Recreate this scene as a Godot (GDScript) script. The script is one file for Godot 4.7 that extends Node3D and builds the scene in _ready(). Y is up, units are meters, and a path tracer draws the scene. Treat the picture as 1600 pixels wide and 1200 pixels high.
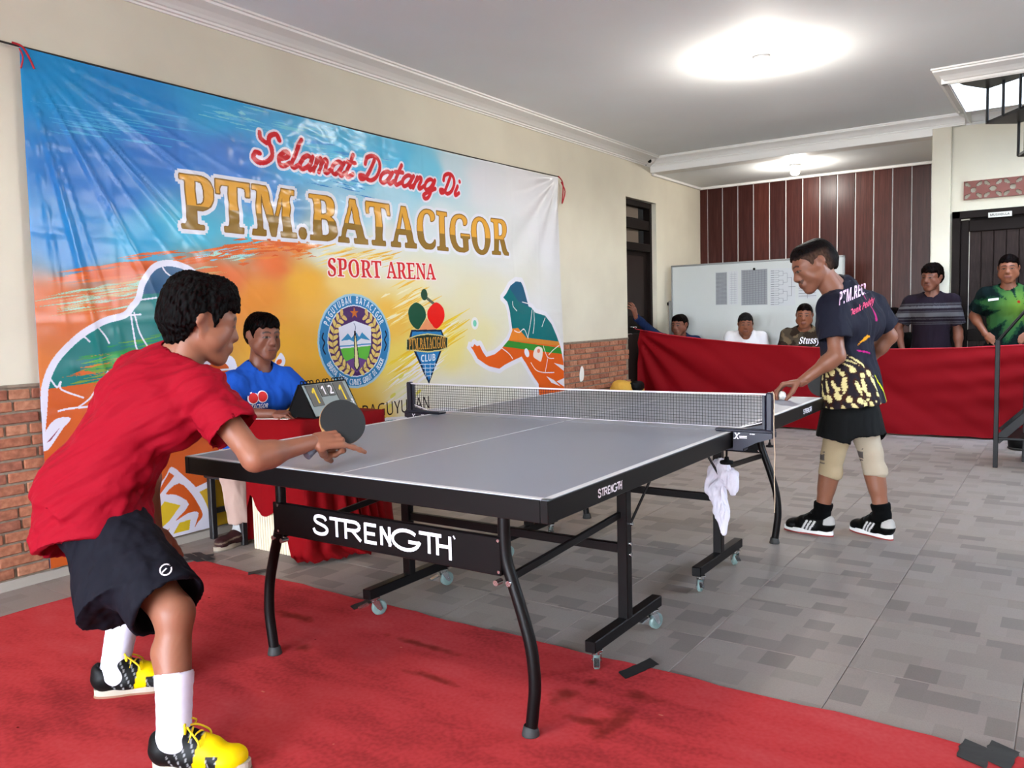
extends Node3D

const CEIL := 3.02
const WALL_X := -2.28
var mats := {}
var names := {}
var nothing: Callable
var rng := RandomNumberGenerator.new()


func _ready() -> void:
	rng.seed = 20240
	# ---- camera, sky, exposure
	var cam := Camera3D.new()
	cam.name = "camera"
	cam.position = Vector3(1.8495, 1.2219, 3.0963)
	cam.rotation = Vector3(-0.0806, 0.6024, -0.0262)
	cam.fov = 50.16
	cam.near = 0.05
	cam.far = 80.0
	add_child(cam)
	cam.current = true
	var env := Environment.new()
	var sky_mat := ProceduralSkyMaterial.new()
	sky_mat.sky_top_color = Color(0.76, 0.85, 0.96)
	sky_mat.sky_horizon_color = Color(0.93, 0.94, 0.95)
	sky_mat.ground_bottom_color = Color(0.45, 0.43, 0.41)
	sky_mat.ground_horizon_color = Color(0.75, 0.75, 0.74)
	sky_mat.sky_energy_multiplier = 6.2
	sky_mat.ground_energy_multiplier = 4.0
	var sky := Sky.new()
	sky.sky_material = sky_mat
	env.background_mode = Environment.BG_SKY
	env.sky = sky
	env.tonemap_mode = Environment.TONE_MAPPER_LINEAR
	env.tonemap_exposure = 0.88
	env.sdfgi_enabled = true
	env.ssao_enabled = true
	env.ssil_enabled = true
	var we := WorldEnvironment.new()
	we.name = "world_environment"
	we.environment = env
	add_child(we)
	# ---- large structure, then things
	build_materials()
	build_room()
	build_lamps()
	build_banner()
	build_table()
	build_net()
	build_score_table()
	build_background()
	build_stairs()
	build_people()
	build_small()


# ------------------------------------------------------------------ helpers

func numbered(called: String) -> String:
	var n: int = names.get(called, 0)
	names[called] = n + 1
	return called if n == 0 else "%s_%03d" % [called, n]


func tag(o: Node, label: String, category: String, group := "", kind := "") -> Node:
	o.set_meta("label", label)
	o.set_meta("category", category)
	if group:
		o.set_meta("group", group)
	if kind:
		o.set_meta("kind", kind)
	return o


func thing(called: String, label: String, category: String, at := Vector3.ZERO, turn := 0.0, group := "") -> Node3D:
	var o := Node3D.new()
	o.name = numbered(called)
	o.position = at
	o.rotation.y = turn
	add_child(o)
	tag(o, label, category, group)
	return o


func put(called: String, mesh: Mesh, m: Material, parent: Node3D = null, at := Transform3D()) -> MeshInstance3D:
	var o := MeshInstance3D.new()
	if parent == null:
		o.name = numbered(called)
		add_child(o)
	else:
		var n := 0
		for c in parent.get_children():
			var s := str(c.name)
			if s == called or (s.begins_with(called + "_") and s.substr(called.length() + 1).is_valid_int()):
				n += 1
		o.name = called if n == 0 else "%s_%03d" % [called, n]
		parent.add_child(o, true)
	o.mesh = mesh
	if m:
		o.material_override = m
	o.transform = at
	return o


func fast_put(called: String, n: int, mesh: Mesh, m: Material, parent: Node3D, at: Transform3D) -> MeshInstance3D:
	var o := MeshInstance3D.new()
	o.name = called if n == 0 else "%s_%03d" % [called, n]
	parent.add_child(o)
	o.mesh = mesh
	o.material_override = m
	o.transform = at
	return o


func structure(called: String, mesh: Mesh, m: Material, label: String, category: String) -> MeshInstance3D:
	var o := put(called, mesh, m)
	tag(o, label, category, "", "structure")
	return o


func flat() -> SurfaceTool:
	var st := SurfaceTool.new()
	st.begin(Mesh.PRIMITIVE_TRIANGLES)
	st.set_smooth_group(-1)
	return st


func done(st: SurfaceTool) -> ArrayMesh:
	st.generate_normals()
	return st.commit()


func tri(st: SurfaceTool, a: Vector3, b: Vector3, c: Vector3) -> void:
	st.add_vertex(a)
	st.add_vertex(b)
	st.add_vertex(c)


func quad(st: SurfaceTool, a: Vector3, b: Vector3, c: Vector3, d: Vector3) -> void:
	# a b c d clockwise seen from the front
	tri(st, a, b, c)
	tri(st, a, c, d)


func uvq(st: SurfaceTool, p: Array, uv: Array) -> void:
	for k in [0, 1, 2, 0, 2, 3]:
		st.set_uv(uv[k])
		st.add_vertex(p[k])


func box(st: SurfaceTool, center: Vector3, size: Vector3, bevel := 0.0, basis := Basis()) -> void:
	var h := size * 0.5
	var b := minf(bevel, minf(h.x, minf(h.y, h.z)) * 0.9)
	st.set_smooth_group(-1)
	for axis in 3:
		for s in [-1.0, 1.0]:
			var u := (axis + 1) % 3
			var v := (axis + 2) % 3
			var q := []
			for c in [[-1, -1], [1, -1], [1, 1], [-1, 1]]:
				var p := Vector3.ZERO
				p[axis] = s * h[axis]
				p[u] = c[0] * (h[u] - b)
				p[v] = c[1] * (h[v] - b)
				q.append(center + basis * p)
			if s > 0:
				quad(st, q[3], q[2], q[1], q[0])
			else:
				quad(st, q[0], q[1], q[2], q[3])
	if b <= 0.0:
		return
	for axis in 3:
		var u := (axis + 1) % 3
		var v := (axis + 2) % 3
		for su in [-1.0, 1.0]:
			for sv in [-1.0, 1.0]:
				var q := []
				for e in [[-1, 0], [1, 0], [1, 1], [-1, 1]]:
					var p := Vector3.ZERO
					p[axis] = e[0] * (h[axis] - b)
					p[u] = su * (h[u] if e[1] == 0 else h[u] - b)
					p[v] = sv * (h[v] - b if e[1] == 0 else h[v])
					q.append(center + basis * p)
				if su * sv > 0:
					quad(st, q[0], q[1], q[2], q[3])
				else:
					quad(st, q[3], q[2], q[1], q[0])
	for sx in [-1.0, 1.0]:
		for sy in [-1.0, 1.0]:
			for sz in [-1.0, 1.0]:
				var a := center + basis * Vector3(sx * h.x, sy * (h.y - b), sz * (h.z - b))
				var c := center + basis * Vector3(sx * (h.x - b), sy * h.y, sz * (h.z - b))
				var d := center + basis * Vector3(sx * (h.x - b), sy * (h.y - b), sz * h.z)
				if sx * sy * sz > 0:
					tri(st, a, d, c)
				else:
					tri(st, a, c, d)


func box_mesh(size: Vector3, bevel := 0.0, center := Vector3.ZERO, basis := Basis()) -> ArrayMesh:
	var st := flat()
	box(st, center, size, bevel, basis)
	return done(st)


func span(a: Vector3, b: Vector3, up := Vector3.UP) -> Basis:
	# a basis whose z axis runs along a-b
	var z := (b - a).normalized()
	if absf(z.dot(up)) > 0.99:
		up = Vector3.RIGHT
	var x := up.cross(z).normalized()
	return Basis(x, z.cross(x), z)


func bar(st: SurfaceTool, a: Vector3, b: Vector3, w: float, h: float, bevel := 0.002, up := Vector3.UP) -> void:
	box(st, (a + b) * 0.5, Vector3(w, h, a.distance_to(b)), bevel, span(a, b, up))


func tube(st: SurfaceTool, path: Array, r, seg := 12, cap := true, squash := 1.0) -> void:
	# r: a number or one radius per point
	var n := path.size()
	var rings := []
	var x := Vector3.ZERO
	for i in n:
		var t: Vector3 = (path[mini(i + 1, n - 1)] - path[maxi(i - 1, 0)]).normalized()
		if i == 0:
			x = t.cross(Vector3.UP if absf(t.y) < 0.95 else Vector3.RIGHT).normalized()
		else:
			x = (x - t * x.dot(t)).normalized()
		var y := t.cross(x)
		var rr: float = r[i] if r is Array else r
		var ring := []
		for k in seg:
			var a := TAU * k / seg
			ring.append(path[i] + (x * cos(a) + y * sin(a) * squash) * rr)
		rings.append(ring)
	st.set_smooth_group(1)
	for i in n - 1:
		for k in seg:
			var k2 := (k + 1) % seg
			quad(st, rings[i][k], rings[i + 1][k], rings[i + 1][k2], rings[i][k2])
	if cap:
		st.set_smooth_group(-1)
		for k in range(1, seg - 1):
			tri(st, rings[0][0], rings[0][k], rings[0][k + 1])
			tri(st, rings[n - 1][0], rings[n - 1][k + 1], rings[n - 1][k])


func tube_mesh(path: Array, r, seg := 12) -> ArrayMesh:
	var st := flat()
	tube(st, path, r, seg)
	return done(st)


func lathe(st: SurfaceTool, profile: Array, seg := 20, at := Transform3D(), smooth := true) -> void:
	# profile: Vector2(radius, height) from bottom to top
	for i in profile.size() - 1:
		st.set_smooth_group(1 + i % 2 if not smooth else 1)
		for k in seg:
			var a := TAU * k / seg
			var b := TAU * (k + 1) / seg
			var p: Vector2 = profile[i]
			var q: Vector2 = profile[i + 1]
			var p0 := at * Vector3(p.x * cos(a), p.y, p.x * sin(a))
			var p1 := at * Vector3(p.x * cos(b), p.y, p.x * sin(b))
			var q0 := at * Vector3(q.x * cos(a), q.y, q.x * sin(a))
			var q1 := at * Vector3(q.x * cos(b), q.y, q.x * sin(b))
			if p.x > 1e-6:
				tri(st, p0, p1, q1)
			if q.x > 1e-6:
				tri(st, p0, q1, q0)


func lathe_mesh(profile: Array, seg := 20, at := Transform3D(), smooth := true) -> ArrayMesh:
	var st := flat()
	lathe(st, profile, seg, at, smooth)
	return done(st)


func prism(st: SurfaceTool, poly: PackedVector2Array, depth: float, at := Transform3D()) -> void:
	# poly in the xy plane, extruded from z = 0 to z = depth
	if Geometry2D.is_polygon_clockwise(poly):
		poly = poly.duplicate()
		poly.reverse()
	st.set_smooth_group(-1)
	var ix := Geometry2D.triangulate_polygon(poly)
	for i in range(0, ix.size(), 3):
		var a := poly[ix[i]]
		var b := poly[ix[i + 1]]
		var c := poly[ix[i + 2]]
		if (b - a).cross(c - a) < 0.0:
			var t := b
			b = c
			c = t
		tri(st, at * Vector3(a.x, a.y, depth), at * Vector3(c.x, c.y, depth), at * Vector3(b.x, b.y, depth))
		tri(st, at * Vector3(a.x, a.y, 0), at * Vector3(b.x, b.y, 0), at * Vector3(c.x, c.y, 0))
	var n := poly.size()
	for i in n:
		var p := poly[i]
		var q := poly[(i + 1) % n]
		quad(st, at * Vector3(p.x, p.y, 0), at * Vector3(p.x, p.y, depth), at * Vector3(q.x, q.y, depth), at * Vector3(q.x, q.y, 0))


func prism_mesh(poly: PackedVector2Array, depth: float, at := Transform3D()) -> ArrayMesh:
	var st := flat()
	prism(st, poly, depth, at)
	return done(st)


func sweep(st: SurfaceTool, profile: PackedVector2Array, a: Vector3, b: Vector3, out: Vector3, up := Vector3.UP, miter_a := Vector3.ZERO, miter_b := Vector3.ZERO) -> void:
	# a closed profile (x along out, y along up) drawn from a to b
	var n := profile.size()
	st.set_smooth_group(-1)
	for i in n:
		var p := profile[i]
		var q := profile[(i + 1) % n]
		var p0 := out * p.x + up * p.y
		var q0 := out * q.x + up * q.y
		quad(st, a + p0 + miter_a * p.x, b + p0 + miter_b * p.x, b + q0 + miter_b * q.x, a + q0 + miter_a * q.x)
	var ix := Geometry2D.triangulate_polygon(profile)
	for i in range(0, ix.size(), 3):
		for e in ([a, b] if miter_a == miter_b else []):
			tri(st, e + out * profile[ix[i]].x + up * profile[ix[i]].y, e + out * profile[ix[i + 1]].x + up * profile[ix[i + 1]].y, e + out * profile[ix[i + 2]].x + up * profile[ix[i + 2]].y)


func sheet(nu: int, nv: int, f: Callable, thick := 0.0, uvs := true) -> ArrayMesh:
	# a cloth f(u, v), u and v from 0 to 1; with thick, a back side and a rim
	var st := flat()
	var g := []
	for j in nv + 1:
		var row := []
		for i in nu + 1:
			row.append(f.call(float(i) / nu, float(j) / nv))
		g.append(row)
	var nrm := func(i: int, j: int) -> Vector3:
		var du: Vector3 = g[j][mini(i + 1, nu)] - g[j][maxi(i - 1, 0)]
		var dv: Vector3 = g[mini(j + 1, nv)][i] - g[maxi(j - 1, 0)][i]
		return du.cross(dv).normalized()
	for side in (2 if thick > 0.0 else 1):
		st.set_smooth_group(1 + side)
		for j in nv:
			for i in nu:
				var p := []
				var uv := []
				for e in [[0, 0], [1, 0], [1, 1], [0, 1]]:
					var q: Vector3 = g[j + e[1]][i + e[0]]
					if side == 1:
						q -= nrm.call(i + e[0], j + e[1]) * thick
					p.append(q)
					uv.append(Vector2(float(i + e[0]) / nu, float(j + e[1]) / nv))
				if side == 0:
					p.reverse()
					uv.reverse()
				uvq(st, p, uv)
	if thick > 0.0:
		st.set_smooth_group(-1)
		st.set_uv(Vector2.ZERO)
		for j in nv:
			for i in [0, nu]:
				var a: Vector3 = g[j][i]
				var b: Vector3 = g[j + 1][i]
				quad(st, a, b, b - nrm.call(i, j + 1) * thick, a - nrm.call(i, j) * thick)
		for i in nu:
			for j in [0, nv]:
				var a: Vector3 = g[j][i]
				var b: Vector3 = g[j][i + 1]
				quad(st, a, b, b - nrm.call(i + 1, j) * thick, a - nrm.call(i, j) * thick)
	return done(st)


func curve(points: Array, steps := 6) -> Array:
	# Catmull-Rom through the points
	var o := []
	var n := points.size()
	for i in n - 1:
		var p0: Vector3 = points[maxi(i - 1, 0)]
		var p3: Vector3 = points[mini(i + 2, n - 1)]
		for k in steps:
			o.append((points[i] as Vector3).cubic_interpolate(points[i + 1], p0, p3, float(k) / steps))
	o.append(points[n - 1])
	return o


func curve2(points: Array, steps := 6, closed := false) -> PackedVector2Array:
	var o := PackedVector2Array()
	var n := points.size()
	for i in (n if closed else n - 1):
		var p0: Vector2 = points[(i - 1 + n) % n] if closed else points[maxi(i - 1, 0)]
		var p1: Vector2 = points[i]
		var p2: Vector2 = points[(i + 1) % n]
		var p3: Vector2 = points[(i + 2) % n] if closed else points[mini(i + 2, n - 1)]
		for k in steps:
			o.append(p1.cubic_interpolate(p2, p0, p3, float(k) / steps))
	if not closed:
		o.append(points[n - 1])
	return o


# ------------------------------------------------------------------ materials and pictures

func mat(key: String, c: Color, rough := 0.6, metal := 0.0) -> StandardMaterial3D:
	if mats.has(key):
		return mats[key]
	var m := StandardMaterial3D.new()
	m.resource_name = key
	m.albedo_color = c
	m.roughness = rough
	m.metallic = metal
	mats[key] = m
	return m


func noise(freq: float, octaves := 3, s := 1, kind := FastNoiseLite.TYPE_SIMPLEX_SMOOTH) -> FastNoiseLite:
	var n := FastNoiseLite.new()
	n.noise_type = kind
	n.frequency = freq
	n.fractal_octaves = octaves
	n.seed = s
	return n


func noise_tex(freq: float, lo: Color, hi: Color, s := 1, size := 256, octaves := 4) -> NoiseTexture2D:
	var t := NoiseTexture2D.new()
	t.width = size
	t.height = size
	t.seamless = true
	t.noise = noise(freq, octaves, s)
	var g := Gradient.new()
	g.set_color(0, lo)
	g.set_color(1, hi)
	t.color_ramp = g
	return t


func triplanar(m: StandardMaterial3D, scale: Vector3, world := true) -> StandardMaterial3D:
	m.uv1_triplanar = true
	m.uv1_world_triplanar = world
	m.uv1_scale = scale
	return m


func paint_poly(im: Image, poly: PackedVector2Array, c: Color) -> void:
	# fills a polygon (even-odd) with spans
	var lo := INF
	var hi := -INF
	for p in poly:
		lo = minf(lo, p.y)
		hi = maxf(hi, p.y)
	var n := poly.size()
	for y in range(maxi(0, int(floor(lo))), mini(im.get_height() - 1, int(ceil(hi))) + 1):
		var yy := y + 0.5
		var xs := PackedFloat32Array()
		for i in n:
			var a := poly[i]
			var b := poly[(i + 1) % n]
			if (a.y <= yy) != (b.y <= yy):
				xs.append(a.x + (yy - a.y) / (b.y - a.y) * (b.x - a.x))
		xs.sort()
		for k in range(0, xs.size() - 1, 2):
			var x0 := int(round(xs[k]))
			var x1 := int(round(xs[k + 1]))
			if x1 > x0:
				im.fill_rect(Rect2i(x0, y, x1 - x0, 1), c)


func paint_line(im: Image, pts: PackedVector2Array, w: float, c: Color, w2 := -1.0) -> void:
	# a stroke, width w running to w2
	if w2 < 0.0:
		w2 = w
	var n := pts.size()
	for i in n - 1:
		var a := pts[i]
		var b := pts[i + 1]
		var t := (b - a).normalized().orthogonal()
		var wa := lerpf(w, w2, float(i) / (n - 1)) * 0.5
		var wb := lerpf(w, w2, float(i + 1) / (n - 1)) * 0.5
		paint_poly(im, PackedVector2Array([a + t * wa, b + t * wb, b - t * wb, a - t * wa]), c)
		if w > 2.5:
			paint_disc(im, b, Vector2(wb, wb), c)


func disc(at: Vector2, r: Vector2, turn := 0.0, n := 28) -> PackedVector2Array:
	var o := PackedVector2Array()
	for k in n:
		var a := TAU * k / n
		o.append(at + Vector2(r.x * cos(a), r.y * sin(a)).rotated(turn))
	return o


func paint_disc(im: Image, at: Vector2, r: Vector2, c: Color, turn := 0.0) -> void:
	paint_poly(im, disc(at, r, turn), c)


var fonts := {}
var glyphs := {}


func font(face: String, bold := false) -> SystemFont:
	var key := face + str(bold)
	if not fonts.has(key):
		var f := SystemFont.new()
		f.font_names = PackedStringArray([face])
		f.font_weight = 700 if bold else 400
		fonts[key] = f
	return fonts[key]


func text_tris(s: String, face := "Droid Sans", bold := true) -> PackedVector2Array:
	# triangles of the lettering: x to the right from 0, y upwards from the baseline, cap height about 0.72
	var key := s + face + str(bold)
	if glyphs.has(key):
		return glyphs[key]
	var tm := TextMesh.new()
	tm.text = s
	tm.font = font(face, bold)
	tm.font_size = 64
	tm.pixel_size = 1.0 / 64.0
	tm.depth = 0.0
	tm.curve_step = 1.0
	tm.horizontal_alignment = HORIZONTAL_ALIGNMENT_LEFT
	var o := PackedVector2Array()
	for k in tm.get_surface_count():
		var arr := tm.surface_get_arrays(k)
		var v: PackedVector3Array = arr[Mesh.ARRAY_VERTEX]
		var ix: PackedInt32Array = arr[Mesh.ARRAY_INDEX] if arr[Mesh.ARRAY_INDEX] != null else PackedInt32Array(range(v.size()))
		for i in ix:
			o.append(Vector2(v[i].x, v[i].y))
	if o.size():
		var lo := o[0]
		var hi := o[0]
		for p in o:
			lo = lo.min(p)
			hi = hi.max(p)
		for i in o.size():
			o[i] -= lo
	glyphs[key] = o
	return o


func text_size(t: PackedVector2Array) -> Vector2:
	var hi := Vector2.ZERO
	for p in t:
		hi = hi.max(p)
	return hi


func paint_text(im: Image, s: String, xf: Transform2D, c: Color, face := "Droid Sans", bold := true, grow := 0.0) -> void:
	# xf maps the lettering (y up, 1 em) to pixels; grow thickens it
	var t := text_tris(s, face, bold)
	var offs := [Vector2.ZERO]
	if grow > 0.0:
		for k in 10:
			offs.append(Vector2(grow, 0).rotated(TAU * k / 10.0))
	for off in offs:
		for i in range(0, t.size(), 3):
			paint_poly(im, PackedVector2Array([xf * t[i] + off, xf * t[i + 1] + off, xf * t[i + 2] + off]), c)


func fit_text(s: String, rect: Rect2, face := "Droid Sans", bold := true, skew := 0.0) -> Transform2D:
	# the transform that lays the lettering into a pixel rectangle
	var z := text_size(text_tris(s, face, bold))
	var sx := rect.size.x / maxf(z.x, 0.01)
	var sy := rect.size.y / maxf(z.y, 0.01)
	return Transform2D(Vector2(sx, 0), Vector2(skew * sy, -sy), Vector2(rect.position.x, rect.end.y))


func text_mesh(s: String, w: float, h: float, face := "Droid Sans", bold := true) -> ArrayMesh:
	# thin raised lettering in the xy plane facing +z, its lower corner at the origin
	var t := text_tris(s, face, bold)
	var z := text_size(t)
	var st := flat()
	for i in range(0, t.size(), 3):
		var a := Vector3(t[i].x / z.x * w, t[i].y / z.y * h, 0)
		var b := Vector3(t[i + 1].x / z.x * w, t[i + 1].y / z.y * h, 0)
		var c := Vector3(t[i + 2].x / z.x * w, t[i + 2].y / z.y * h, 0)
		if (b - a).cross(c - a).z > 0.0:
			tri(st, a, c, b)
		else:
			tri(st, a, b, c)
	return done(st)


func pic(im: Image) -> ImageTexture:
	return ImageTexture.create_from_image(im)


# ------------------------------------------------------------------ materials

func build_materials() -> void:
	var m := mat("cream_paint", Color(1, 1, 1), 0.75)
	m.albedo_texture = noise_tex(0.006, Color(0.745, 0.715, 0.645), Color(0.785, 0.76, 0.685), 3, 512)
	m.heightmap_enabled = false
	triplanar(m, Vector3(0.4, 0.4, 0.4))
	m = mat("ceiling_paint", Color(1, 1, 1), 0.8)
	m.albedo_texture = noise_tex(0.005, Color(0.89, 0.90, 0.90), Color(0.92, 0.93, 0.93), 5, 256)
	triplanar(m, Vector3(0.3, 0.3, 0.3))
	mat("white_paint", Color(0.86, 0.85, 0.83), 0.55)
	m = mat("mortar", Color(1, 1, 1), 0.95)
	m.albedo_texture = noise_tex(0.04, Color(0.42, 0.37, 0.32), Color(0.55, 0.49, 0.42), 8)
	triplanar(m, Vector3(2, 2, 2))
	m = mat("grout", Color(0.60, 0.565, 0.53), 0.9)
	for k in 4:
		var c: Color = [Color(0.58, 0.33, 0.22), Color(0.63, 0.37, 0.25), Color(0.53, 0.29, 0.2), Color(0.66, 0.42, 0.3)][k]
		m = mat("brick_%d" % k, Color(1, 1, 1), 0.92)
		m.albedo_texture = noise_tex(0.03, c.darkened(0.22), c.lightened(0.1), 20 + k, 256)
		triplanar(m, Vector3(3, 3, 3))
	for k in 4:
		m = mat("floor_tile_%d" % k, Color(1, 1, 1), 0.5)
		m.albedo_texture = tile_picture(k)
		m.metallic_specular = 0.3
	m = mat("carpet", Color(1, 1, 1), 0.97)
	m.albedo_texture = carpet_picture()
	m.metallic_specular = 0.05
	for k in 3:
		var c: Color = [Color(0.235, 0.095, 0.075), Color(0.27, 0.115, 0.085), Color(0.21, 0.085, 0.07)][k]
		m = mat("wood_panel_%d" % k, Color(1, 1, 1), 0.33)
		m.albedo_texture = grain_picture(c, 60 + k)
		m.heightmap_enabled = true
		m.heightmap_texture = m.albedo_texture
		m.heightmap_scale = 0.12
		m.metallic_specular = 0.3
	m = mat("dark_wood", Color(1, 1, 1), 0.5)
	m.albedo_texture = grain_picture(Color(0.14, 0.10, 0.09), 70)
	m.metallic_specular = 0.2
	mat("dark_wood_plain", Color(0.085, 0.06, 0.052), 0.55).metallic_specular = 0.2
	mat("black_metal", Color(0.03, 0.022, 0.024), 0.42).metallic_specular = 0.3
	mat("black_matte", Color(0.022, 0.02, 0.022), 0.7).metallic_specular = 0.25
	mat("black_tape", Color(0.025, 0.024, 0.024), 0.6)
	mat("chrome", Color(0.72, 0.72, 0.72), 0.25, 0.95)
	mat("rubber", Color(0.12, 0.12, 0.12), 0.7)
	mat("caster_wheel", Color(0.42, 0.5, 0.49), 0.45)
	mat("navy_plastic", Color(0.045, 0.055, 0.13), 0.45)
	mat("white_print", Color(0.88, 0.86, 0.88), 0.6)
	mat("net_white", Color(0.85, 0.83, 0.86), 0.8)
	mat("net_cord", Color(0.045, 0.045, 0.055), 0.9)
	mat("terracotta", Color(0.46, 0.28, 0.25), 0.9)
	mat("grey_plastic", Color(0.45, 0.47, 0.48), 0.5)
	mat("beige_plastic", Color(0.62, 0.55, 0.46), 0.55)
	m = mat("bulb_glow", Color(1, 1, 1), 0.4)
	m.emission_enabled = true
	m.emission = Color(1.0, 0.98, 0.95)
	m.emission_energy_multiplier = 6.0


func tile_picture(k: int) -> ImageTexture:
	# a ceramic tile printed with taupe rectangles of weave
	var r := RandomNumberGenerator.new()
	r.seed = 500 + k
	var im := Image.create(256, 256, false, Image.FORMAT_RGB8)
	var base := Color(0.53, 0.485, 0.455)
	im.fill(base)
	var y := 0
	while y < 256:
		var h: int = [42, 51, 64, 51][r.randi() % 4]
		var x := 0
		while x < 256:
			var w: int = [38, 51, 64, 80][r.randi() % 4]
			var t := r.randf()
			var c := base.darkened(0.0 if t < 0.5 else (0.05 if t < 0.74 else 0.13 + r.randf() * 0.05)).lightened(0.03 * r.randf())
			im.fill_rect(Rect2i(x, y, w, h), c)
			x += w
		y += h
	for j in 128:
		for i in 128:
			if r.randf() < 0.5:
				var p := Vector2i(i * 2, j * 2 + (i % 2))
				im.set_pixelv(p, im.get_pixelv(p).darkened(0.05 + 0.06 * r.randf()))
	return pic(im)


func grain_picture(c: Color, s: int) -> ImageTexture:
	var im := Image.create(128, 512, false, Image.FORMAT_RGB8)
	var n := noise(1.0, 3, s)
	var n2 := noise(1.0, 2, s + 100)
	for y in 512:
		for x in 128:
			var v := n.get_noise_2d(x * 0.16, y * 0.006) * 0.55 + n2.get_noise_2d(x * 0.5, y * 0.03) * 0.4
			v += n.get_noise_2d(x * 0.03, y * 0.012 + 50.0) * 0.35
			im.set_pixel(x, y, c.darkened(clampf(-v, 0, 1) * 0.55) if v < 0.0 else c.lightened(v * 0.13))
	return pic(im)


func carpet_picture() -> ImageTexture:
	# 5.6 m by 4.6 m of red needle felt with worn lanes, spills and dirt
	var w := 1120
	var h := 920
	var im := Image.create(w, h, false, Image.FORMAT_RGB8)
	var fine := noise(0.25, 2, 31)
	var lane := noise(0.012, 3, 32)
	var cloud := noise(0.006, 3, 33)
	var spots := [[1.388, 0.507, 0.045, 0.03], [2.57, 0.44, 0.06, 0.025], [2.63, 0.21, 0.07, 0.03], [2.635, 0.4, 0.05, 0.1], [2.42, 0.34, 0.04, 0.05], [2.45, 0.2, 0.02, 0.03], [1.1, 0.3, 0.1, 0.03], [1.75, 0.25, 0.16, 0.02], [1.95, 0.45, 0.12, 0.02], [2.9, 0.6, 0.04, 0.04], [0.9, 0.95, 0.05, 0.03]]
	for y in h:
		for x in w:
			var v := fine.get_noise_2d(x, y) * 0.10 + lane.get_noise_2d(x, y * 3.0) * 0.13 + cloud.get_noise_2d(x, y) * 0.16
			var c := Color(0.67, 0.215, 0.22)
			c = c.lightened(v * 0.35) if v > 0.0 else c.darkened(-v * 1.1)
			im.set_pixel(x, y, c)
	for s in spots:
		var cx: float = s[0] * 200.0
		var cy: float = s[1] * 200.0
		for y in range(int(cy - s[3] * 320), int(cy + s[3] * 320)):
			for x in range(int(cx - s[2] * 320), int(cx + s[2] * 320)):
				if x < 0 or y < 0 or x >= w or y >= h:
					continue
				var d := Vector2((x - cx) / (s[2] * 200.0), (y - cy) / (s[3] * 200.0)).length() + lane.get_noise_2d(x * 5.0, y * 5.0) * 0.7
				var a := clampf(1.25 - d, 0.0, 1.0) * 0.5
				if a > 0.0:
					im.set_pixel(x, y, im.get_pixel(x, y).lerp(Color(0.28, 0.10, 0.06), a))
	var r := RandomNumberGenerator.new()
	r.seed = 77
	for k in 70:
		var p := Vector2i(r.randi_range(0, w - 5), r.randi_range(0, h - 5))
		im.fill_rect(Rect2i(p, Vector2i(r.randi_range(1, 3), 1)), [Color(0.75, 0.45, 0.35), Color(0.25, 0.07, 0.05)][k % 2])
	return pic(im)


# ------------------------------------------------------------------ the room

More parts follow.
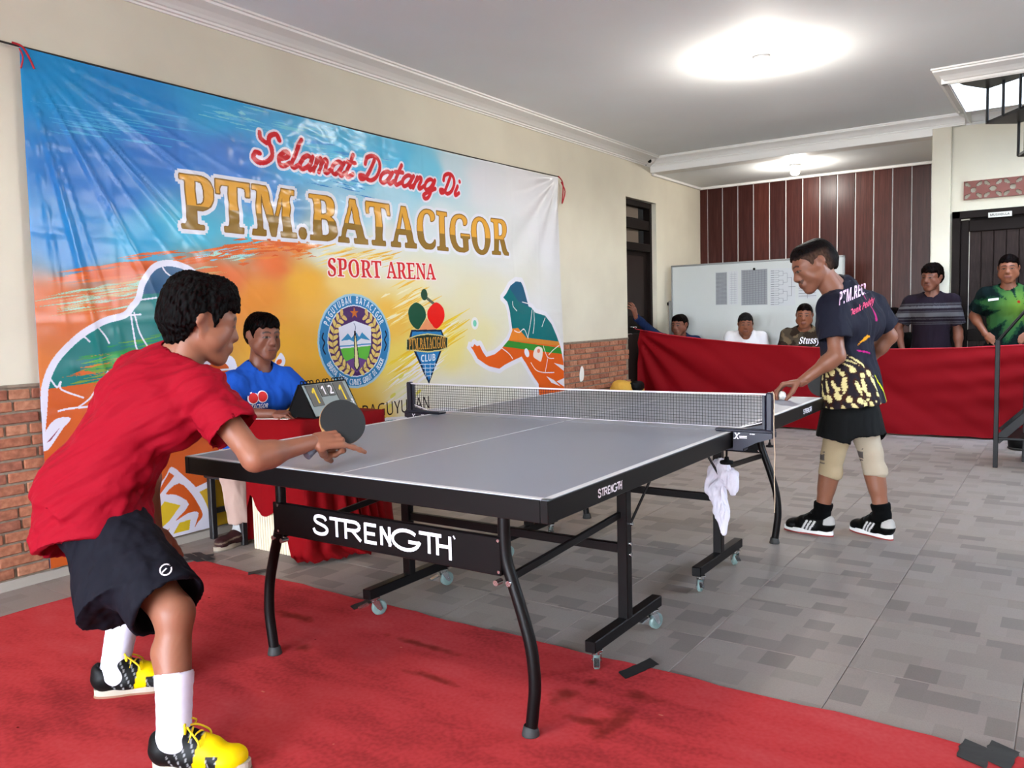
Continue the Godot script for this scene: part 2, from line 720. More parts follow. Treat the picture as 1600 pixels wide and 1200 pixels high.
func build_room() -> void:
	# floor: a bed of grout with one slab per tile
	var floor_node := structure("floor", box_mesh(Vector3(6.6, 0.2, 17.2), 0.0, Vector3(0.85, -0.108, 0.9)), mats.grout, "grey ceramic tile floor printed with darker taupe rectangles", "floor")
	var st := flat()
	var b := 0.0025
	var hs := 0.2515
	var top := [Vector3(-hs + b, 0, -hs + b), Vector3(hs - b, 0, -hs + b), Vector3(hs - b, 0, hs - b), Vector3(-hs + b, 0, hs - b)]
	var low := [Vector3(-hs, -0.0015, -hs), Vector3(hs, -0.0015, -hs), Vector3(hs, -0.0015, hs), Vector3(-hs, -0.0015, hs)]
	uvq(st, top, [Vector2(0, 0), Vector2(1, 0), Vector2(1, 1), Vector2(0, 1)])
	st.set_uv(Vector2(0.02, 0.02))
	for k in 4:
		var k2 := (k + 1) % 4
		quad(st, top[k2], top[k], low[k], low[k2])
		quad(st, low[k2], low[k], low[k] + Vector3(0, -0.01, 0), low[k2] + Vector3(0, -0.01, 0))
	var tile := done(st)
	var count := 0
	for j in range(-16, 4):
		for i in range(-5, 6):
			var turn := Basis(Vector3.UP, PI * (rng.randi() % 2))
			fast_put("tile", count, tile, mats["floor_tile_%d" % (rng.randi() % 4)], floor_node, Transform3D(turn, Vector3(0.476 + 0.505 * i, 0, 0.467 + 0.505 * j)))
			count += 1
	# carpet
	var edge := PackedVector2Array()
	for k in 60:
		edge.append(Vector2(-1.895 + 0.088 * k, -0.578 + 0.006 * sin(k * 0.9) + 0.004 * sin(k * 2.3) - 0.012 * k / 60.0))
	edge.append(Vector2(3.3, -5.2))
	for k in 40:
		edge.append(Vector2(-1.905 + 0.006 * sin(k * 1.3), -5.2 + 0.115 * k))
	st = flat()
	var ix := Geometry2D.triangulate_polygon(edge)
	for i in range(0, ix.size(), 3):
		var p := [edge[ix[i]], edge[ix[i + 1]], edge[ix[i + 2]]]
		if (p[1] - p[0]).cross(p[2] - p[0]) > 0.0:
			p.reverse()
		for q in p:
			st.set_uv(Vector2((q.x + 1.9) / 5.6, (-q.y - 0.58) / 4.6))
			st.add_vertex(Vector3(q.x, 0.006, -q.y))
	for i in edge.size():
		var p := edge[i]
		var q := edge[(i + 1) % edge.size()]
		st.set_uv(Vector2(0.3, 0.3))
		quad(st, Vector3(p.x, 0, -p.y), Vector3(q.x, 0, -q.y), Vector3(q.x, 0.006, -q.y), Vector3(p.x, 0.006, -p.y))
	tag(put("carpet", done(st), mats.carpet), "worn bright red felt carpet spread under the near end of the table", "carpet")

	# wall on the banner's side, with the doorway in it
	st = flat()
	var dz0 := -6.01
	var dz1 := -5.22
	box(st, Vector3(WALL_X - 0.075, 1.55, (9.5 + dz1) * 0.5), Vector3(0.15, 3.3, 9.5 - dz1))
	box(st, Vector3(WALL_X - 0.075, 1.55, (-7.6 + dz0) * 0.5), Vector3(0.15, 3.3, dz0 + 7.6))
	box(st, Vector3(WALL_X - 0.075, (3.2 + 2.525) * 0.5, (dz0 + dz1) * 0.5), Vector3(0.15, 3.2 - 2.525, dz1 - dz0))
	var wall := structure("wall_side", done(st), mats.cream_paint, "long cream plastered wall with a brick dado behind the banner", "wall")
	var brick_meshes := []
	for k in 3:
		brick_meshes.append([box_mesh(Vector3(0.014, 0.046, 0.196), 0.004), box_mesh(Vector3(0.014, 0.047, 0.094), 0.004), box_mesh(Vector3(0.014, 0.044, 0.146), 0.004)][k])
	put("mortar_bed", box_mesh(Vector3(0.006, 0.91, 10.7), 0.0, Vector3(WALL_X + 0.003, 0.498, 0.14)), mats.mortar, wall)
	put("dado_cap", box_mesh(Vector3(0.02, 0.016, 10.7), 0.004, Vector3(WALL_X + 0.006, 0.96, 0.14)), mats.mortar, wall)
	put("skirting", box_mesh(Vector3(0.02, 0.05, 10.7), 0.004, Vector3(WALL_X + 0.004, 0.02, 0.14)), mats.grout, wall)
	var bn := 0
	for zone in [[0.62, 1.98, 0, 16], [-5.2, -3.6, 0, 16], [-0.5, 0.62, 0, 3]]:
		for row in range(zone[2], zone[3]):
			var z: float = zone[1] - (0.1 if row % 2 else 0.0) * rng.randf_range(0.7, 1.2)
			while z > zone[0] + 0.05:
				var kind: int = [0, 0, 0, 2, 1][rng.randi() % 5]
				var len: float = [0.196, 0.094, 0.146][kind]
				if z - len < zone[0]:
					kind = 1
					len = 0.094
				var off := rng.randf_range(-0.003, 0.003)
				fast_put("brick", bn, brick_meshes[kind], mats["brick_%d" % (rng.randi() % 4)], wall, Transform3D(Basis(Vector3.RIGHT, rng.randf_range(-0.012, 0.012)), Vector3(WALL_X + 0.010 + off, 0.078 + 0.0562 * row, z - len * 0.5)))
				bn += 1
				z -= len + rng.randf_range(0.008, 0.014)
	# a smear of white filler on the far bricks
	st = flat()
	prism(st, curve2([Vector2(0, 0), Vector2(0.06, 0.02), Vector2(0.075, 0.09), Vector2(0.05, 0.15), Vector2(0.01, 0.14), Vector2(-0.015, 0.06)], 4, true), 0.003, Transform3D(Basis(Vector3.UP, PI / 2), Vector3(WALL_X + 0.0185, 0.56, -4.1)))
	put("filler_patch", done(st), mats.white_paint, wall)

	# far wall of the alcove: dark planks between thin white strips
	var back := structure("wall_back", box_mesh(Vector3(3.4, 3.2, 0.15), 0.0, Vector3(-0.7, 1.5, -7.485)), mats.white_paint, "alcove wall panelled in dark red-brown wooden planks", "wall")
	var plank_mesh := plank(0.19, 2.81, 0.014)
	for k in 16:
		var x0 := -2.178 + 0.2035 * (k - 1) + 0.006
		if k == 0:
			put("plank", plank(0.096, 2.81, 0.014), mats.wood_panel_0, back, Transform3D(Basis(), Vector3(-2.278, 0.02, -7.41)))
		else:
			put("plank", plank_mesh, mats["wood_panel_%d" % (rng.randi() % 3)], back, Transform3D(Basis(), Vector3(x0, 0.02, -7.41)))
	st = flat()
	box(st, Vector3(-0.7, 2.845, -7.39), Vector3(3.2, 0.03, 0.05), 0.005)
	box(st, Vector3(-2.265, 2.845, -6.65), Vector3(0.03, 0.03, 1.5), 0.005)
	structure("trim_1", done(st), mats.white_paint, "thin white strip along the alcove ceiling above the planks", "trim")
	structure("wall_alcove", box_mesh(Vector3(0.15, 3.2, 1.5), 0.0, Vector3(0.92, 1.5, -6.68)), mats.cream_paint, "cream side wall of the alcove behind the pillar", "wall")

	# pillar, door wall and beam
	structure("pillar", box_mesh(Vector3(0.164, 3.1, 0.22), 0.004, Vector3(0.754, 1.5, -5.96)), mats.cream_paint, "cream pillar between the planked alcove and the dark door", "pillar")
	st = flat()
	box(st, Vector3(0.843, 1.55, -5.99), Vector3(0.014, 3.2, 0.16))
	box(st, Vector3(2.6, 2.65, -5.99), Vector3(3.5, 1.08, 0.16))
	box(st, Vector3(3.16, 1.05, -5.99), Vector3(2.4, 2.14, 0.16))
	structure("wall_door", done(st), mats.cream_paint, "cream wall above and around the dark planked door", "wall")
	st = flat()
	box(st, Vector3(-0.8, 2.95, -5.95), Vector3(2.95, 0.19, 0.2), 0.004)
	structure("beam", done(st), mats.white_paint, "white beam across the mouth of the alcove", "beam")
	structure("ceiling_alcove", box_mesh(Vector3(3.3, 0.12, 1.5), 0.0, Vector3(-0.7, 2.92, -6.77)), mats.ceiling_paint, "lower grey ceiling of the alcove", "ceiling")

	# ceiling with the stairwell opening
	st = flat()
	var ox := 1.0
	var oz0 := -5.3
	var oz1 := -4.2
	box(st, Vector3((-2.45 + ox) * 0.5, CEIL + 0.08, 1.7), Vector3(ox + 2.45, 0.16, 15.8))
	box(st, Vector3((4.3 + ox) * 0.5, CEIL + 0.08, (oz1 + 9.6) * 0.5), Vector3(4.3 - ox, 0.16, 9.6 - oz1))
	box(st, Vector3((4.3 + ox) * 0.5, CEIL + 0.08, (oz0 - 6.1) * 0.5), Vector3(4.3 - ox, 0.16, oz0 + 6.1))
	box(st, Vector3(3.8, CEIL + 0.08, (oz0 + oz1) * 0.5), Vector3(1.0, 0.16, oz1 - oz0))
	structure("ceiling", done(st), mats.ceiling_paint, "flat light grey plaster ceiling with a stairwell opening", "ceiling")
	# stairwell shaft
	st = flat()
	box(st, Vector3(0.985, 3.7, -4.75), Vector3(0.05, 1.55, 1.2))
	box(st, Vector3(2.15, 3.7, oz1 + 0.02), Vector3(2.4, 1.55, 0.05))
	box(st, Vector3(2.15, 3.7, oz0 - 0.02), Vector3(2.4, 1.55, 0.05))
	box(st, Vector3(3.3, 3.7, -4.75), Vector3(0.05, 1.55, 1.2))
	structure("wall_stairwell", done(st), mats.white_paint, "white shaft of the stairwell opening letting daylight in", "wall")

	# mouldings: a cove of several steps
	var prof := PackedVector2Array([Vector2(0, 0), Vector2(0.17, 0), Vector2(0.17, -0.012), Vector2(0.155, -0.014), Vector2(0.152, -0.026), Vector2(0.125, -0.034), Vector2(0.09, -0.045), Vector2(0.06, -0.062), Vector2(0.045, -0.074), Vector2(0.03, -0.076), Vector2(0.028, -0.088), Vector2(0.012, -0.09), Vector2(0.01, -0.1), Vector2(0, -0.1)])
	st = flat()
	sweep(st, prof, Vector3(WALL_X, CEIL, 9.4), Vector3(WALL_X, CEIL, -5.85), Vector3.RIGHT)
	structure("trim_2", done(st), mats.white_paint, "white moulded cornice running along the wall above the banner", "cornice")
	var prof2 := PackedVector2Array()
	for p in prof:
		prof2.append(Vector2(p.x * 0.62, p.y))
	st = flat()
	sweep(st, prof2, Vector3(WALL_X, CEIL, -5.85), Vector3(0.95, CEIL, -5.85), Vector3(0, 0, 1))
	structure("trim_3", done(st), mats.white_paint, "white moulded cornice on the beam above the alcove", "cornice")
	st = flat()
	sweep(st, prof2, Vector3(0.95, CEIL, -5.91), Vector3(4.0, CEIL, -5.91), Vector3(0, 0, 1))
	structure("trim_4", done(st), mats.white_paint, "white moulded cornice above the dark door", "cornice")
	# lip of the stairwell, hung a little below the ceiling
	st = flat()
	sweep(st, prof, Vector3(1.0, CEIL, oz1 + 0.02), Vector3(3.6, CEIL, oz1 + 0.02), Vector3(0, 0, 1), Vector3.UP, Vector3(-0.62, 0, 0))
	sweep(st, prof2, Vector3(1.0, CEIL, -5.85), Vector3(1.0, CEIL, oz1 + 0.02), Vector3(-1, 0, 0), Vector3.UP, Vector3.ZERO, Vector3(0, 0, 1.613))
	structure("trim_5", done(st), mats.white_paint, "white cornice round the stairwell opening in the ceiling", "cornice")

	# the sides nobody sees: a plain wall, and a wide gateway to the street behind the camera
	st = flat()
	box(st, Vector3(4.1, 1.5, 4.1), Vector3(0.15, 3.2, 10.8))
	box(st, Vector3(4.1, 1.5, -4.65), Vector3(0.15, 3.2, 2.9))
	box(st, Vector3(4.1, 0.85, -2.25), Vector3(0.15, 1.9, 1.9))
	box(st, Vector3(4.1, 2.85, -2.25), Vector3(0.15, 0.5, 1.9))
	structure("wall_street_side", done(st), mats.cream_paint, "plain cream wall facing the banner, with one long open window", "wall")
	st = flat()
	box(st, Vector3(-2.0, 1.5, 9.45), Vector3(0.9, 3.2, 0.15))
	box(st, Vector3(3.7, 1.5, 9.45), Vector3(0.9, 3.2, 0.15))
	box(st, Vector3(0.85, 2.9, 9.45), Vector3(5.0, 0.4, 0.15))
	structure("wall_gateway", done(st), mats.cream_paint, "cream wall with the wide open gateway to the street", "wall")
	structure("ground", box_mesh(Vector3(30, 0.1, 14), 0.0, Vector3(0, -0.12, 16.5)), mat("yard_concrete", Color(0.62, 0.63, 0.64), 0.9), "grey concrete yard outside the gateway", "ground")

	# doorway in the side wall
	var door := thing("door_1", "tall dark brown door with fanlight in the cream wall beside the far bricks", "door", Vector3(WALL_X - 0.12, 0, (dz0 + dz1) * 0.5))
	door.set_meta("kind", "structure")
	var wdt := dz1 - dz0
	st = flat()
	box(st, Vector3(0.02, 1.26, wdt * 0.5 - 0.025), Vector3(0.09, 2.52, 0.05), 0.004)
	box(st, Vector3(0.02, 1.26, -wdt * 0.5 + 0.025), Vector3(0.09, 2.52, 0.05), 0.004)
	box(st, Vector3(0.02, 2.49, 0), Vector3(0.09, 0.06, wdt - 0.1), 0.004)
	box(st, Vector3(0.02, 2.0, 0), Vector3(0.09, 0.09, wdt - 0.1), 0.004)
	box(st, Vector3(0.02, 2.26, 0), Vector3(0.07, 0.11, wdt - 0.1), 0.004)
	put("frame", done(st), mats.dark_wood_plain, door)
	st = flat()
	box(st, Vector3(-0.01, 2.41, 0.08), Vector3(0.01, 0.14, 0.5), 0.0)
	box(st, Vector3(-0.01, 2.125, 0.08), Vector3(0.01, 0.16, 0.5), 0.0)
	put("fanlight", done(st), mat("fanlight_pane", Color(0.36, 0.31, 0.26), 0.5), door)
	put("leaf", box_mesh(Vector3(0.04, 1.95, wdt - 0.1), 0.004, Vector3(0, 0.985, 0)), mats.dark_wood_plain, door)
	st = flat()
	box(st, Vector3(0.024, 1.55, 0), Vector3(0.012, 0.7, wdt - 0.34), 0.005)
	box(st, Vector3(0.024, 0.6, 0), Vector3(0.012, 0.8, wdt - 0.34), 0.005)
	put("panel", done(st), mats.dark_wood, door)
	st = flat()
	tube(st, [Vector3(0.02, 1.0, wdt * 0.5 - 0.1), Vector3(0.06, 1.0, wdt * 0.5 - 0.1), Vector3(0.065, 1.0, wdt * 0.5 - 0.2)], 0.008, 8)
	put("handle", done(st), mats.chrome, door)
	put("reveal", box_mesh(Vector3(0.02, 2.72, wdt + 0.4), 0.0, Vector3(-0.06, 1.26, 0)), mats.dark_wood_plain, door)

	# the planked door under the lattice
	var d2 := thing("door_2", "dark brown planked double door behind the standing men, sign on its lintel", "door", Vector3(1.4, 0, -5.92))
	d2.set_meta("kind", "structure")
	st = flat()
	box(st, Vector3(-0.515, 1.06, 0), Vector3(0.07, 2.12, 0.1), 0.004)
	box(st, Vector3(0.515, 1.06, 0), Vector3(0.07, 2.12, 0.1), 0.004)
	box(st, Vector3(0, 2.085, 0), Vector3(1.1, 0.07, 0.1), 0.004)
	put("frame", done(st), mats.dark_wood_plain, d2)
	put("backing", box_mesh(Vector3(0.96, 2.05, 0.02), 0.0, Vector3(0, 1.025, -0.04)), mats.dark_wood_plain, d2)
	st = flat()
	for sx in [-1, 1]:
		box(st, Vector3(sx * 0.445, 1.02, -0.012), Vector3(0.07, 2.03, 0.034), 0.004)
	for yy in [1.98, 0.94, 0.06]:
		box(st, Vector3(0, yy, -0.012), Vector3(0.82, 0.11, 0.034), 0.004)
	put("stile", done(st), mats.dark_wood_plain, d2)
	for row in [[0.995, 1.925], [0.115, 0.885]]:
		for k in 8:
			put("plank", plank(0.097, row[1] - row[0], 0.014), mats.dark_wood, d2, Transform3D(Basis(), Vector3(-0.408 + 0.1025 * k, row[0], -0.03)))
	var sign := put("sign", box_mesh(Vector3(0.19, 0.046, 0.004), 0.001), mat("sign_white", Color(0.78, 0.77, 0.74), 0.5), d2, Transform3D(Basis(), Vector3(-0.155, 2.062, 0.053)))
	put("lettering", text_mesh("MUSHOLLA", 0.155, 0.022), mats.black_matte, sign, Transform3D(Basis(), Vector3(-0.078, -0.011, 0.0026)))

	# pierced terracotta vent
	var vent := thing("vent", "terracotta vent pierced with flowers and leaves above the dark door", "vent", Vector3(0.942, 2.225, -5.912))
	st = flat()
	var up := Transform3D(Basis(), Vector3(0, 0, 0))
	for cell in 3:
		pierced(st, Transform3D(Basis(), Vector3(cell * 0.32, 0, 0)), 0.32, 0.172, 0.03)
	put("lattice", done(st), mats.terracotta, vent)
	put("backing", box_mesh(Vector3(0.96, 0.172, 0.006), 0.0, Vector3(0.48, 0.086, 0.003)), mat("vent_back", Color(0.62, 0.6, 0.53), 0.8), vent)


func plank(w: float, h: float, t: float) -> ArrayMesh:
	# a bevelled board from its lower corner at the origin, with its own grain laid along it
	var st := flat()
	var b := 0.003
	var f := [Vector3(b, h - b, t), Vector3(w - b, h - b, t), Vector3(w - b, b, t), Vector3(b, b, t)]
	var g := [Vector3(0, h, t - b), Vector3(w, h, t - b), Vector3(w, 0, t - b), Vector3(0, 0, t - b)]
	var r := [Vector3(0, h, 0), Vector3(w, h, 0), Vector3(w, 0, 0), Vector3(0, 0, 0)]
	uvq(st, f, [Vector2(0, 0), Vector2(1, 0), Vector2(1, 1), Vector2(0, 1)])
	st.set_uv(Vector2(0.02, 0.5))
	for k in 4:
		var k2 := (k + 1) % 4
		quad(st, f[k2], f[k], g[k], g[k2])
		quad(st, g[k2], g[k], r[k], r[k2])
	return done(st)


func pierced(st: SurfaceTool, at: Transform3D, w: float, h: float, t: float) -> void:
	# a slab with a flower of holes, as a grid of small blocks left standing
	var nx := 40
	var ny := 22
	var hole := func(x: float, y: float) -> bool:
		var c := Vector2(w * 0.25, h * 0.5)
		for cc in [Vector2(w * 0.25, h * 0.5), Vector2(w * 0.75, h * 0.5)]:
			var d: Vector2 = Vector2(x, y) - cc
			var big: bool = cc == c
			if pow(d.x / (0.026 if big else 0.032), 2) + pow(d.y / 0.024, 2) < 1.0:
				return true
			for q in [Vector2(1, 1), Vector2(-1, 1), Vector2(1, -1), Vector2(-1, -1)]:
				var e: Vector2 = d - Vector2(q.x * 0.046, q.y * 0.052)
				var along := e.dot(Vector2(q.x, q.y).normalized())
				var across := e.dot(Vector2(-q.y, q.x).normalized())
				if pow(along / 0.033, 2) + pow(across / (0.016 + along * 0.2), 2) < 1.0:
					return true
		return false
	for j in ny:
		var i := 0
		while i < nx:
			if hole.call((i + 0.5) * w / nx, (j + 0.5) * h / ny):
				i += 1
				continue
			var s := i
			while i < nx and not hole.call((i + 0.5) * w / nx, (j + 0.5) * h / ny):
				i += 1
			box(st, at * Vector3((s + i) * 0.5 * w / nx, (j + 0.5) * h / ny, t * 0.5), Vector3((i - s) * w / nx, h / ny, t))


func build_lamps() -> void:
	for spec in [[Vector3(-0.03, CEIL, -2.86), 2.8, "round ceiling lamp with a glowing bulb over the table"], [Vector3(-0.8, 2.86, -6.5), 1.5, "ceiling lamp with a glowing bulb inside the alcove"], [Vector3(0.1, CEIL, 2.9), 2.4, "ceiling lamp with a glowing bulb above the near end of the carpet"]]:
		var lamp := thing("ceiling_lamp", spec[2], "lamp", spec[0])
		put("base", lathe_mesh([Vector2(0, -0.03), Vector2(0.05, -0.03), Vector2(0.06, -0.02), Vector2(0.062, 0)], 24), mats.white_paint, lamp)
		put("socket", lathe_mesh([Vector2(0, -0.04), Vector2(0.026, -0.04), Vector2(0.028, -0.025)], 16), mats.white_paint, lamp)
		put("bulb", lathe_mesh([Vector2(0, -0.125), Vector2(0.03, -0.12), Vector2(0.048, -0.105), Vector2(0.052, -0.085), Vector2(0.046, -0.065), Vector2(0.034, -0.045), Vector2(0.024, -0.03)], 24), mats.bulb_glow, lamp)
		var o := OmniLight3D.new()
		o.name = "light"
		o.position = Vector3(0, -0.085, 0)
		o.light_color = Color(1.0, 0.975, 0.94)
		o.light_energy = spec[1]
		o.light_size = 0.05
		o.omni_range = 14.0
		o.omni_attenuation = 2.0
		o.shadow_enabled = true
		lamp.add_child(o)


# ------------------------------------------------------------------ the table tennis table

func stroke_mesh(lines: Array, w: float, at: Transform3D) -> ArrayMesh:
	# flat lettering drawn with a pen of width w in the xy plane, facing +z
	var st := flat()
	var n := 0
	for l in lines:
		var pts: Array = l
		for i in pts.size() - 1:
			var a: Vector2 = pts[i]
			var b: Vector2 = pts[i + 1]
			var t := (b - a).normalized()
			var o := t.orthogonal() * w * 0.5
			var e := t * w * (0.5 if pts.size() > 2 and i < pts.size() - 2 else 0.0)
			n += 1
			var z := 0.00002 * n
			quad(st, at * v3(a + o, z), at * v3(b + e + o, z), at * v3(b + e - o, z), at * v3(a - o, z))
	return done(st)


func v3(p: Vector2, z: float) -> Vector3:
	return Vector3(p.x, p.y, z)


func strength_lines(scale: Vector2) -> Array:
	var s := Array(curve2([Vector2(0.56, 0.76), Vector2(0.5, 0.9), Vector2(0.34, 0.97), Vector2(0.16, 0.92), Vector2(0.1, 0.76), Vector2(0.17, 0.62), Vector2(0.34, 0.53), Vector2(0.52, 0.43), Vector2(0.6, 0.26), Vector2(0.52, 0.08), Vector2(0.33, 0.0), Vector2(0.12, 0.06), Vector2(0.05, 0.22)], 4))
	var g := []
	for k in 23:
		var a := deg_to_rad(42 + 13.6 * k)
		g.append(Vector2(3.62 + 0.47 * cos(a), 0.48 + 0.48 * sin(a)))
	g.append(Vector2(4.1, 0.42))
	g.append(Vector2(3.72, 0.42))
	var bowl := [Vector2(1.42, 0.95), Vector2(1.64, 0.95)]
	for k in 9:
		var a := PI / 2 - PI * k / 8.0
		bowl.append(Vector2(1.68 + 0.22 * cos(a), 0.72 + 0.23 * sin(a)))
	bowl.append(Vector2(1.36, 0.49))
	var all := [s, [Vector2(0.72, 0.95), Vector2(1.46, 0.95)], [Vector2(1.0, 0.95), Vector2(1.0, 0.0)], [Vector2(1.36, 0.95), Vector2(1.36, 0.0)], bowl, [Vector2(1.6, 0.5), Vector2(1.95, 0.0)],
		[Vector2(2.13, 1.0), Vector2(2.13, -0.02)], [Vector2(2.1, 0.95), Vector2(2.55, 0.95)], [Vector2(2.1, 0.49), Vector2(2.5, 0.49)], [Vector2(2.1, 0.04), Vector2(2.55, 0.04)],
		[Vector2(2.74, 0.0), Vector2(2.74, 0.96)], [Vector2(2.74, 0.94), Vector2(3.08, 0.06)], [Vector2(3.04, 0.0), Vector2(3.04, 1.0)],
		g, [Vector2(4.1, 0.98), Vector2(4.86, 0.98)], [Vector2(4.44, 0.98), Vector2(4.44, 0.02)], [Vector2(4.72, 0.98), Vector2(4.72, 0.02)], [Vector2(4.72, 0.5), Vector2(5.14, 0.5)], [Vector2(5.14, 1.02), Vector2(5.14, -0.12)], [Vector2(5.27, 1.0), Vector2(5.3, 1.04)]]
	return all.map(func(l): return l.map(func(p): return p * scale))


func caster(parent: Node3D, at: Vector3, turn: float) -> void:
	var xf := Transform3D(Basis(Vector3.UP, turn), at)
	var st := flat()
	box(st, Vector3(0, 0.078, 0), Vector3(0.04, 0.006, 0.04), 0.001)
	lathe(st, [Vector2(0.016, 0.062), Vector2(0.019, 0.076)], 12)
	for s in [-1.0, 1.0]:
		prism(st, PackedVector2Array([Vector2(-0.016, 0.066), Vector2(0.016, 0.066), Vector2(0.03, 0.028), Vector2(0.022, 0.02), Vector2(0.008, 0.03)]), 0.003, Transform3D(Basis(Vector3.UP, -PI / 2), Vector3(s * 0.015 + 0.0015, 0, 0)))
	tube(st, [Vector3(-0.017, 0.032, 0.02), Vector3(0.017, 0.032, 0.02)], 0.006, 8)
	prism(st, PackedVector2Array([Vector2(-0.028, 0.058), Vector2(-0.068, 0.046), Vector2(-0.066, 0.041), Vector2(-0.024, 0.05)]), 0.018, Transform3D(Basis(Vector3.UP, -PI / 2), Vector3(0.009, 0, 0)))
	var c := put("caster", done(st), mats.chrome, parent, xf)
	put("wheel", lathe_mesh([Vector2(0.004, -0.01), Vector2(0.026, -0.011), Vector2(0.032, -0.007), Vector2(0.032, 0.007), Vector2(0.026, 0.011), Vector2(0.004, 0.01)], 20, Transform3D(Basis(Vector3(0, 0, 1), PI / 2), Vector3(0, 0.032, 0.02))), mats.caster_wheel, c)


func build_table() -> void:
	var t := thing("table_tennis_table", "grey-blue table tennis table with white edge lines on a black tubular undercarriage", "table")
	var black: StandardMaterial3D = mats.black_metal
	var m := mat("table_top", Color(0.47, 0.485, 0.53), 0.36)
	m.metallic_specular = 0.45
	mat("line_white", Color(0.80, 0.80, 0.80), 0.5)
	for s in [1.0, -1.0]:
		var top := put("tabletop", box_mesh(Vector3(1.521, 0.022, 1.366), 0.002), m, t, Transform3D(Basis(), Vector3(0, 0.749, s * 0.686)))
		var st := flat()
		for e in [-1.0, 1.0]:
			box(st, Vector3(e * 0.7505, 0.0112, 0), Vector3(0.02, 0.0012, 1.366))
		box(st, Vector3(0, 0.0112, s * 0.673), Vector3(1.521, 0.0012, 0.02))
		box(st, Vector3(0, 0.0112, 0), Vector3(0.0035, 0.001, 1.346))
		put("white_line", done(st), mats.line_white, top)
		st = flat()
		for e in [-1.0, 1.0]:
			box(st, Vector3(e * 0.7515, 0.728, s * 0.686), Vector3(0.024, 0.06, 1.372), 0.002)
			box(st, Vector3(0, 0.728, s * 0.686 + e * 0.674), Vector3(1.48, 0.06 if e == s else 0.045, 0.024), 0.002)
			box(st, Vector3(e * 0.25, 0.725, s * 0.686), Vector3(0.03, 0.025, 1.33), 0.002)
		put("apron", done(st), black, t)
		# bowed end legs with flared feet
		for e in [-1.0, 1.0]:
			var path := curve([Vector3(e * 0.44, 0.715, s * 1.15), Vector3(e * 0.478, 0.70, s * 1.179), Vector3(e * 0.488, 0.66, s * 1.179), Vector3(e * 0.489, 0.59, s * 1.179), Vector3(e * 0.494, 0.52, s * 1.179), Vector3(e * 0.515, 0.455, s * 1.179), Vector3(e * 0.545, 0.37, s * 1.179), Vector3(e * 0.574, 0.27, s * 1.179), Vector3(e * 0.584, 0.165, s * 1.179), Vector3(e * 0.576, 0.085, s * 1.179), Vector3(e * 0.567, 0.02, s * 1.179)], 4)
			var leg := put("leg", tube_mesh(path, 0.0185, 16), black, t)
			put("foot", lathe_mesh([Vector2(0, 0), Vector2(0.026, 0), Vector2(0.0265, 0.004), Vector2(0.021, 0.028), Vector2(0.0185, 0.03)], 18, Transform3D(Basis(), Vector3(e * 0.565, 0.006 if s > 0 else 0.0, s * 1.179))), mats.rubber, leg)
			for q in [Vector3(0.482, 0.578, 0.005), Vector3(0.482, 0.485, 0.005), Vector3(0.47, 0.45, 0.009), Vector3(0.515, 0.455, 0.009)]:
				put("bolt", tube_mesh([Vector3(e * q.x, q.y, s * 1.175), Vector3(e * q.x, q.y, s * 1.203)], q.z, 8), mats.chrome, leg)
		var panel := put("panel", box_mesh(Vector3(1.0, 0.115, 0.018), 0.003), black, t, Transform3D(Basis(), Vector3(-0.012, 0.529, s * 1.19)))
		put("lettering", stroke_mesh(strength_lines(Vector2(0.118, 0.064)), 0.0115, Transform3D(Basis(), Vector3(-0.292, -0.028, 0.0092))), mats.white_print, panel, Transform3D(Basis(Vector3.UP, 0.0 if s > 0 else PI), Vector3.ZERO))
		# wheeled undercarriage
		var rail := flat()
		box(rail, Vector3(0, 0.378, s * 0.47), Vector3(1.02, 0.034, 0.022), 0.002)
		put("cross_rail", done(rail), black, t)
		for e in [-1.0, 1.0]:
			put("post", box_mesh(Vector3(0.04, 0.6, 0.04), 0.003), black, t, Transform3D(Basis(), Vector3(e * 0.522, 0.41, s * 0.475)))
			put("base_bar", box_mesh(Vector3(0.042, 0.042, 0.54), 0.003), black, t, Transform3D(Basis(), Vector3(e * 0.522, 0.105, s * 0.472)))
			caster(t, Vector3(e * 0.522, 0.005 if s > 0 else 0.0, s * 0.472 + 0.225), PI + 0.5 * e)
			caster(t, Vector3(e * 0.522, 0.0, s * 0.472 - 0.225), PI - 0.3 + (0.9 if s < 0 else 0.0))
			rail = flat()
			bar(rail, Vector3(e * 0.5, 0.462, s * 1.165), Vector3(e * 0.512, 0.505, s * 0.49), 0.014, 0.024, 0.002)
			bar(rail, Vector3(e * 0.54, 0.47, s * 0.46), Vector3(e * 0.545, 0.712, s * 0.15), 0.004, 0.014, 0.001)
			var brace := put("brace", done(rail), black, t)
			for q in [Vector3(e * 0.545, 0.47, s * 0.462), Vector3(e * 0.545, 0.40, s * 0.475), Vector3(e * 0.545, 0.36, s * 0.475)]:
				put("bolt", tube_mesh([q - Vector3(0.006, 0, 0), q + Vector3(0.006, 0, 0)], 0.008, 8), mats.chrome, brace)
	# maker's name on the long apron
	for z in [1.11, -0.985]:
		put("lettering", stroke_mesh(strength_lines(Vector2(0.0275, 0.022)), 0.0044, Transform3D(Basis(Vector3.UP, PI / 2), Vector3(0.7642, 0.716, z))), mats.white_print, t)


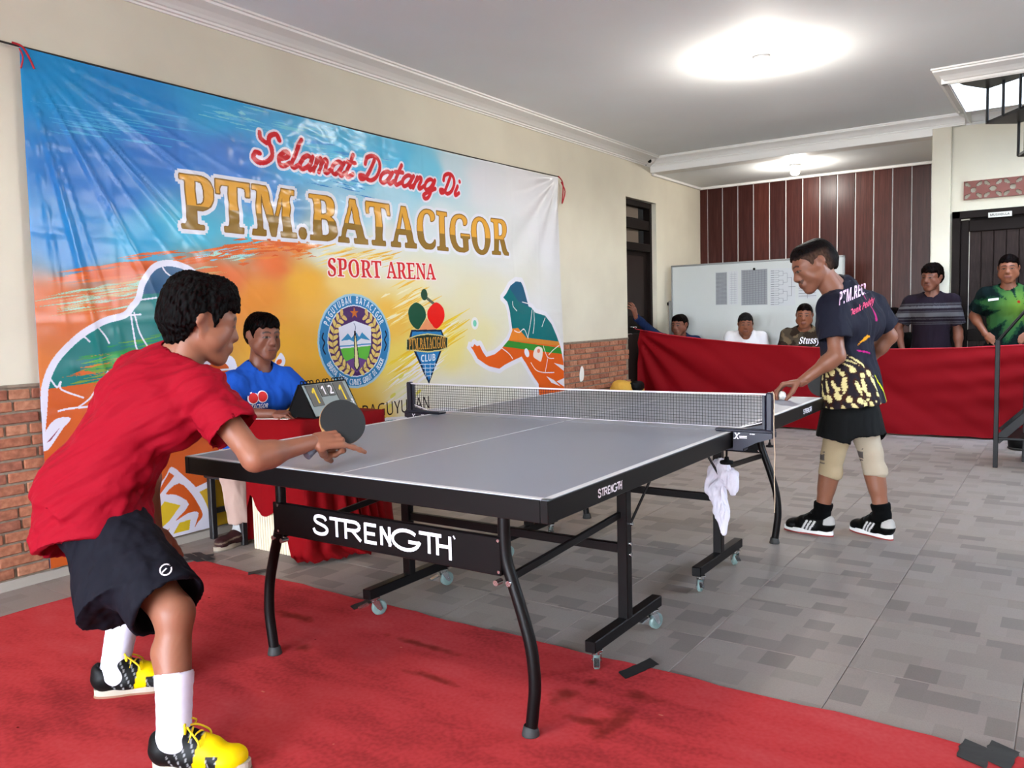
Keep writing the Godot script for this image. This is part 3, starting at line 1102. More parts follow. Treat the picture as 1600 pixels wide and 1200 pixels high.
func build_net() -> void:
	var n := thing("table_tennis_net", "dark mesh net with white top tape clamped across the middle of the table", "net")
	var navy: StandardMaterial3D = mats.navy_plastic
	for e in [-1.0, 1.0]:
		var st := flat()
		box(st, Vector3(e * 0.903, 0.838, 0), Vector3(0.026, 0.152, 0.03), 0.005)
		box(st, Vector3(e * 0.88, 0.833, 0), Vector3(0.012, 0.142, 0.014), 0.002)
		prism(st, PackedVector2Array([Vector2(e * 0.876, 0.774), Vector2(e * 0.81, 0.774), Vector2(e * 0.876, 0.79)]), 0.012, Transform3D(Basis(), Vector3(0, 0, -0.006)))
		var post := put("post", done(st), navy, n)
		st = flat()
		box(st, Vector3(e * 0.807, 0.767, 0), Vector3(0.222, 0.012, 0.06), 0.004)
		prism(st, PackedVector2Array([Vector2(e * 0.769, 0.762), Vector2(e * 0.918, 0.762), Vector2(e * 0.918, 0.742), Vector2(e * 0.86, 0.724), Vector2(e * 0.8, 0.693), Vector2(e * 0.769, 0.69)]), 0.06, Transform3D(Basis(), Vector3(0, 0, -0.03)))
		box(st, Vector3(e * 0.76, 0.692, 0), Vector3(0.1, 0.012, 0.05), 0.003)
		var clamp_part := put("clamp", done(st), navy, n)
		st = flat()
		tube(st, [Vector3(e * 0.74, 0.69, 0.02), Vector3(e * 0.74, 0.645, 0.02)], 0.004, 8)
		lathe(st, [Vector2(0, 0.632), Vector2(0.024, 0.632), Vector2(0.027, 0.637), Vector2(0.025, 0.644), Vector2(0.01, 0.648), Vector2(0.008, 0.66), Vector2(0, 0.66)], 16, Transform3D(Basis(), Vector3(e * 0.74, 0, 0.02)))
		put("knob", done(st), mats.black_matte, clamp_part)
		st = flat()
		tube(st, [Vector3(e * 0.895, 0.745, -0.02), Vector3(e * 0.895, 0.72, -0.02)], 0.003, 8)
		lathe(st, [Vector2(0, 0.703), Vector2(0.014, 0.703), Vector2(0.015, 0.709), Vector2(0.006, 0.712), Vector2(0.005, 0.72), Vector2(0, 0.72)], 12, Transform3D(Basis(), Vector3(e * 0.895, 0, -0.02)))
		put("knob", done(st), mats.black_matte, clamp_part)
		var print_at := Transform3D(Basis(), Vector3(0.772 if e > 0 else -0.872, 0.736, 0.0304))
		put("lettering", stroke_mesh([[Vector2(0, 0), Vector2(0.006, 0.001), Vector2(0.019, 0.02), Vector2(0.025, 0.021)], [Vector2(0.004, 0.021), Vector2(0.008, 0.02), Vector2(0.015, 0.001), Vector2(0.019, 0.0)], [Vector2(0.022, 0.009), Vector2(0.052, 0.010)], [Vector2(0.023, 0.003), Vector2(0.052, 0.004)], [Vector2(0.063, 0.02), Vector2(0.068, 0.02)], [Vector2(0.07, 0.02), Vector2(0.082, 0.02)]], 0.0036, print_at), mats.white_print, clamp_part)
		var cord := flat()
		if e > 0:
			tube(cord, curve([Vector3(0.905, 0.914, 0.004), Vector3(0.921, 0.908, 0.012), Vector3(0.922, 0.8, 0.016), Vector3(0.924, 0.74, 0.02), Vector3(0.927, 0.68, 0.02), Vector3(0.924, 0.6, 0.018), Vector3(0.927, 0.52, 0.02), Vector3(0.925, 0.46, 0.02)], 5), 0.0015, 6)
			put("cord", done(cord), mat("cord_cream", Color(0.75, 0.66, 0.55), 0.9), post)
	var tape := flat()
	tube(tape, [Vector3(-0.893, 0.906, 0), Vector3(-0.4, 0.903, 0), Vector3(0, 0.902, 0), Vector3(0.4, 0.903, 0), Vector3(0.893, 0.907, 0)], 0.0085, 8, true, 0.4)
	put("tape", done(tape), mats.net_white, n)
	# white lashing up the slanting end of the net
	tape = flat()
	tube(tape, [Vector3(0.79, 0.776, 0.001), Vector3(0.876, 0.80, 0.001)], 0.0022, 6)
	tube(tape, [Vector3(-0.79, 0.776, 0.001), Vector3(-0.876, 0.80, 0.001)], 0.0022, 6)
	tube(tape, [Vector3(-0.79, 0.776, 0.001), Vector3(0.79, 0.776, 0.001)], 0.0012, 5)
	put("lashing", done(tape), mats.net_white, n)
	var mesh := flat()
	var step := 0.0122
	for k in range(-72, 73):
		var x := k * step
		var low := 0.776 + maxf(0.0, absf(x) - 0.79) * 0.28
		bar(mesh, Vector3(x, low, 0), Vector3(x, 0.902, 0), 0.0013, 0.0013, 0.0, Vector3(0, 0, 1))
	for k in 11:
		var y := 0.778 + k * 0.0118
		var half := 0.876 if k > 1 else 0.79 + k * 0.042
		bar(mesh, Vector3(-half, y, 0), Vector3(half, y, 0), 0.0013, 0.0013, 0.0)
	var net := put("net_mesh", done(mesh), mats.net_cord, n)
	net.set_meta("kind", "stuff")


func build_score_table() -> void:
	# a small desk under a red cloth
	var top_y := 0.718
	var desk := thing("desk", "small cream ribbed desk hidden under the red cloth beside the referee", "desk", Vector3(-1.62, 0, -0.02))
	var cream := mat("cream_board", Color(0.78, 0.72, 0.62), 0.6)
	put("top", box_mesh(Vector3(0.43, 0.02, 0.60), 0.003, Vector3(0, top_y - 0.018, 0)), cream, desk)
	var st := flat()
	for k in 21:
		box(st, Vector3(-0.2 + k * 0.02, 0.34, 0.29), Vector3(0.0165, 0.68, 0.014), 0.003)
	put("front_panel", done(st), cream, desk)
	for e in [-0.2, 0.2]:
		put("side_panel", box_mesh(Vector3(0.015, 0.69, 0.58), 0.002, Vector3(e, 0.345, 0)), cream, desk)

	var cm := mat("red_cloth", Color(0.42, 0.012, 0.035), 0.8)
	cm.metallic_specular = 0.2
	var cloth := flat()
	var nz := noise(1.0, 2, 91)
	var cx := -1.62
	var cz := -0.02
	# rings running from the middle of the top over the edge and down in folds
	var seg := 160
	var rows := 20
	var ring := func(i: int, j: int) -> Vector3:
		var a := TAU * i / seg
		var hx := 0.224
		var hz := 0.312
		var d := Vector2(cos(a), sin(a))
		var k := minf(hx / maxf(absf(d.x), 1e-4), hz / maxf(absf(d.y), 1e-4))
		var p := d * k
		if j <= 3:
			var q: Vector2 = p * j / 3.0
			return Vector3(cx + q.x, top_y + 0.001, cz + q.y)
		# hem: short at the front corner by the wall, long at the corner toward the table
		var front := clampf(d.y, 0, 1)
		var right := clampf(d.x, 0, 1)
		var hem := 0.66 + 0.04 * nz.get_noise_2d(cos(a) * 3.0, sin(a) * 3.0)
		if p.y > hz - 0.001:
			var u := clampf((p.x + hx) / (2.0 * hx), 0, 1)
			hem = 0.50 - 0.02 * sin(u * 14.0) - 0.07 * exp(-pow((u - 0.12) / 0.05, 2)) + 0.24 * smoothstep(0.55, 0.85, u)
		elif d.x > 0.0:
			hem = 0.725
		var t := (j - 3.0) / (rows - 3.0)
		var y := top_y - hem * t
		var flare := 0.004 + 0.02 * t + 0.09 * right * t * t
		var fold := sin(a * 22.0 + 3.0 * nz.get_noise_2d(a * 2.0, 3.0)) * (0.004 + 0.02 * t) * (0.25 + 1.4 * right * right)
		if y < 0.03:
			flare += (0.03 - y) * 3.5
			y = 0.012 + 0.015 * absf(sin(a * 31.0 + t * 9.0))
		return Vector3(cx + p.x + d.x * (flare + fold), y, cz + p.y + d.y * (flare * (0.35 + 0.0 * front) + fold * 0.5))
	cloth.set_smooth_group(1)
	for j in rows:
		for i in seg:
			var a: Vector3 = ring.call(i, j)
			var b: Vector3 = ring.call(i + 1, j)
			var c: Vector3 = ring.call(i + 1, j + 1)
			var d: Vector3 = ring.call(i, j + 1)
			quad(cloth, a, b, c, d)
	tag(put("tablecloth", done(cloth), cm), "dark red cloth draped over the referee's desk and trailing on the floor", "tablecloth")

	# flip scoreboard like a tent
	var sb := thing("scoreboard", "black flip scoreboard on the referee's desk showing yellow ones", "scoreboard", Vector3(-1.535, top_y + 0.004, 0.0), 0.1)
	var hz2 := 0.185
	var h := 0.178
	st = flat()
	for s in [-1.0, 1.0]:
		prism(st, PackedVector2Array([Vector2(s * 0.1, 0), Vector2(s * 0.094, 0), Vector2(0, h - 0.006), Vector2(s * 0.006, h)]), hz2 * 2.0, Transform3D(Basis(), Vector3(0, 0, -hz2)))
	prism(st, PackedVector2Array([Vector2(-0.09, 0.004), Vector2(0.09, 0.004), Vector2(0, h - 0.008)]), 0.003, Transform3D(Basis(), Vector3(0, 0, hz2 - 0.005)))
	put("stand", done(st), mats.black_matte, sb)
	var slope := Basis(Vector3(0, 0, -1), Vector3(-0.1, h, 0).normalized(), Vector3(h, 0.1, 0).normalized())
	var face := Transform3D(slope, Vector3(0.052, h * 0.5, 0))
	var grey := mat("score_board_grey", Color(0.46, 0.5, 0.5), 0.5)
	put("face", box_mesh(Vector3(0.345, 0.185, 0.003), 0.001), grey, sb, face * Transform3D(Basis(), Vector3(0, 0, 0.0035)))
	var card_m := mat("score_card", Color(0.045, 0.045, 0.05), 0.45)
	var yel := mat("score_yellow", Color(0.86, 0.74, 0.08), 0.6)
	for spec in [[-0.115, 0.085, 0.125, "1", true], [-0.038, 0.052, 0.075, "1", false], [0.022, 0.052, 0.075, "2", false], [0.1, 0.085, 0.125, "1", true]]:
		var card := put("card", box_mesh(Vector3(spec[1], spec[2], 0.003), 0.001), card_m, sb, face * Transform3D(Basis(), Vector3(spec[0], 0.088 - spec[2] * 0.5, 0.007)))
		var w: float = (0.036 if spec[4] else 0.03) * (1.0 if spec[3] == "2" else 0.8)
		var hh: float = 0.092 if spec[4] else 0.052
		put("number", text_mesh(spec[3], w, hh), yel if spec[4] else mats.white_print, card, Transform3D(Basis(), Vector3(-w * 0.5, -hh * 0.52, 0.002)))
	put("number", text_mesh("1", 0.012, 0.03), mats.white_print, sb, face * Transform3D(Basis(), Vector3(0.15, -0.05, 0.0056)))
	for k in 14:
		if k in [4, 7, 9]:
			continue
		var zz := -0.16 + k * 0.0246
		var rp := []
		for q in 13:
			var a := TAU * q / 12.0
			rp.append(Vector3(0.011 * cos(a), h + 0.004 + 0.011 * sin(a), zz))
		put("ring", tube_mesh(rp, 0.0028, 6), mats.black_matte, sb)
	# papers lying by the scoreboard
	var paper := mat("paper", Color(0.82, 0.8, 0.77), 0.8)
	var pp := flat()
	box(pp, Vector3(0, 0, 0), Vector3(0.21, 0.003, 0.297), 0.0, Basis(Vector3.UP, 0.35))
	tag(put("paper", done(pp), paper, null, Transform3D(Basis(), Vector3(-1.70, top_y + 0.003, 0.13))), "white score sheet under the referee's hand on the red cloth", "paper")


# ------------------------------------------------------------------ the vinyl banner

func blob_ground(im: Image) -> void:
	# soft colour ground from scattered control colours
	var w := 120
	var h := 62
	var low := Image.create(w, h, false, Image.FORMAT_RGB8)
	var cs := [
		[Vector2(20, 40), 0x2389c4], [Vector2(200, 60), 0x2a85c6], [Vector2(400, 40), 0x3f9fd2], [Vector2(120, 220), 0x2a70bd], [Vector2(260, 130), 0x3a74c0], [Vector2(420, 140), 0x4a7cc4], [Vector2(520, 210), 0x4f8ac8], [Vector2(60, 330), 0x1d7cc0], [Vector2(200, 320), 0x2b9ac8], [Vector2(330, 300), 0x43aac8], [Vector2(480, 285), 0x50b4cc],
		[Vector2(640, 90), 0x5cb2dc], [Vector2(780, 70), 0x58b8e0], [Vector2(950, 60), 0x4fb6df], [Vector2(1080, 60), 0x74c2de], [Vector2(1190, 40), 0xbfd3dc], [Vector2(1350, 60), 0xd4d4d8], [Vector2(1600, 60), 0xd8d7da], [Vector2(1750, 200), 0xd6d5d8], [Vector2(760, 200), 0x9cc6dc], [Vector2(950, 180), 0xa8cfdf], [Vector2(1120, 220), 0xcdd6da], [Vector2(1400, 260), 0xd2d2d2], [Vector2(700, 300), 0xcfd2c4], [Vector2(900, 300), 0xd6d6cf],
		[Vector2(60, 440), 0xd06a34], [Vector2(200, 420), 0xcd6832], [Vector2(380, 380), 0xd96f3c], [Vector2(520, 340), 0xe0713c], [Vector2(40, 600), 0xd0722f], [Vector2(480, 430), 0xdd8a36], [Vector2(620, 400), 0xe0a53a], [Vector2(760, 370), 0xe2c076], [Vector2(560, 560), 0xdda030], [Vector2(700, 600), 0xdfa638], [Vector2(900, 480), 0xe0b04a], [Vector2(1000, 400), 0xe0d2a0], [Vector2(1100, 380), 0xd8d2bc], [Vector2(1250, 440), 0xd8cfae], [Vector2(1400, 450), 0xd4cfb8],
		[Vector2(950, 600), 0xe2c860], [Vector2(1150, 560), 0xe0cf80], [Vector2(1290, 560), 0xdacfa0], [Vector2(1420, 640), 0xd8d4c4], [Vector2(1600, 500), 0xd6d5d6], [Vector2(1700, 700), 0xd4d3d8], [Vector2(1000, 720), 0xdcd6c4], [Vector2(1150, 720), 0xd8d4c8], [Vector2(1300, 800), 0xd8d4c8], [Vector2(200, 760), 0xcf9c2c], [Vector2(380, 760), 0xd3a22e], [Vector2(560, 760), 0xd8a430], [Vector2(300, 880), 0xc9a22e], [Vector2(760, 760), 0xdcab3a], [Vector2(60, 850), 0xcc9530], [Vector2(900, 860), 0xd8c080], [Vector2(1500, 880), 0xd4d2cc]]
	var nz := noise(0.05, 2, 12)
	for y in h:
		for x in w:
			var p := Vector2(x + 0.5, y + 0.5) * 15.0
			p += Vector2(nz.get_noise_2d(x, y * 3.0), nz.get_noise_2d(x + 300.0, y)) * 26.0
			var sum := Vector3.ZERO
			var k := 0.0
			for c in cs:
				var q: Vector2 = c[0]
				var d := (q - p) * Vector2(0.8, 1.15)
				var wt := 1.0 / pow(d.length_squared() + 250.0, 1.9)
				var v: int = c[1]
				sum += Vector3(v >> 16, (v >> 8) & 255, v & 255) * wt
				k += wt
			sum /= k * 255.0
			low.set_pixel(x, y, Color(sum.x, sum.y, sum.z))
	low.resize(1800, 922, Image.INTERPOLATE_CUBIC)
	im.blit_rect(low, Rect2i(0, 0, 1800, 922), Vector2i.ZERO)


func bristles(im: Image, r: RandomNumberGenerator, a: Vector2, b: Vector2, spread: float, n: int, cols: Array, length := 90.0, wide := 5.0, tilt := -0.12) -> void:
	# dry-brush marks strewn along a line
	for k in n:
		var t := r.randf()
		var p := a.lerp(b, t) + Vector2(r.randfn(0, 12), r.randfn(0, spread))
		var l := length * r.randf_range(0.25, 1.1)
		var w := wide * r.randf_range(0.25, 1.0)
		var c: Color = cols[r.randi() % cols.size()]
		var mid := p + Vector2(l * 0.5, l * 0.5 * tilt + r.randfn(0, 1.5))
		var e := p + Vector2(l, l * tilt)
		paint_poly(im, PackedVector2Array([p, mid + Vector2(0, w * 0.5), e + Vector2(0, w * 0.2), e, mid - Vector2(0, w * 0.5)]), c)


func clip_paint(im: Image, poly: PackedVector2Array, band: PackedVector2Array, c: Color) -> void:
	for q in Geometry2D.intersect_polygons(poly, band):
		paint_poly(im, q, c)


func script_word(im: Image, word: String, at: Vector2, width: float, h: float, pen: float, c: Color) -> void:
	var al := {
		"S": [0.66, [[0.62, 0.82], [0.52, 0.99], [0.37, 0.9], [0.37, 0.68], [0.47, 0.48], [0.5, 0.26], [0.38, 0.06], [0.2, 0.02], [0.05, 0.14], [0.06, 0.3], [0.17, 0.3]], [[0.08, 0.95], [0.13, 0.78], [0.3, 0.66]]],
		"e": [0.36, [[0.05, 0.22], [0.27, 0.33], [0.27, 0.46], [0.15, 0.47], [0.05, 0.3], [0.08, 0.08], [0.22, 0.03], [0.38, 0.16]]],
		"l": [0.27, [[0.24, 0.98], [0.15, 0.6], [0.08, 0.2], [0.14, 0.03], [0.3, 0.16]]],
		"a": [0.45, [[0.36, 0.42], [0.21, 0.49], [0.07, 0.36], [0.04, 0.14], [0.13, 0.03], [0.26, 0.14], [0.36, 0.42]], [[0.39, 0.49], [0.31, 0.14], [0.37, 0.03], [0.48, 0.16]]],
		"m": [0.56, [[0.08, 0.47], [0.05, 0.26], [0.01, 0.02]], [[0.05, 0.26], [0.17, 0.48], [0.24, 0.4], [0.2, 0.02]], [[0.22, 0.26], [0.34, 0.48], [0.42, 0.4], [0.38, 0.1], [0.44, 0.03], [0.56, 0.16]]],
		"n": [0.4, [[0.08, 0.47], [0.05, 0.26], [0.01, 0.02]], [[0.05, 0.26], [0.17, 0.48], [0.25, 0.4], [0.21, 0.1], [0.27, 0.03], [0.4, 0.16]]],
		"t": [0.3, [[0.2, 0.84], [0.12, 0.44], [0.08, 0.16], [0.14, 0.03], [0.3, 0.16]], [[0.03, 0.54], [0.29, 0.56]]],
		"g": [0.46, [[0.36, 0.42], [0.21, 0.49], [0.07, 0.36], [0.04, 0.14], [0.13, 0.03], [0.26, 0.14], [0.36, 0.42]], [[0.39, 0.49], [0.33, 0.1], [0.26, -0.26], [0.13, -0.34], [0.05, -0.22], [0.2, -0.06], [0.46, 0.14]]],
		"i": [0.24, [[0.12, 0.47], [0.06, 0.14], [0.11, 0.03], [0.24, 0.16]], [[0.17, 0.72], [0.18, 0.7]]],
		"D": [0.66, [[0.36, 0.84], [0.28, 0.4], [0.2, 0.1], [0.06, 0.02], [0.0, 0.14], [0.14, 0.16], [0.36, 0.03], [0.54, 0.2], [0.6, 0.56], [0.5, 0.86], [0.3, 0.98], [0.1, 0.86], [0.08, 0.62]]]}
	var total := 0.0
	for ch in word:
		total += al[ch][0]
	var sx := width / (total + 0.1)
	var x := 0.0
	for ch in word:
		var g: Array = al[ch]
		for s in range(1, g.size()):
			var pts := []
			for p in g[s]:
				pts.append(at + Vector2((x + p[0] + p[1] * 0.2) * sx, -p[1] * h))
			paint_line(im, curve2(pts, 6), pen, c)
			paint_disc(im, pts[0], Vector2(pen, pen) * 0.5, c)
		x += g[0]


func arc_text(im: Image, s: String, c: Vector2, r: float, a0: float, a1: float, size: float, col: Color, below: bool) -> void:
	var n := s.length()
	for k in n:
		if s[k] == " ":
			continue
		var a := lerpf(a0, a1, (k + 0.5) / n)
		var z := text_size(text_tris(s[k], "Droid Sans", true))
		var up := Vector2(cos(a), sin(a)) * (-1.0 if below else 1.0)
		var right := Vector2(-up.y, up.x)
		var base := c + Vector2(cos(a), sin(a)) * r - up * size * 0.36 - right * z.x * size * 0.3
		paint_text(im, s[k], Transform2D(right * size * 0.6, up * size, base), col)


func banner_picture() -> ImageTexture:
	var im := Image.create(1800, 922, false, Image.FORMAT_RGB8)
	blob_ground(im)
	var r := RandomNumberGenerator.new()
	r.seed = 4242
	var white := Color(0.86, 0.85, 0.90)
	var orange := Color(0.80, 0.36, 0.15)
	var cyan := Color(0.45, 0.76, 0.84)
	var pale := Color(0.62, 0.80, 0.70)
	# brush edges between sky and orange, cyan scratches high up, yellow against white
	bristles(im, r, Vector2(0, 404), Vector2(560, 300), 7, 130, [orange, Color(0.84, 0.42, 0.2), orange], 130, 9, -0.16)
	bristles(im, r, Vector2(0, 452), Vector2(330, 382), 12, 110, [Color(0.62, 0.72, 0.62), Color(0.75, 0.62, 0.4), pale, orange], 110, 5, -0.16)
	bristles(im, r, Vector2(420, 330), Vector2(640, 300), 16, 60, [orange, Color(0.86, 0.5, 0.24)], 70, 8, -0.14)
	bristles(im, r, Vector2(330, 345), Vector2(430, 338), 8, 26, [Color(0.66, 0.82, 0.76), Color(0.5, 0.75, 0.85)], 60, 4, -0.2)
	bristles(im, r, Vector2(10, 110), Vector2(170, 95), 18, 26, [Color(0.3, 0.66, 0.84), Color(0.26, 0.6, 0.82)], 190, 4, -0.02)
	bristles(im, r, Vector2(330, 24), Vector2(640, 44), 12, 40, [cyan, Color(0.36, 0.68, 0.86)], 90, 8, 0.0)
	bristles(im, r, Vector2(560, 60), Vector2(860, 110), 30, 46, [Color(0.5, 0.8, 0.88), Color(0.3, 0.6, 0.84), cyan], 120, 9, -0.05)
	bristles(im, r, Vector2(600, 130), Vector2(820, 150), 14, 26, [Color(0.24, 0.5, 0.74), Color(0.42, 0.7, 0.86)], 80, 5, 0.05)
	bristles(im, r, Vector2(640, 330), Vector2(900, 330), 16, 60, [Color(0.9, 0.8, 0.5), Color(0.87, 0.66, 0.26), Color(0.88, 0.86, 0.76)], 110, 6, -0.25)
	bristles(im, r, Vector2(880, 470), Vector2(1010, 440), 26, 60, [Color(0.9, 0.76, 0.4), Color(0.88, 0.68, 0.26), Color(0.9, 0.86, 0.7)], 110, 8, -0.35)
	bristles(im, r, Vector2(880, 640), Vector2(1130, 540), 22, 70, [Color(0.88, 0.76, 0.22), Color(0.86, 0.7, 0.2), Color(0.88, 0.86, 0.8)], 150, 12, -0.38)
	bristles(im, r, Vector2(860, 690), Vector2(1050, 640), 20, 40, [Color(0.87, 0.85, 0.86), Color(0.84, 0.82, 0.62)], 120, 9, -0.4)
	for p in [Vector2(905, 690), Vector2(890, 718), Vector2(940, 640), Vector2(1010, 690)]:
		paint_disc(im, p, Vector2(12, 5), Color(0.82, 0.78, 0.36), -0.4)

	# the big player on the left of the banner: white-edged shape filled in bands
	var body := curve2([Vector2(-31, 930), Vector2(-2, 633), Vector2(4, 587), Vector2(18, 553), Vector2(40, 525), Vector2(78, 493), Vector2(122, 469), Vector2(162, 458), Vector2(176, 443), Vector2(189, 428), Vector2(198, 400), Vector2(216, 374), Vector2(238, 358), Vector2(268, 353), Vector2(303, 360), Vector2(332, 377), Vector2(352, 403), Vector2(368, 451), Vector2(374, 534), Vector2(381, 604), Vector2(400, 676), Vector2(372, 757), Vector2(331, 834), Vector2(182, 858), Vector2(107, 969)], 4, true)
	paint_poly(im, body, white)
	var inner := PackedVector2Array()
	var inset := Geometry2D.offset_polygon(body, -13.0)
	for q in inset:
		if q.size() > inner.size():
			inner = q
	var all := func(y0: float, y1: float, s: float) -> PackedVector2Array:
		return PackedVector2Array([Vector2(-50, y0), Vector2(700, y0 + s), Vector2(700, y1 + s), Vector2(-50, y1)])
	clip_paint(im, inner, all.call(0, 1000, 0), Color(0.78, 0.36, 0.15))
	clip_paint(im, inner, all.call(300, 480, 40), Color(0.13, 0.31, 0.46))
	clip_paint(im, inner, all.call(440, 600, -50), Color(0.10, 0.44, 0.43))
	bristles(im, r, Vector2(60, 560), Vector2(300, 520), 12, 90, [Color(0.16, 0.56, 0.26), Color(0.36, 0.58, 0.22), Color(0.75, 0.45, 0.2), Color(0.2, 0.5, 0.3)], 100, 7, -0.12)
	bristles(im, r, Vector2(50, 590), Vector2(240, 560), 10, 60, [Color(0.78, 0.38, 0.16), Color(0.45, 0.55, 0.2)], 90, 7, -0.12)
	for l in [[Vector2(246, 358), Vector2(258, 379), Vector2(290, 398)], [Vector2(193, 435), Vector2(231, 430)], [Vector2(176, 450), Vector2(181, 500), Vector2(187, 533), Vector2(206, 532)], [Vector2(184, 458), Vector2(194, 501), Vector2(214, 537), Vector2(216, 552)], [Vector2(216, 552), Vector2(228, 531), Vector2(248, 528)], [Vector2(109, 484), Vector2(124, 503), Vector2(131, 517)], [Vector2(67, 503), Vector2(84, 504), Vector2(94, 513)], [Vector2(18, 576), Vector2(30, 594), Vector2(37, 585), Vector2(38, 599), Vector2(76, 617)], [Vector2(126, 570), Vector2(107, 595), Vector2(88, 620), Vector2(68, 633)], [Vector2(29, 638), Vector2(50, 635), Vector2(92, 635)], [Vector2(167, 465), Vector2(197, 463)]]:
		paint_line(im, curve2(l, 4), 3.4, white)
	paint_poly(im, curve2([Vector2(-1, 684), Vector2(12, 662), Vector2(29, 650), Vector2(52, 653), Vector2(35, 672), Vector2(19, 693), Vector2(7, 706), Vector2(-2, 704)], 3, true), white)
	paint_poly(im, PackedVector2Array([Vector2(6, 692), Vector2(30, 669), Vector2(13, 690)]), Color(0.55, 0.3, 0.35))
	# sky and cap edge kept clear of the letters, then the arm low on the banner
	paint_poly(im, curve2([Vector2(174, 857), Vector2(204, 824), Vector2(231, 794), Vector2(247, 776), Vector2(272, 799), Vector2(300, 829), Vector2(321, 867), Vector2(327, 896), Vector2(318, 929), Vector2(212, 931), Vector2(182, 898)], 4, true), white)
	paint_poly(im, PackedVector2Array([Vector2(190, 847), Vector2(221, 814), Vector2(240, 786), Vector2(251, 795), Vector2(229, 818), Vector2(202, 843)]), Color(0.8, 0.36, 0.16))
	paint_poly(im, curve2([Vector2(231, 829), Vector2(262, 813), Vector2(290, 843), Vector2(309, 879), Vector2(311, 894), Vector2(300, 904), Vector2(292, 912), Vector2(303, 884), Vector2(279, 879), Vector2(249, 889), Vector2(281, 861), Vector2(254, 836)], 3, true), Color(0.78, 0.34, 0.14))
	paint_poly(im, PackedVector2Array([Vector2(194, 877), Vector2(227, 844), Vector2(261, 859), Vector2(236, 886), Vector2(209, 902)]), Color(0.82, 0.70, 0.16))
	paint_poly(im, PackedVector2Array([Vector2(243, 915), Vector2(258, 895), Vector2(283, 894), Vector2(279, 915)]), Color(0.82, 0.70, 0.16))
	paint_poly(im, PackedVector2Array([Vector2(217, 914), Vector2(235, 902), Vector2(225, 919)]), Color(0.78, 0.34, 0.14))
	# a bit of the same figure beside the referee
	paint_poly(im, curve2([Vector2(329, 572), Vector2(373, 554), Vector2(410, 563), Vector2(414, 620), Vector2(360, 630)], 4, true), white)
	paint_poly(im, curve2([Vector2(328, 586), Vector2(364, 568), Vector2(393, 579), Vector2(396, 626), Vector2(352, 632)], 4, true), Color(0.78, 0.34, 0.14))
	paint_line(im, curve2([Vector2(334, 600), Vector2(366, 586), Vector2(396, 585)], 4), 4, white)
	paint_poly(im, curve2([Vector2(522, 570), Vector2(538, 555), Vector2(549, 574), Vector2(536, 592), Vector2(518, 584)], 4, true), white)
	paint_disc(im, Vector2(531, 576), Vector2(8, 6), Color(0.8, 0.36, 0.16), -0.5)

	# the smaller player on the right
	var man := PackedVector2Array([Vector2(1433, 423), Vector2(1448, 412), Vector2(1475, 385), Vector2(1509, 370), Vector2(1539, 371), Vector2(1550, 384), Vector2(1564, 409), Vector2(1585, 452), Vector2(1601, 456), Vector2(1624, 474), Vector2(1681, 485), Vector2(1722, 515), Vector2(1754, 556), Vector2(1771, 582), Vector2(1787, 617), Vector2(1798, 654), Vector2(1800, 733), Vector2(1796, 826), Vector2(1634, 808), Vector2(1629, 719), Vector2(1598, 690), Vector2(1561, 649), Vector2(1531, 619), Vector2(1482, 629), Vector2(1430, 641), Vector2(1401, 651), Vector2(1349, 640), Vector2(1326, 630), Vector2(1290, 612), Vector2(1272, 588), Vector2(1257, 573), Vector2(1269, 574), Vector2(1276, 566), Vector2(1289, 573), Vector2(1302, 571), Vector2(1318, 594), Vector2(1334, 609), Vector2(1379, 603), Vector2(1415, 588), Vector2(1459, 559), Vector2(1479, 529), Vector2(1470, 493), Vector2(1464, 464), Vector2(1454, 437)])
	for q in Geometry2D.offset_polygon(man, 15.0):
		paint_poly(im, q, Color(0.86, 0.85, 0.88))
	paint_poly(im, man, Color(0.84, 0.36, 0.13))
	var strip := func(y0: float, y1: float, s: float) -> PackedVector2Array:
		return PackedVector2Array([Vector2(1300, y0), Vector2(1850, y0 + s), Vector2(1850, y1 + s), Vector2(1300, y1)])
	clip_paint(im, man, strip.call(300, 530, 60), Color(0.07, 0.40, 0.42))
	clip_paint(im, man, PackedVector2Array([Vector2(1426, 354), Vector2(1582, 349), Vector2(1593, 456), Vector2(1517, 435)]), Color(0.12, 0.33, 0.45))
	clip_paint(im, man, strip.call(528, 544, 60), Color(0.78, 0.50, 0.2))
	clip_paint(im, man, strip.call(544, 566, 66), Color(0.2, 0.52, 0.2))
	clip_paint(im, man, PackedVector2Array([Vector2(1418, 527), Vector2(1513, 523), Vector2(1572, 563), Vector2(1416, 562)]), Color(0.87, 0.5, 0.18))
	for l in [[Vector2(1484, 435), Vector2(1486, 452), Vector2(1508, 466)], [Vector2(1543, 437), Vector2(1586, 443)], [Vector2(1605, 463), Vector2(1591, 510), Vector2(1573, 555)], [Vector2(1616, 467), Vector2(1614, 510), Vector2(1605, 543)], [Vector2(1681, 492), Vector2(1659, 522)], [Vector2(1490, 531), Vector2(1520, 538), Vector2(1551, 528), Vector2(1573, 559)], [Vector2(1415, 584), Vector2(1457, 605), Vector2(1478, 623)], [Vector2(1664, 589), Vector2(1691, 630), Vector2(1733, 637)], [Vector2(1691, 635), Vector2(1672, 683)], [Vector2(1585, 642), Vector2(1616, 670), Vector2(1664, 682), Vector2(1732, 687)], [Vector2(1770, 593), Vector2(1726, 609), Vector2(1700, 622)]]:
		paint_line(im, curve2(l, 4), 3.2, Color(0.9, 0.86, 0.86))
	paint_disc(im, Vector2(1563, 608), Vector2(17, 12), Color(0.85, 0.85, 0.88), 0.9)
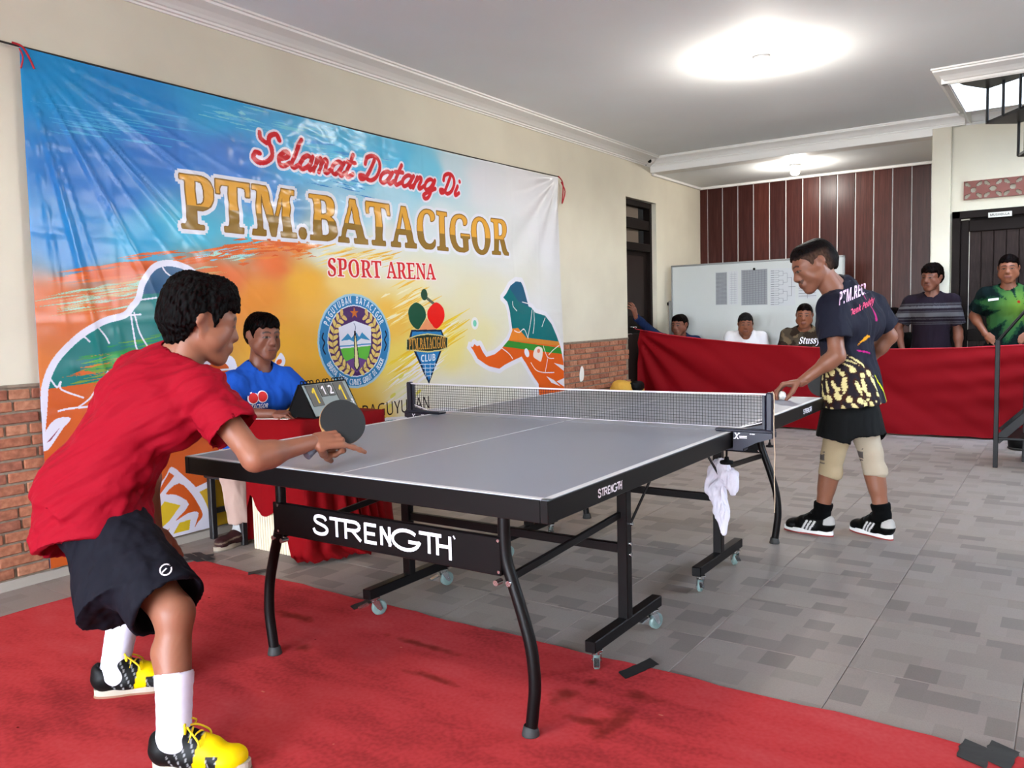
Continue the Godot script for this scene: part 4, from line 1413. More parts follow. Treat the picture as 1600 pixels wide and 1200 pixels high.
	paint_poly(im, curve2([Vector2(1611, 597), Vector2(1635, 590), Vector2(1659, 602), Vector2(1649, 641), Vector2(1625, 635), Vector2(1601, 621)], 4, true), Color(0.9, 0.84, 0.8))
	paint_disc(im, Vector2(1634, 605), Vector2(9, 7), Color(0.86, 0.5, 0.4))
	for q in [[Vector2(1733, 653), Vector2(1812, 669), Vector2(1810, 692)], [Vector2(1680, 696), Vector2(1730, 714), Vector2(1773, 740), Vector2(1713, 722)], [Vector2(1747, 720), Vector2(1810, 711), Vector2(1808, 748)]]:
		paint_poly(im, PackedVector2Array(q), Color(0.86, 0.85, 0.88))
	paint_disc(im, Vector2(1283, 502), Vector2(18, 19), Color(0.87, 0.86, 0.86))
	paint_disc(im, Vector2(1283, 502), Vector2(9, 10), Color(0.45, 0.76, 0.66))

	# lettering
	var red := Color(0.78, 0.13, 0.16)
	for pass_no in 2:
		var c := Color(0.9, 0.86, 0.9) if pass_no == 0 else red
		var pen := 22.0 if pass_no == 0 else 11.5
		script_word(im, "Selamat", Vector2(480, 124), 318, 72, pen, c)
		script_word(im, "Datang", Vector2(812, 122), 312, 68, pen, c)
		script_word(im, "Di", Vector2(1136, 122), 98, 62, pen, c)
	var rect := Rect2(300, 176, 1176, 112)
	var xf := fit_text("PTM.BATACIGOR", rect, "Droid Serif", true)
	paint_text(im, "PTM.BATACIGOR", xf, Color(0.85, 0.85, 0.88), "Droid Serif", true, 12.0)
	paint_text(im, "PTM.BATACIGOR", xf, Color(0.50, 0.36, 0.14), "Droid Serif", true, 3.0)
	paint_text(im, "PTM.BATACIGOR", xf, Color(0.84, 0.61, 0.22), "Droid Serif", true)
	var dark := Image.create(1800, 60, false, Image.FORMAT_RGBA8)
	var low := xf
	low.origin.y -= 238
	paint_text(dark, "PTM.BATACIGOR", low, Color(0.55, 0.42, 0.18), "Droid Serif", true)
	im.convert(Image.FORMAT_RGBA8)
	im.blend_rect(dark, Rect2i(0, 0, 1800, 60), Vector2i(0, 238))
	xf = fit_text("SPORT ARENA", Rect2(694, 328, 410, 46), "Droid Serif", true)
	paint_text(im, "SPORT ARENA", xf, Color(0.92, 0.84, 0.82), "Droid Serif", true, 3.5)
	paint_text(im, "SPORT ARENA", xf, Color(0.77, 0.16, 0.17), "Droid Serif", true)
	paint_text(im, "PAGUYUBAN", fit_text("PAGUYUBAN", Rect2(790, 706, 264, 36), "Droid Sans", false), Color(0.16, 0.12, 0.13), "Droid Sans", false)
	# bubbly lettering below it, cut off by the table in the photograph
	paint_poly(im, curve2([Vector2(780, 770), Vector2(860, 748), Vector2(960, 752), Vector2(1060, 744), Vector2(1160, 752), Vector2(1190, 780), Vector2(1100, 860), Vector2(800, 866)], 5, true), Color(0.86, 0.85, 0.86))
	paint_poly(im, curve2([Vector2(795, 776), Vector2(866, 756), Vector2(960, 760), Vector2(1056, 752), Vector2(1150, 760), Vector2(1176, 782), Vector2(1090, 850), Vector2(810, 856)], 5, true), Color(0.09, 0.44, 0.46))
	for p in [Vector2(820, 812), Vector2(900, 806), Vector2(980, 808), Vector2(1060, 802)]:
		paint_disc(im, p, Vector2(40, 36), Color(0.88, 0.86, 0.84))
		paint_disc(im, p, Vector2(33, 29), Color(0.88, 0.6, 0.22))
		paint_disc(im, p + Vector2(2, 3), Vector2(11, 9), Color(0.88, 0.86, 0.84))

	# round emblem
	var c := Vector2(776, 537)
	paint_disc(im, c, Vector2(127, 122), Color(0.60, 0.74, 0.80))
	paint_disc(im, c, Vector2(121, 116), Color(0.19, 0.47, 0.66))
	paint_disc(im, c, Vector2(95, 93), Color(0.82, 0.85, 0.9))
	paint_disc(im, c, Vector2(92, 90), Color(0.29, 0.17, 0.36))
	arc_text(im, "PAGUYUBAN BATACIGOR", c, 106, deg_to_rad(-157), deg_to_rad(-23), 25, Color(0.86, 0.87, 0.9), false)
	arc_text(im, "BARAYA TASIK CIAMIS GARUT DI BOGOR", c, 106, deg_to_rad(152), deg_to_rad(28), 21, Color(0.86, 0.87, 0.9), true)
	for s in [-1.0, 1.0]:
		paint_line(im, curve2([c + Vector2(s * 106, -24), c + Vector2(s * 111, -12), c + Vector2(s * 104, 0), c + Vector2(s * 110, 14), c + Vector2(s * 103, 28)], 4), 4, Color(0.1, 0.13, 0.22))
		for k in 12:
			var a: float = PI / 2 - s * deg_to_rad(12 + k * 12.5)
			var p := c + Vector2(cos(a) * 77, sin(a) * 77)
			var col := Color(0.85, 0.73, 0.42) if k < 11 else Color(0.8, 0.66, 0.4)
			for o in [-1.0, 1.0]:
				paint_disc(im, p + Vector2(cos(a), sin(a)) * o * 7.0, Vector2(11, 5.2), col, a + s * (0.9 if o > 0 else 2.1) + PI / 2, )
		paint_line(im, disc_arc(c, 77, PI / 2 - s * 0.15, PI / 2 - s * 2.65), 2, Color(0.6, 0.48, 0.25))
	var star := PackedVector2Array()
	for k in 10:
		star.append(c + Vector2(0, -72) + Vector2(0, -15 if k % 2 == 0 else -6).rotated(TAU * k / 10.0))
	paint_poly(im, star, Color(0.72, 0.38, 0.14))
	var shield := PackedVector2Array([c + Vector2(0, -52), c + Vector2(56, -36), c + Vector2(55, 10), c + Vector2(44, 40), c + Vector2(24, 64), c + Vector2(0, 82), c + Vector2(-24, 64), c + Vector2(-44, 40), c + Vector2(-55, 10), c + Vector2(-56, -36)])
	paint_poly(im, shield, Color(0.83, 0.83, 0.88))
	clip_paint(im, shield, PackedVector2Array([c + Vector2(-60, 18), c + Vector2(60, 14), c + Vector2(60, 60), c + Vector2(-60, 60)]), Color(0.36, 0.68, 0.24))
	clip_paint(im, shield, PackedVector2Array([c + Vector2(-60, 58), c + Vector2(0, 40), c + Vector2(60, 58), c + Vector2(60, 90), c + Vector2(-60, 90)]), Color(0.40, 0.27, 0.5))
	paint_poly(im, PackedVector2Array([c + Vector2(-50, -2), c + Vector2(-26, -20), c + Vector2(-14, -8), c + Vector2(4, -22), c + Vector2(14, -10), c + Vector2(24, -22), c + Vector2(52, 0), c + Vector2(20, -6), c + Vector2(0, 4), c + Vector2(-20, -4)]), Color(0.22, 0.52, 0.70))
	paint_line(im, PackedVector2Array([c + Vector2(-54, 12), c + Vector2(54, 9)]), 3, Color(0.22, 0.5, 0.72))
	paint_poly(im, PackedVector2Array([c + Vector2(-4, -26), c + Vector2(2, -26), c + Vector2(11, 66), c + Vector2(0, 78), c + Vector2(-9, 66)]), Color(0.15, 0.14, 0.16))
	paint_poly(im, PackedVector2Array([c + Vector2(-2, -14), c + Vector2(1, -14), c + Vector2(8, 64), c + Vector2(0, 74), c + Vector2(-6, 64)]), Color(0.86, 0.82, 0.6))
	paint_line(im, curve2([c + Vector2(-1, -26), c + Vector2(2, -36), c + Vector2(-3, -46)], 4), 2, Color(0.4, 0.42, 0.5))

	# club emblem
	paint_line(im, PackedVector2Array([Vector2(1050, 420), Vector2(1091, 443)]), 9, Color(0.35, 0.36, 0.3))
	paint_disc(im, Vector2(1050, 416), Vector2(14, 16), Color(0.14, 0.27, 0.2))
	paint_poly(im, PackedVector2Array([Vector2(1055, 483), Vector2(1020, 516), Vector2(1098, 519)]), Color(0.86, 0.55, 0.38))
	paint_poly(im, curve2([Vector2(983, 454), Vector2(1013, 438), Vector2(1045, 452), Vector2(1052, 479), Vector2(1034, 500), Vector2(1017, 514), Vector2(991, 500), Vector2(979, 478)], 4, true), Color(0.12, 0.30, 0.22))
	paint_poly(im, curve2([Vector2(1064, 458), Vector2(1099, 438), Vector2(1131, 454), Vector2(1135, 484), Vector2(1116, 506), Vector2(1096, 514), Vector2(1076, 500), Vector2(1058, 479)], 4, true), Color(0.86, 0.13, 0.11))
	paint_poly(im, PackedVector2Array([Vector2(988, 514), Vector2(1121, 517), Vector2(1138, 548), Vector2(1056, 672), Vector2(976, 542)]), Color(0.09, 0.16, 0.26))
	paint_poly(im, PackedVector2Array([Vector2(993, 519), Vector2(1118, 523), Vector2(1129, 547), Vector2(1057, 662), Vector2(986, 542)]), Color(0.17, 0.46, 0.68))
	for k in 4:
		var t := 0.15 + k * 0.2
		paint_line(im, PackedVector2Array([(Vector2(1015, 604)).lerp(Vector2(1057, 662), t), (Vector2(1105, 609)).lerp(Vector2(1057, 662), t)]), 2, Color(0.8, 0.87, 0.92))
		paint_line(im, PackedVector2Array([Vector2(1020 + 22 * k, 612), Vector2(1024 + 20 * k, 632 + (24 if k in [1, 2] else 4))]), 2, Color(0.8, 0.87, 0.92))
	paint_poly(im, PackedVector2Array([Vector2(965, 538), Vector2(1014, 529), Vector2(1058, 526), Vector2(1109, 532), Vector2(1150, 539), Vector2(1148, 574), Vector2(1106, 580), Vector2(1055, 581), Vector2(1006, 575), Vector2(963, 571)]), Color(0.78, 0.74, 0.5))
	paint_poly(im, PackedVector2Array([Vector2(968, 541), Vector2(1013, 532), Vector2(1058, 530), Vector2(1109, 535), Vector2(1147, 542), Vector2(1145, 570), Vector2(1107, 576), Vector2(1055, 577), Vector2(1006, 571), Vector2(966, 568)]), Color(0.16, 0.2, 0.16))
	paint_text(im, "PTM.BATACIGOR", fit_text("PTM.BATACIGOR", Rect2(974, 538, 166, 34), "Droid Serif", true), Color(0.80, 0.58, 0.24), "Droid Serif", true)
	paint_text(im, "CLUB", fit_text("CLUB", Rect2(1026, 586, 62, 20), "Droid Sans", true), Color(0.85, 0.88, 0.9))
	return pic(im)


func disc_arc(c: Vector2, r: float, a0: float, a1: float) -> PackedVector2Array:
	var o := PackedVector2Array()
	for k in 25:
		var a := lerpf(a0, a1, k / 24.0)
		o.append(c + Vector2(cos(a), sin(a)) * r)
	return o


func build_banner() -> void:
	var m := mat("banner_print", Color(0.9, 0.9, 0.9), 0.26)
	m.albedo_texture = banner_picture()
	m.metallic_specular = 0.32
	m.texture_repeat = false
	var b := thing("banner", "large glossy vinyl banner with blue, orange and gold sport print hung on the wall", "banner")
	var nz := noise(1.0, 3, 7)
	var nz2 := noise(1.0, 2, 17)
	var f := func(u: float, v: float) -> Vector3:
		var w := u * 4.84
		var h := v * 2.48
		# pull folds fanning out of the upper corner
		var rr := Vector2(w, h + 0.02)
		var ang := rr.angle()
		var d := 0.0
		var len := rr.length()
		d += 0.016 * (1.0 - absf(sin(ang * 11.0 + 0.6 + 0.25 * sin(len * 2.0)))) ** 7 * smoothstep(0.05, 0.35, len) * exp(-len * 0.55)
		d += 0.011 * (1.0 - absf(sin(ang * 17.0 + 0.2))) ** 9 * smoothstep(0.05, 0.5, len) * exp(-len * 0.8)
		# creases from having been folded up
		for k in range(1, 12):
			d += 0.0018 * exp(-pow((w - k * 0.405 + 0.01 * nz.get_noise_1d(h * 2.0 + k * 9.0)) / 0.012, 2)) * (1.0 if k % 2 else -1.0)
		for k in range(1, 6):
			d += 0.0018 * exp(-pow((h - k * 0.425) / 0.012, 2)) * (1.0 if k % 2 else -1.0)
		# rumples
		var rum := exp(-pow((w - 1.75) / 0.75, 2) - pow((h - 0.45) / 0.5, 2))
		d += (0.0028 + 0.018 * rum) * nz.get_noise_2d(w * 2.4, h * 5.2) + 0.006 * rum * nz2.get_noise_2d(w * 6.0, h * 14.0)
		# slack drapes at the far upper corner
		var far := Vector2(4.84 - w, h)
		d += 0.012 * sin(far.angle() * 15.0) * exp(-far.length() * 0.9) * smoothstep(0.0, 0.3, far.length())
		d += 0.010 * nz.get_noise_2d(w * 0.7 + 40.0, h * 0.5)
		var sag := 0.012 * sin(u * PI) + 0.004 * absf(sin(u * PI * 5.0))
		return Vector3(-2.243 + d, 2.54 - h - sag * (1.0 - v), 1.125 - w + 0.03 * v * (1.0 - u) - 0.05 * v * u)
	put("sheet", sheet(300, 150, f, 0.001), m, b)
	# cord along the top edge and the red ties at its corners
	var st := flat()
	tube(st, [Vector3(-2.262, 2.57, 1.9), Vector3(-2.25, 2.545, 1.13), Vector3(-2.246, 2.536, 0.2), Vector3(-2.246, 2.532, -1.32), Vector3(-2.246, 2.537, -2.7), Vector3(-2.25, 2.55, -3.74)], 0.005, 6)
	put("cord", done(st), mats.rubber, b)
	var tie := mat("red_string", Color(0.62, 0.06, 0.12), 0.8)
	st = flat()
	tube(st, curve([Vector3(-2.235, 2.55, 1.16), Vector3(-2.228, 2.54, 1.12), Vector3(-2.232, 2.50, 1.09), Vector3(-2.23, 2.45, 1.07)], 4), 0.005, 6)
	tube(st, curve([Vector3(-2.232, 2.53, 1.13), Vector3(-2.226, 2.49, 1.12), Vector3(-2.23, 2.44, 1.13)], 4), 0.004, 6)
	put("tie", done(st), tie, b)
	st = flat()
	tube(st, curve([Vector3(-2.24, 2.55, -3.72), Vector3(-2.23, 2.5, -3.78), Vector3(-2.235, 2.4, -3.79), Vector3(-2.235, 2.3, -3.77), Vector3(-2.235, 2.42, -3.83), Vector3(-2.235, 2.5, -3.76)], 4), 0.006, 6)
	put("tie", done(st), tie, b)


# ------------------------------------------------------------------ bodies: tapered capsules joined by a smooth minimum, meshed as surface nets

class Field:
	var a := PackedVector3Array()
	var d := PackedVector3Array()
	var i2 := PackedFloat32Array()
	var ln := PackedFloat32Array()
	var r0 := PackedFloat32Array()
	var dr := PackedFloat32Array()
	var n := PackedVector3Array()
	var k2 := PackedFloat32Array()
	var flat := PackedByteArray()
	var hollow: Field = null
	var keep: Callable
	var sm := 0.02

	func _init(smooth := 0.02) -> void:
		sm = smooth

	func add(p: Vector3, q: Vector3, ra: float, rb: float, axis := Vector3.ZERO, k := 1.0, cut := false) -> Field:
		# axis and k flatten the limb: its half width along axis is r / k; cut ends it square at q
		a.append(p)
		d.append(q - p)
		var l := maxf((q - p).length(), 1e-4)
		ln.append(l)
		i2.append(1.0 / (l * l))
		r0.append(ra)
		dr.append(rb - ra)
		n.append(axis.normalized() if axis != Vector3.ZERO else Vector3.ZERO)
		k2.append(k * k - 1.0)
		flat.append(1 if cut else 0)
		return self

	func ball(p: Vector3, r: float, axis := Vector3.ZERO, k := 1.0) -> Field:
		return add(p, p + Vector3(0, 1e-4, 0), r, r, axis, k)

	func one(p: Vector3, i: int) -> float:
		var q := p - a[i]
		var t := q.dot(d[i]) * i2[i]
		var h := clampf(t, 0.0, 1.0)
		if flat[i] == 1:
			var m := minf(t, 1.0) if t > 0.0 else 0.0
			q -= d[i] * (t if t > 0.0 else 0.0)
			var s2 := q.length_squared()
			if k2[i] != 0.0:
				var u2 := q.dot(n[i])
				s2 += k2[i] * u2 * u2
			return maxf(sqrt(s2) - (r0[i] + dr[i] * m), (t - 1.0) * ln[i])
		q -= d[i] * h
		var s := q.length_squared()
		if k2[i] != 0.0:
			var u := q.dot(n[i])
			s += k2[i] * u * u
		return sqrt(maxf(s, 0.0)) - (r0[i] + dr[i] * h)

	func at(p: Vector3, ids: PackedInt32Array) -> float:
		var m := 1e3
		for i in ids:
			var v := one(p, i)
			if m >= 1e3:
				m = v
			else:
				var e := sm - absf(m - v)
				m = minf(m, v)
				if e > 0.0:
					m -= e * e / (4.0 * sm)
		if hollow != null:
			for i in hollow.a.size():
				m = maxf(m, -hollow.one(p, i))
		if keep.is_valid():
			m = maxf(m, keep.call(p))
		return m

	func everything() -> PackedInt32Array:
		return PackedInt32Array(range(a.size()))


class Flesh:
	# arrays under construction
	var v := PackedVector3Array()
	var nn := PackedVector3Array()
	var c := PackedColorArray()
	var ix := PackedInt32Array()

	func mesh() -> ArrayMesh:
		var arr := []
		arr.resize(Mesh.ARRAY_MAX)
		arr[Mesh.ARRAY_VERTEX] = v
		arr[Mesh.ARRAY_NORMAL] = nn
		arr[Mesh.ARRAY_COLOR] = c
		arr[Mesh.ARRAY_INDEX] = ix
		var m := ArrayMesh.new()
		m.add_surface_from_arrays(Mesh.PRIMITIVE_TRIANGLES, arr)
		return m


func surface_nets(f: Field, cell: float, into: Flesh, paint: Callable = nothing, push: Callable = nothing, place := Transform3D()) -> Flesh:
	# meshes the field, shifts points with push(p, n) -> p, paints with paint(p, n) -> Color (linear)
	var lo := Vector3.INF
	var hi := -Vector3.INF
	for i in f.a.size():
		var r := Vector3.ONE * (maxf(f.r0[i], f.r0[i] + f.dr[i]) + cell)
		lo = lo.min(f.a[i] - r).min(f.a[i] + f.d[i] - r)
		hi = hi.max(f.a[i] + r).max(f.a[i] + f.d[i] + r)
	var bx := int(ceil((hi.x - lo.x) / cell / 4.0)) + 1
	var by := int(ceil((hi.y - lo.y) / cell / 4.0)) + 1
	var bz := int(ceil((hi.z - lo.z) / cell / 4.0)) + 1
	var sx := bx * 4 + 1
	var sy := by * 4 + 1
	var sxy := sx * sy
	var val := PackedFloat32Array()
	val.resize(sxy * (bz * 4 + 1))
	val.fill(1e3)
	var slot := PackedInt32Array()
	slot.resize(val.size())
	slot.fill(-1)
	var blocks := PackedInt32Array()
	var nb := f.a.size()
	var hd := cell * 2.0 * 1.74
	var ds := PackedFloat32Array()
	ds.resize(nb)
	for z in bz:
		for y in by:
			for x in bx:
				var p := lo + Vector3(x * 4 + 2, y * 4 + 2, z * 4 + 2) * cell
				var m := 1e3
				for i in nb:
					var v := f.one(p, i)
					ds[i] = v
					m = minf(m, v)
				if m > hd * 1.7 + f.sm or m < -(hd * 2.2):
					var g := m
					if m < 0.0:
						if f.hollow != null:
							for i in f.hollow.a.size():
								g = maxf(g, -f.hollow.one(p, i))
						if f.keep.is_valid():
							g = maxf(g, f.keep.call(p))
					if absf(g) > hd * 2.2:
						continue
				elif f.keep.is_valid() and f.keep.call(p) > hd * 2.0:
					continue
				var ids := PackedInt32Array()
				for i in nb:
					if ds[i] < m + hd * 3.2 + f.sm:
						ids.append(i)
				if absf(f.at(p, ids)) > hd * 1.65:
					continue
				blocks.append(x * 4 + y * 4 * sx + z * 4 * sxy)
				for k in 5:
					for j in 5:
						var row := x * 4 + (y * 4 + j) * sx + (z * 4 + k) * sxy
						for i in 5:
							if val[row + i] >= 1e3:
								val[row + i] = f.at(lo + Vector3(x * 4 + i, y * 4 + j, z * 4 + k) * cell, ids)
	var corner := PackedInt32Array([0, 1, sx, sx + 1, sxy, sxy + 1, sxy + sx, sxy + sx + 1])
	var edges := [[0, 1], [2, 3], [4, 5], [6, 7], [0, 2], [1, 3], [4, 6], [5, 7], [0, 4], [1, 5], [2, 6], [3, 7]]
	var off := [Vector3(0, 0, 0), Vector3(1, 0, 0), Vector3(0, 1, 0), Vector3(1, 1, 0), Vector3(0, 0, 1), Vector3(1, 0, 1), Vector3(0, 1, 1), Vector3(1, 1, 1)]
	var v0 := into.v.size()
	var pts := PackedVector3Array()
	var cells := PackedInt32Array()
	for b in blocks:
		for k in 4:
			for j in 4:
				for i in 4:
					var g := b + i + j * sx + k * sxy
					if slot[g] >= 0:
						continue
					var mask := 0
					for q in 8:
						if val[g + corner[q]] < 0.0:
							mask |= 1 << q
					if mask == 0 or mask == 255:
						continue
					var sum := Vector3.ZERO
					var cnt := 0
					for e in edges:
						var ea: float = val[g + corner[e[0]]]
						var eb: float = val[g + corner[e[1]]]
						if (ea < 0.0) != (eb < 0.0):
							var t := ea / (ea - eb)
							sum += (off[e[0]] as Vector3).lerp(off[e[1]], t)
							cnt += 1
					var gx := g % sx
					var gy := (g / sx) % sy
					var gz := g / sxy
					slot[g] = pts.size()
					pts.append(lo + (Vector3(gx, gy, gz) + sum / cnt) * cell)
					cells.append(g)
	var ix := PackedInt32Array()
	var step := [1, sx, sxy]
	for g in cells:
		var inside := val[g] < 0.0
		for ax in 3:
			var s1: int = step[ax]
			if (val[g + s1] < 0.0) == inside or val[g + s1] >= 1e3:
				continue
			var u: int = step[(ax + 1) % 3]
			var w: int = step[(ax + 2) % 3]
			if g - u - w < 0:
				continue
			var p0 := slot[g]
			var p1 := slot[g - u]
			var p2 := slot[g - u - w]
			var p3 := slot[g - w]
			if p1 < 0 or p2 < 0 or p3 < 0:
				continue
			if inside:
				ix.append_array(PackedInt32Array([p0, p2, p1, p0, p3, p2]))
			else:
				ix.append_array(PackedInt32Array([p0, p1, p2, p0, p2, p3]))
	var nrm := normals_of(pts, ix)
	if push.is_valid():
		for i in pts.size():
			pts[i] = push.call(pts[i], nrm[i])
		nrm = normals_of(pts, ix)
	for i in pts.size():
		into.c.append(paint.call(pts[i], nrm[i]) if paint.is_valid() else Color.WHITE)
		into.v.append(place * pts[i])
		into.nn.append((place.basis * nrm[i]).normalized())
	for i in ix:
		into.ix.append(i + v0)
	return into


func normals_of(pts: PackedVector3Array, ix: PackedInt32Array) -> PackedVector3Array:
	var nrm := PackedVector3Array()
	nrm.resize(pts.size())
	for t in range(0, ix.size(), 3):
		var a := pts[ix[t]]
		var e := (pts[ix[t + 2]] - a).cross(pts[ix[t + 1]] - a)
		nrm[ix[t]] += e
		nrm[ix[t + 1]] += e
		nrm[ix[t + 2]] += e
	for i in nrm.size():
		nrm[i] = nrm[i].normalized()
	return nrm


func lin(r: float, g: float, b: float) -> Color:
	return Color(r, g, b).srgb_to_linear()


func frame(fwd: Vector3, up: Vector3) -> Basis:
	# x to the wearer's left, y up, z forward
	var y := up.normalized()
	var z := (fwd - y * fwd.dot(y)).normalized()
	return Basis(y.cross(z), y, z)


func head_field(jaw := 1.0) -> Field:
	var f := Field.new(0.019)
	var x := Vector3.RIGHT
	f.add(Vector3(0, 0.030, -0.032), Vector3(0, 0.034, 0.018), 0.084, 0.080, x, 1.12)
	f.add(Vector3(0, 0.01, 0.03), Vector3(0, -0.062, 0.046), 0.066, 0.047, x, 1.02)
	for s in [-1.0, 1.0]:
		f.add(Vector3(s * 0.046 * jaw, -0.035, 0.002), Vector3(s * 0.018, -0.098, 0.058), 0.03, 0.022)
		f.ball(Vector3(s * 0.043, -0.02, 0.057), 0.024)
		f.ball(Vector3(s * 0.045, -0.045, 0.03), 0.036)
		f.add(Vector3(s * 0.012, 0.026, 0.089), Vector3(s * 0.045, 0.022, 0.072), 0.0105, 0.01)
		f.ball(Vector3(s * 0.0115, -0.034, 0.096), 0.0085)
		f.ball(Vector3(s * 0.031, 0.002, 0.076), 0.0135)
		f.add(Vector3(s * 0.074, 0.016, -0.016), Vector3(s * 0.072, -0.024, -0.008), 0.0145, 0.009, Vector3(1, 0, s * 0.45), 2.4)
		f.add(Vector3(s * 0.079, 0.026, -0.018), Vector3(s * 0.082, 0.006, -0.026), 0.006, 0.005)
	f.add(Vector3(0, 0.016, 0.090), Vector3(0, -0.030, 0.107), 0.0085, 0.0125)
	f.add(Vector3(-0.018, -0.061, 0.0905), Vector3(0.018, -0.061, 0.0905), 0.0075, 0.0075)
	f.add(Vector3(-0.014, -0.073, 0.0885), Vector3(0.014, -0.073, 0.0885), 0.0085, 0.0085)
	f.ball(Vector3(0, -0.1, 0.068), 0.021)
	f.add(Vector3(0, -0.05, -0.022), Vector3(0, -0.135, -0.038), 0.056, 0.055)
	return f


func face_paint(skin: Color, moustache := 0.0, glasses := false) -> Callable:
	var lip := skin.lerp(lin(0.36, 0.16, 0.14), 0.4)
	var dark := lin(0.07, 0.05, 0.045)
	var white := lin(0.38, 0.34, 0.32)
	var lid := skin.darkened(0.35)
	return func(p: Vector3, _n: Vector3) -> Color:
		var ax := absf(p.x)
		if p.z > 0.05:
			var e := Vector2((ax - 0.031) / 0.0145, (p.y - 0.0025 + absf(ax - 0.031) * 0.12) / 0.0052)
			if e.length() < 1.0:
				return dark if absf(ax - 0.030) < 0.0072 else white
			if e.length() < 1.45 and p.y > 0.0:
				return dark.lerp(lid, 0.4)
			var by := 0.0245 + 0.006 * (1.0 - pow((ax - 0.03) / 0.02, 2))
			if ax > 0.01 and ax < 0.051 and absf(p.y - by) < 0.0048:
				return dark.lerp(skin, 0.15)
			if p.z > 0.074 and ax < 0.024 and p.y < -0.056 and p.y > -0.079:
				return dark.lerp(lip, 0.35) if absf(p.y + 0.0672) < 0.0018 else lip
			if moustache > 0.0 and ax < 0.030 and p.y < -0.043 and p.y > -0.057 - ax * 0.2:
				return skin.lerp(dark, moustache)
			if p.y < -0.036 and p.y > -0.042 and ax < 0.011 and ax > 0.004 and p.z > 0.09:
				return lid
		if moustache > 0.0 and p.y < -0.06 and p.z > 0.0:
			return skin.lerp(dark, moustache * 0.12)
		return skin


func hair_field(thick: float, top: float, fringe := 0.0, back := -0.062, side := 0.0) -> Field:
	# thick: sides, top: extra height on the crown, fringe: how far the hairline comes down the brow
	var f := Field.new(0.02)
	var x := Vector3.RIGHT
	f.add(Vector3(0, 0.030, -0.034), Vector3(0, 0.036, 0.018), 0.084 + thick, 0.080 + thick, x, 1.12 - side)
	f.add(Vector3(0, 0.055 + top * 0.55, -0.035), Vector3(0, 0.06 + top * 0.6, 0.035), 0.064 + top * 0.5, 0.052 + top * 0.5)
	if fringe > 0.0:
		f.add(Vector3(-0.03, 0.082 - fringe * 0.2, 0.062), Vector3(0.035, 0.08 - fringe * 0.2, 0.062), 0.022 + fringe * 0.4, 0.022 + fringe * 0.4)
	f.add(Vector3(0, 0.0, -0.055), Vector3(0, -0.045, -0.052), 0.062 + thick * 0.7, 0.05, x, 0.98)
	var zs := [0.13, 0.085, 0.066, 0.05, 0.036, 0.024, 0.012, -0.002, -0.02, -0.034, -0.05, -0.12]
	var ys := [0.06 - fringe, 0.058 - fringe, 0.056 - fringe * 0.7, 0.046, 0.026, -0.004, 0.03, 0.04, 0.034, -0.006, back + 0.01, back]
	f.keep = func(p: Vector3) -> float:
		var y: float = ys[0]
		for i in zs.size() - 1:
			if p.z <= zs[i] and p.z >= zs[i + 1]:
				y = lerpf(ys[i], ys[i + 1], (zs[i] - p.z) / (zs[i] - zs[i + 1]))
		if p.z < -0.12:
			y = back
		y += 0.005 * sin(p.x * 150.0 + p.z * 60.0) + 0.003 * sin(p.x * 310.0 - p.z * 140.0)
		return (y - p.y) * 0.75
	return f


func add_hand(skin: Flesh, w: Vector3, fwd: Vector3, palm: Vector3, left: bool, curls: Array, thumb: Vector3, s := 1.0, paint: Callable = nothing, spread := 0.12, cell := 0.0034) -> void:
	# palm: the way the palm faces. curls: per finger, bend in radians at each joint. thumb: (toward side, toward fingers, toward palm)
	var f := Field.new(0.010)
	var z := fwd.normalized()
	var pn := (palm - z * palm.dot(z)).normalized()
	var side := z.cross(pn) * (1.0 if left else -1.0)   # toward the thumb
	var lens := [[0.043, 0.025, 0.021], [0.047, 0.029, 0.022], [0.043, 0.027, 0.021], [0.034, 0.020, 0.018]]
	var rad := [0.0088, 0.0092, 0.0088, 0.0076]
	for i in 4:
		var lat := (1.5 - i) * 0.0195
		var base := w + (z * 0.018 + side * lat * 0.75 - pn * 0.002) * s
		var kn := w + (z * (0.092 - 0.004 * absf(i - 1.0)) + side * lat - pn * 0.003) * s
		f.add(base, kn, 0.0135 * s, 0.0108 * s, pn, 1.0)
		var dir := (z + side * (1.5 - i) * spread).normalized()
		var ax := dir.cross(pn).normalized()
		var ang := 0.0
		var p := kn
		for j in 3:
			ang += curls[i][j]
			var dd := dir.rotated(ax, ang)
			var q: Vector3 = p + dd * lens[i][j] * s
			var rr: float = rad[i] * s * (1.0 - 0.07 * j)
			f.add(p, q, rr, rr * 0.93)
			p = q
	f.add(w - z * 0.015 * s, w + z * 0.05 * s, 0.026 * s, 0.026 * s, pn, 1.45)
	var t0 := w + (z * 0.022 + side * 0.024 + pn * 0.006) * s
	var td := (side * thumb.x + z * thumb.y + pn * thumb.z).normalized()
	var t1 := t0 + td * 0.042 * s
	var td2 := (td * 0.75 + z * 0.45 + pn * thumb.z * 0.25).normalized()
	var t2 := t1 + td2 * 0.032 * s
	var t3 := t2 + (td2 + z * 0.12 + pn * 0.1).normalized() * 0.025 * s
	f.add(t0, t1, 0.0155 * s, 0.012 * s)
	f.add(t1, t2, 0.0108 * s, 0.0102 * s)
	f.add(t2, t3, 0.0102 * s, 0.0085 * s)
	f.sm = 0.0075
	surface_nets(f, cell, skin, paint)


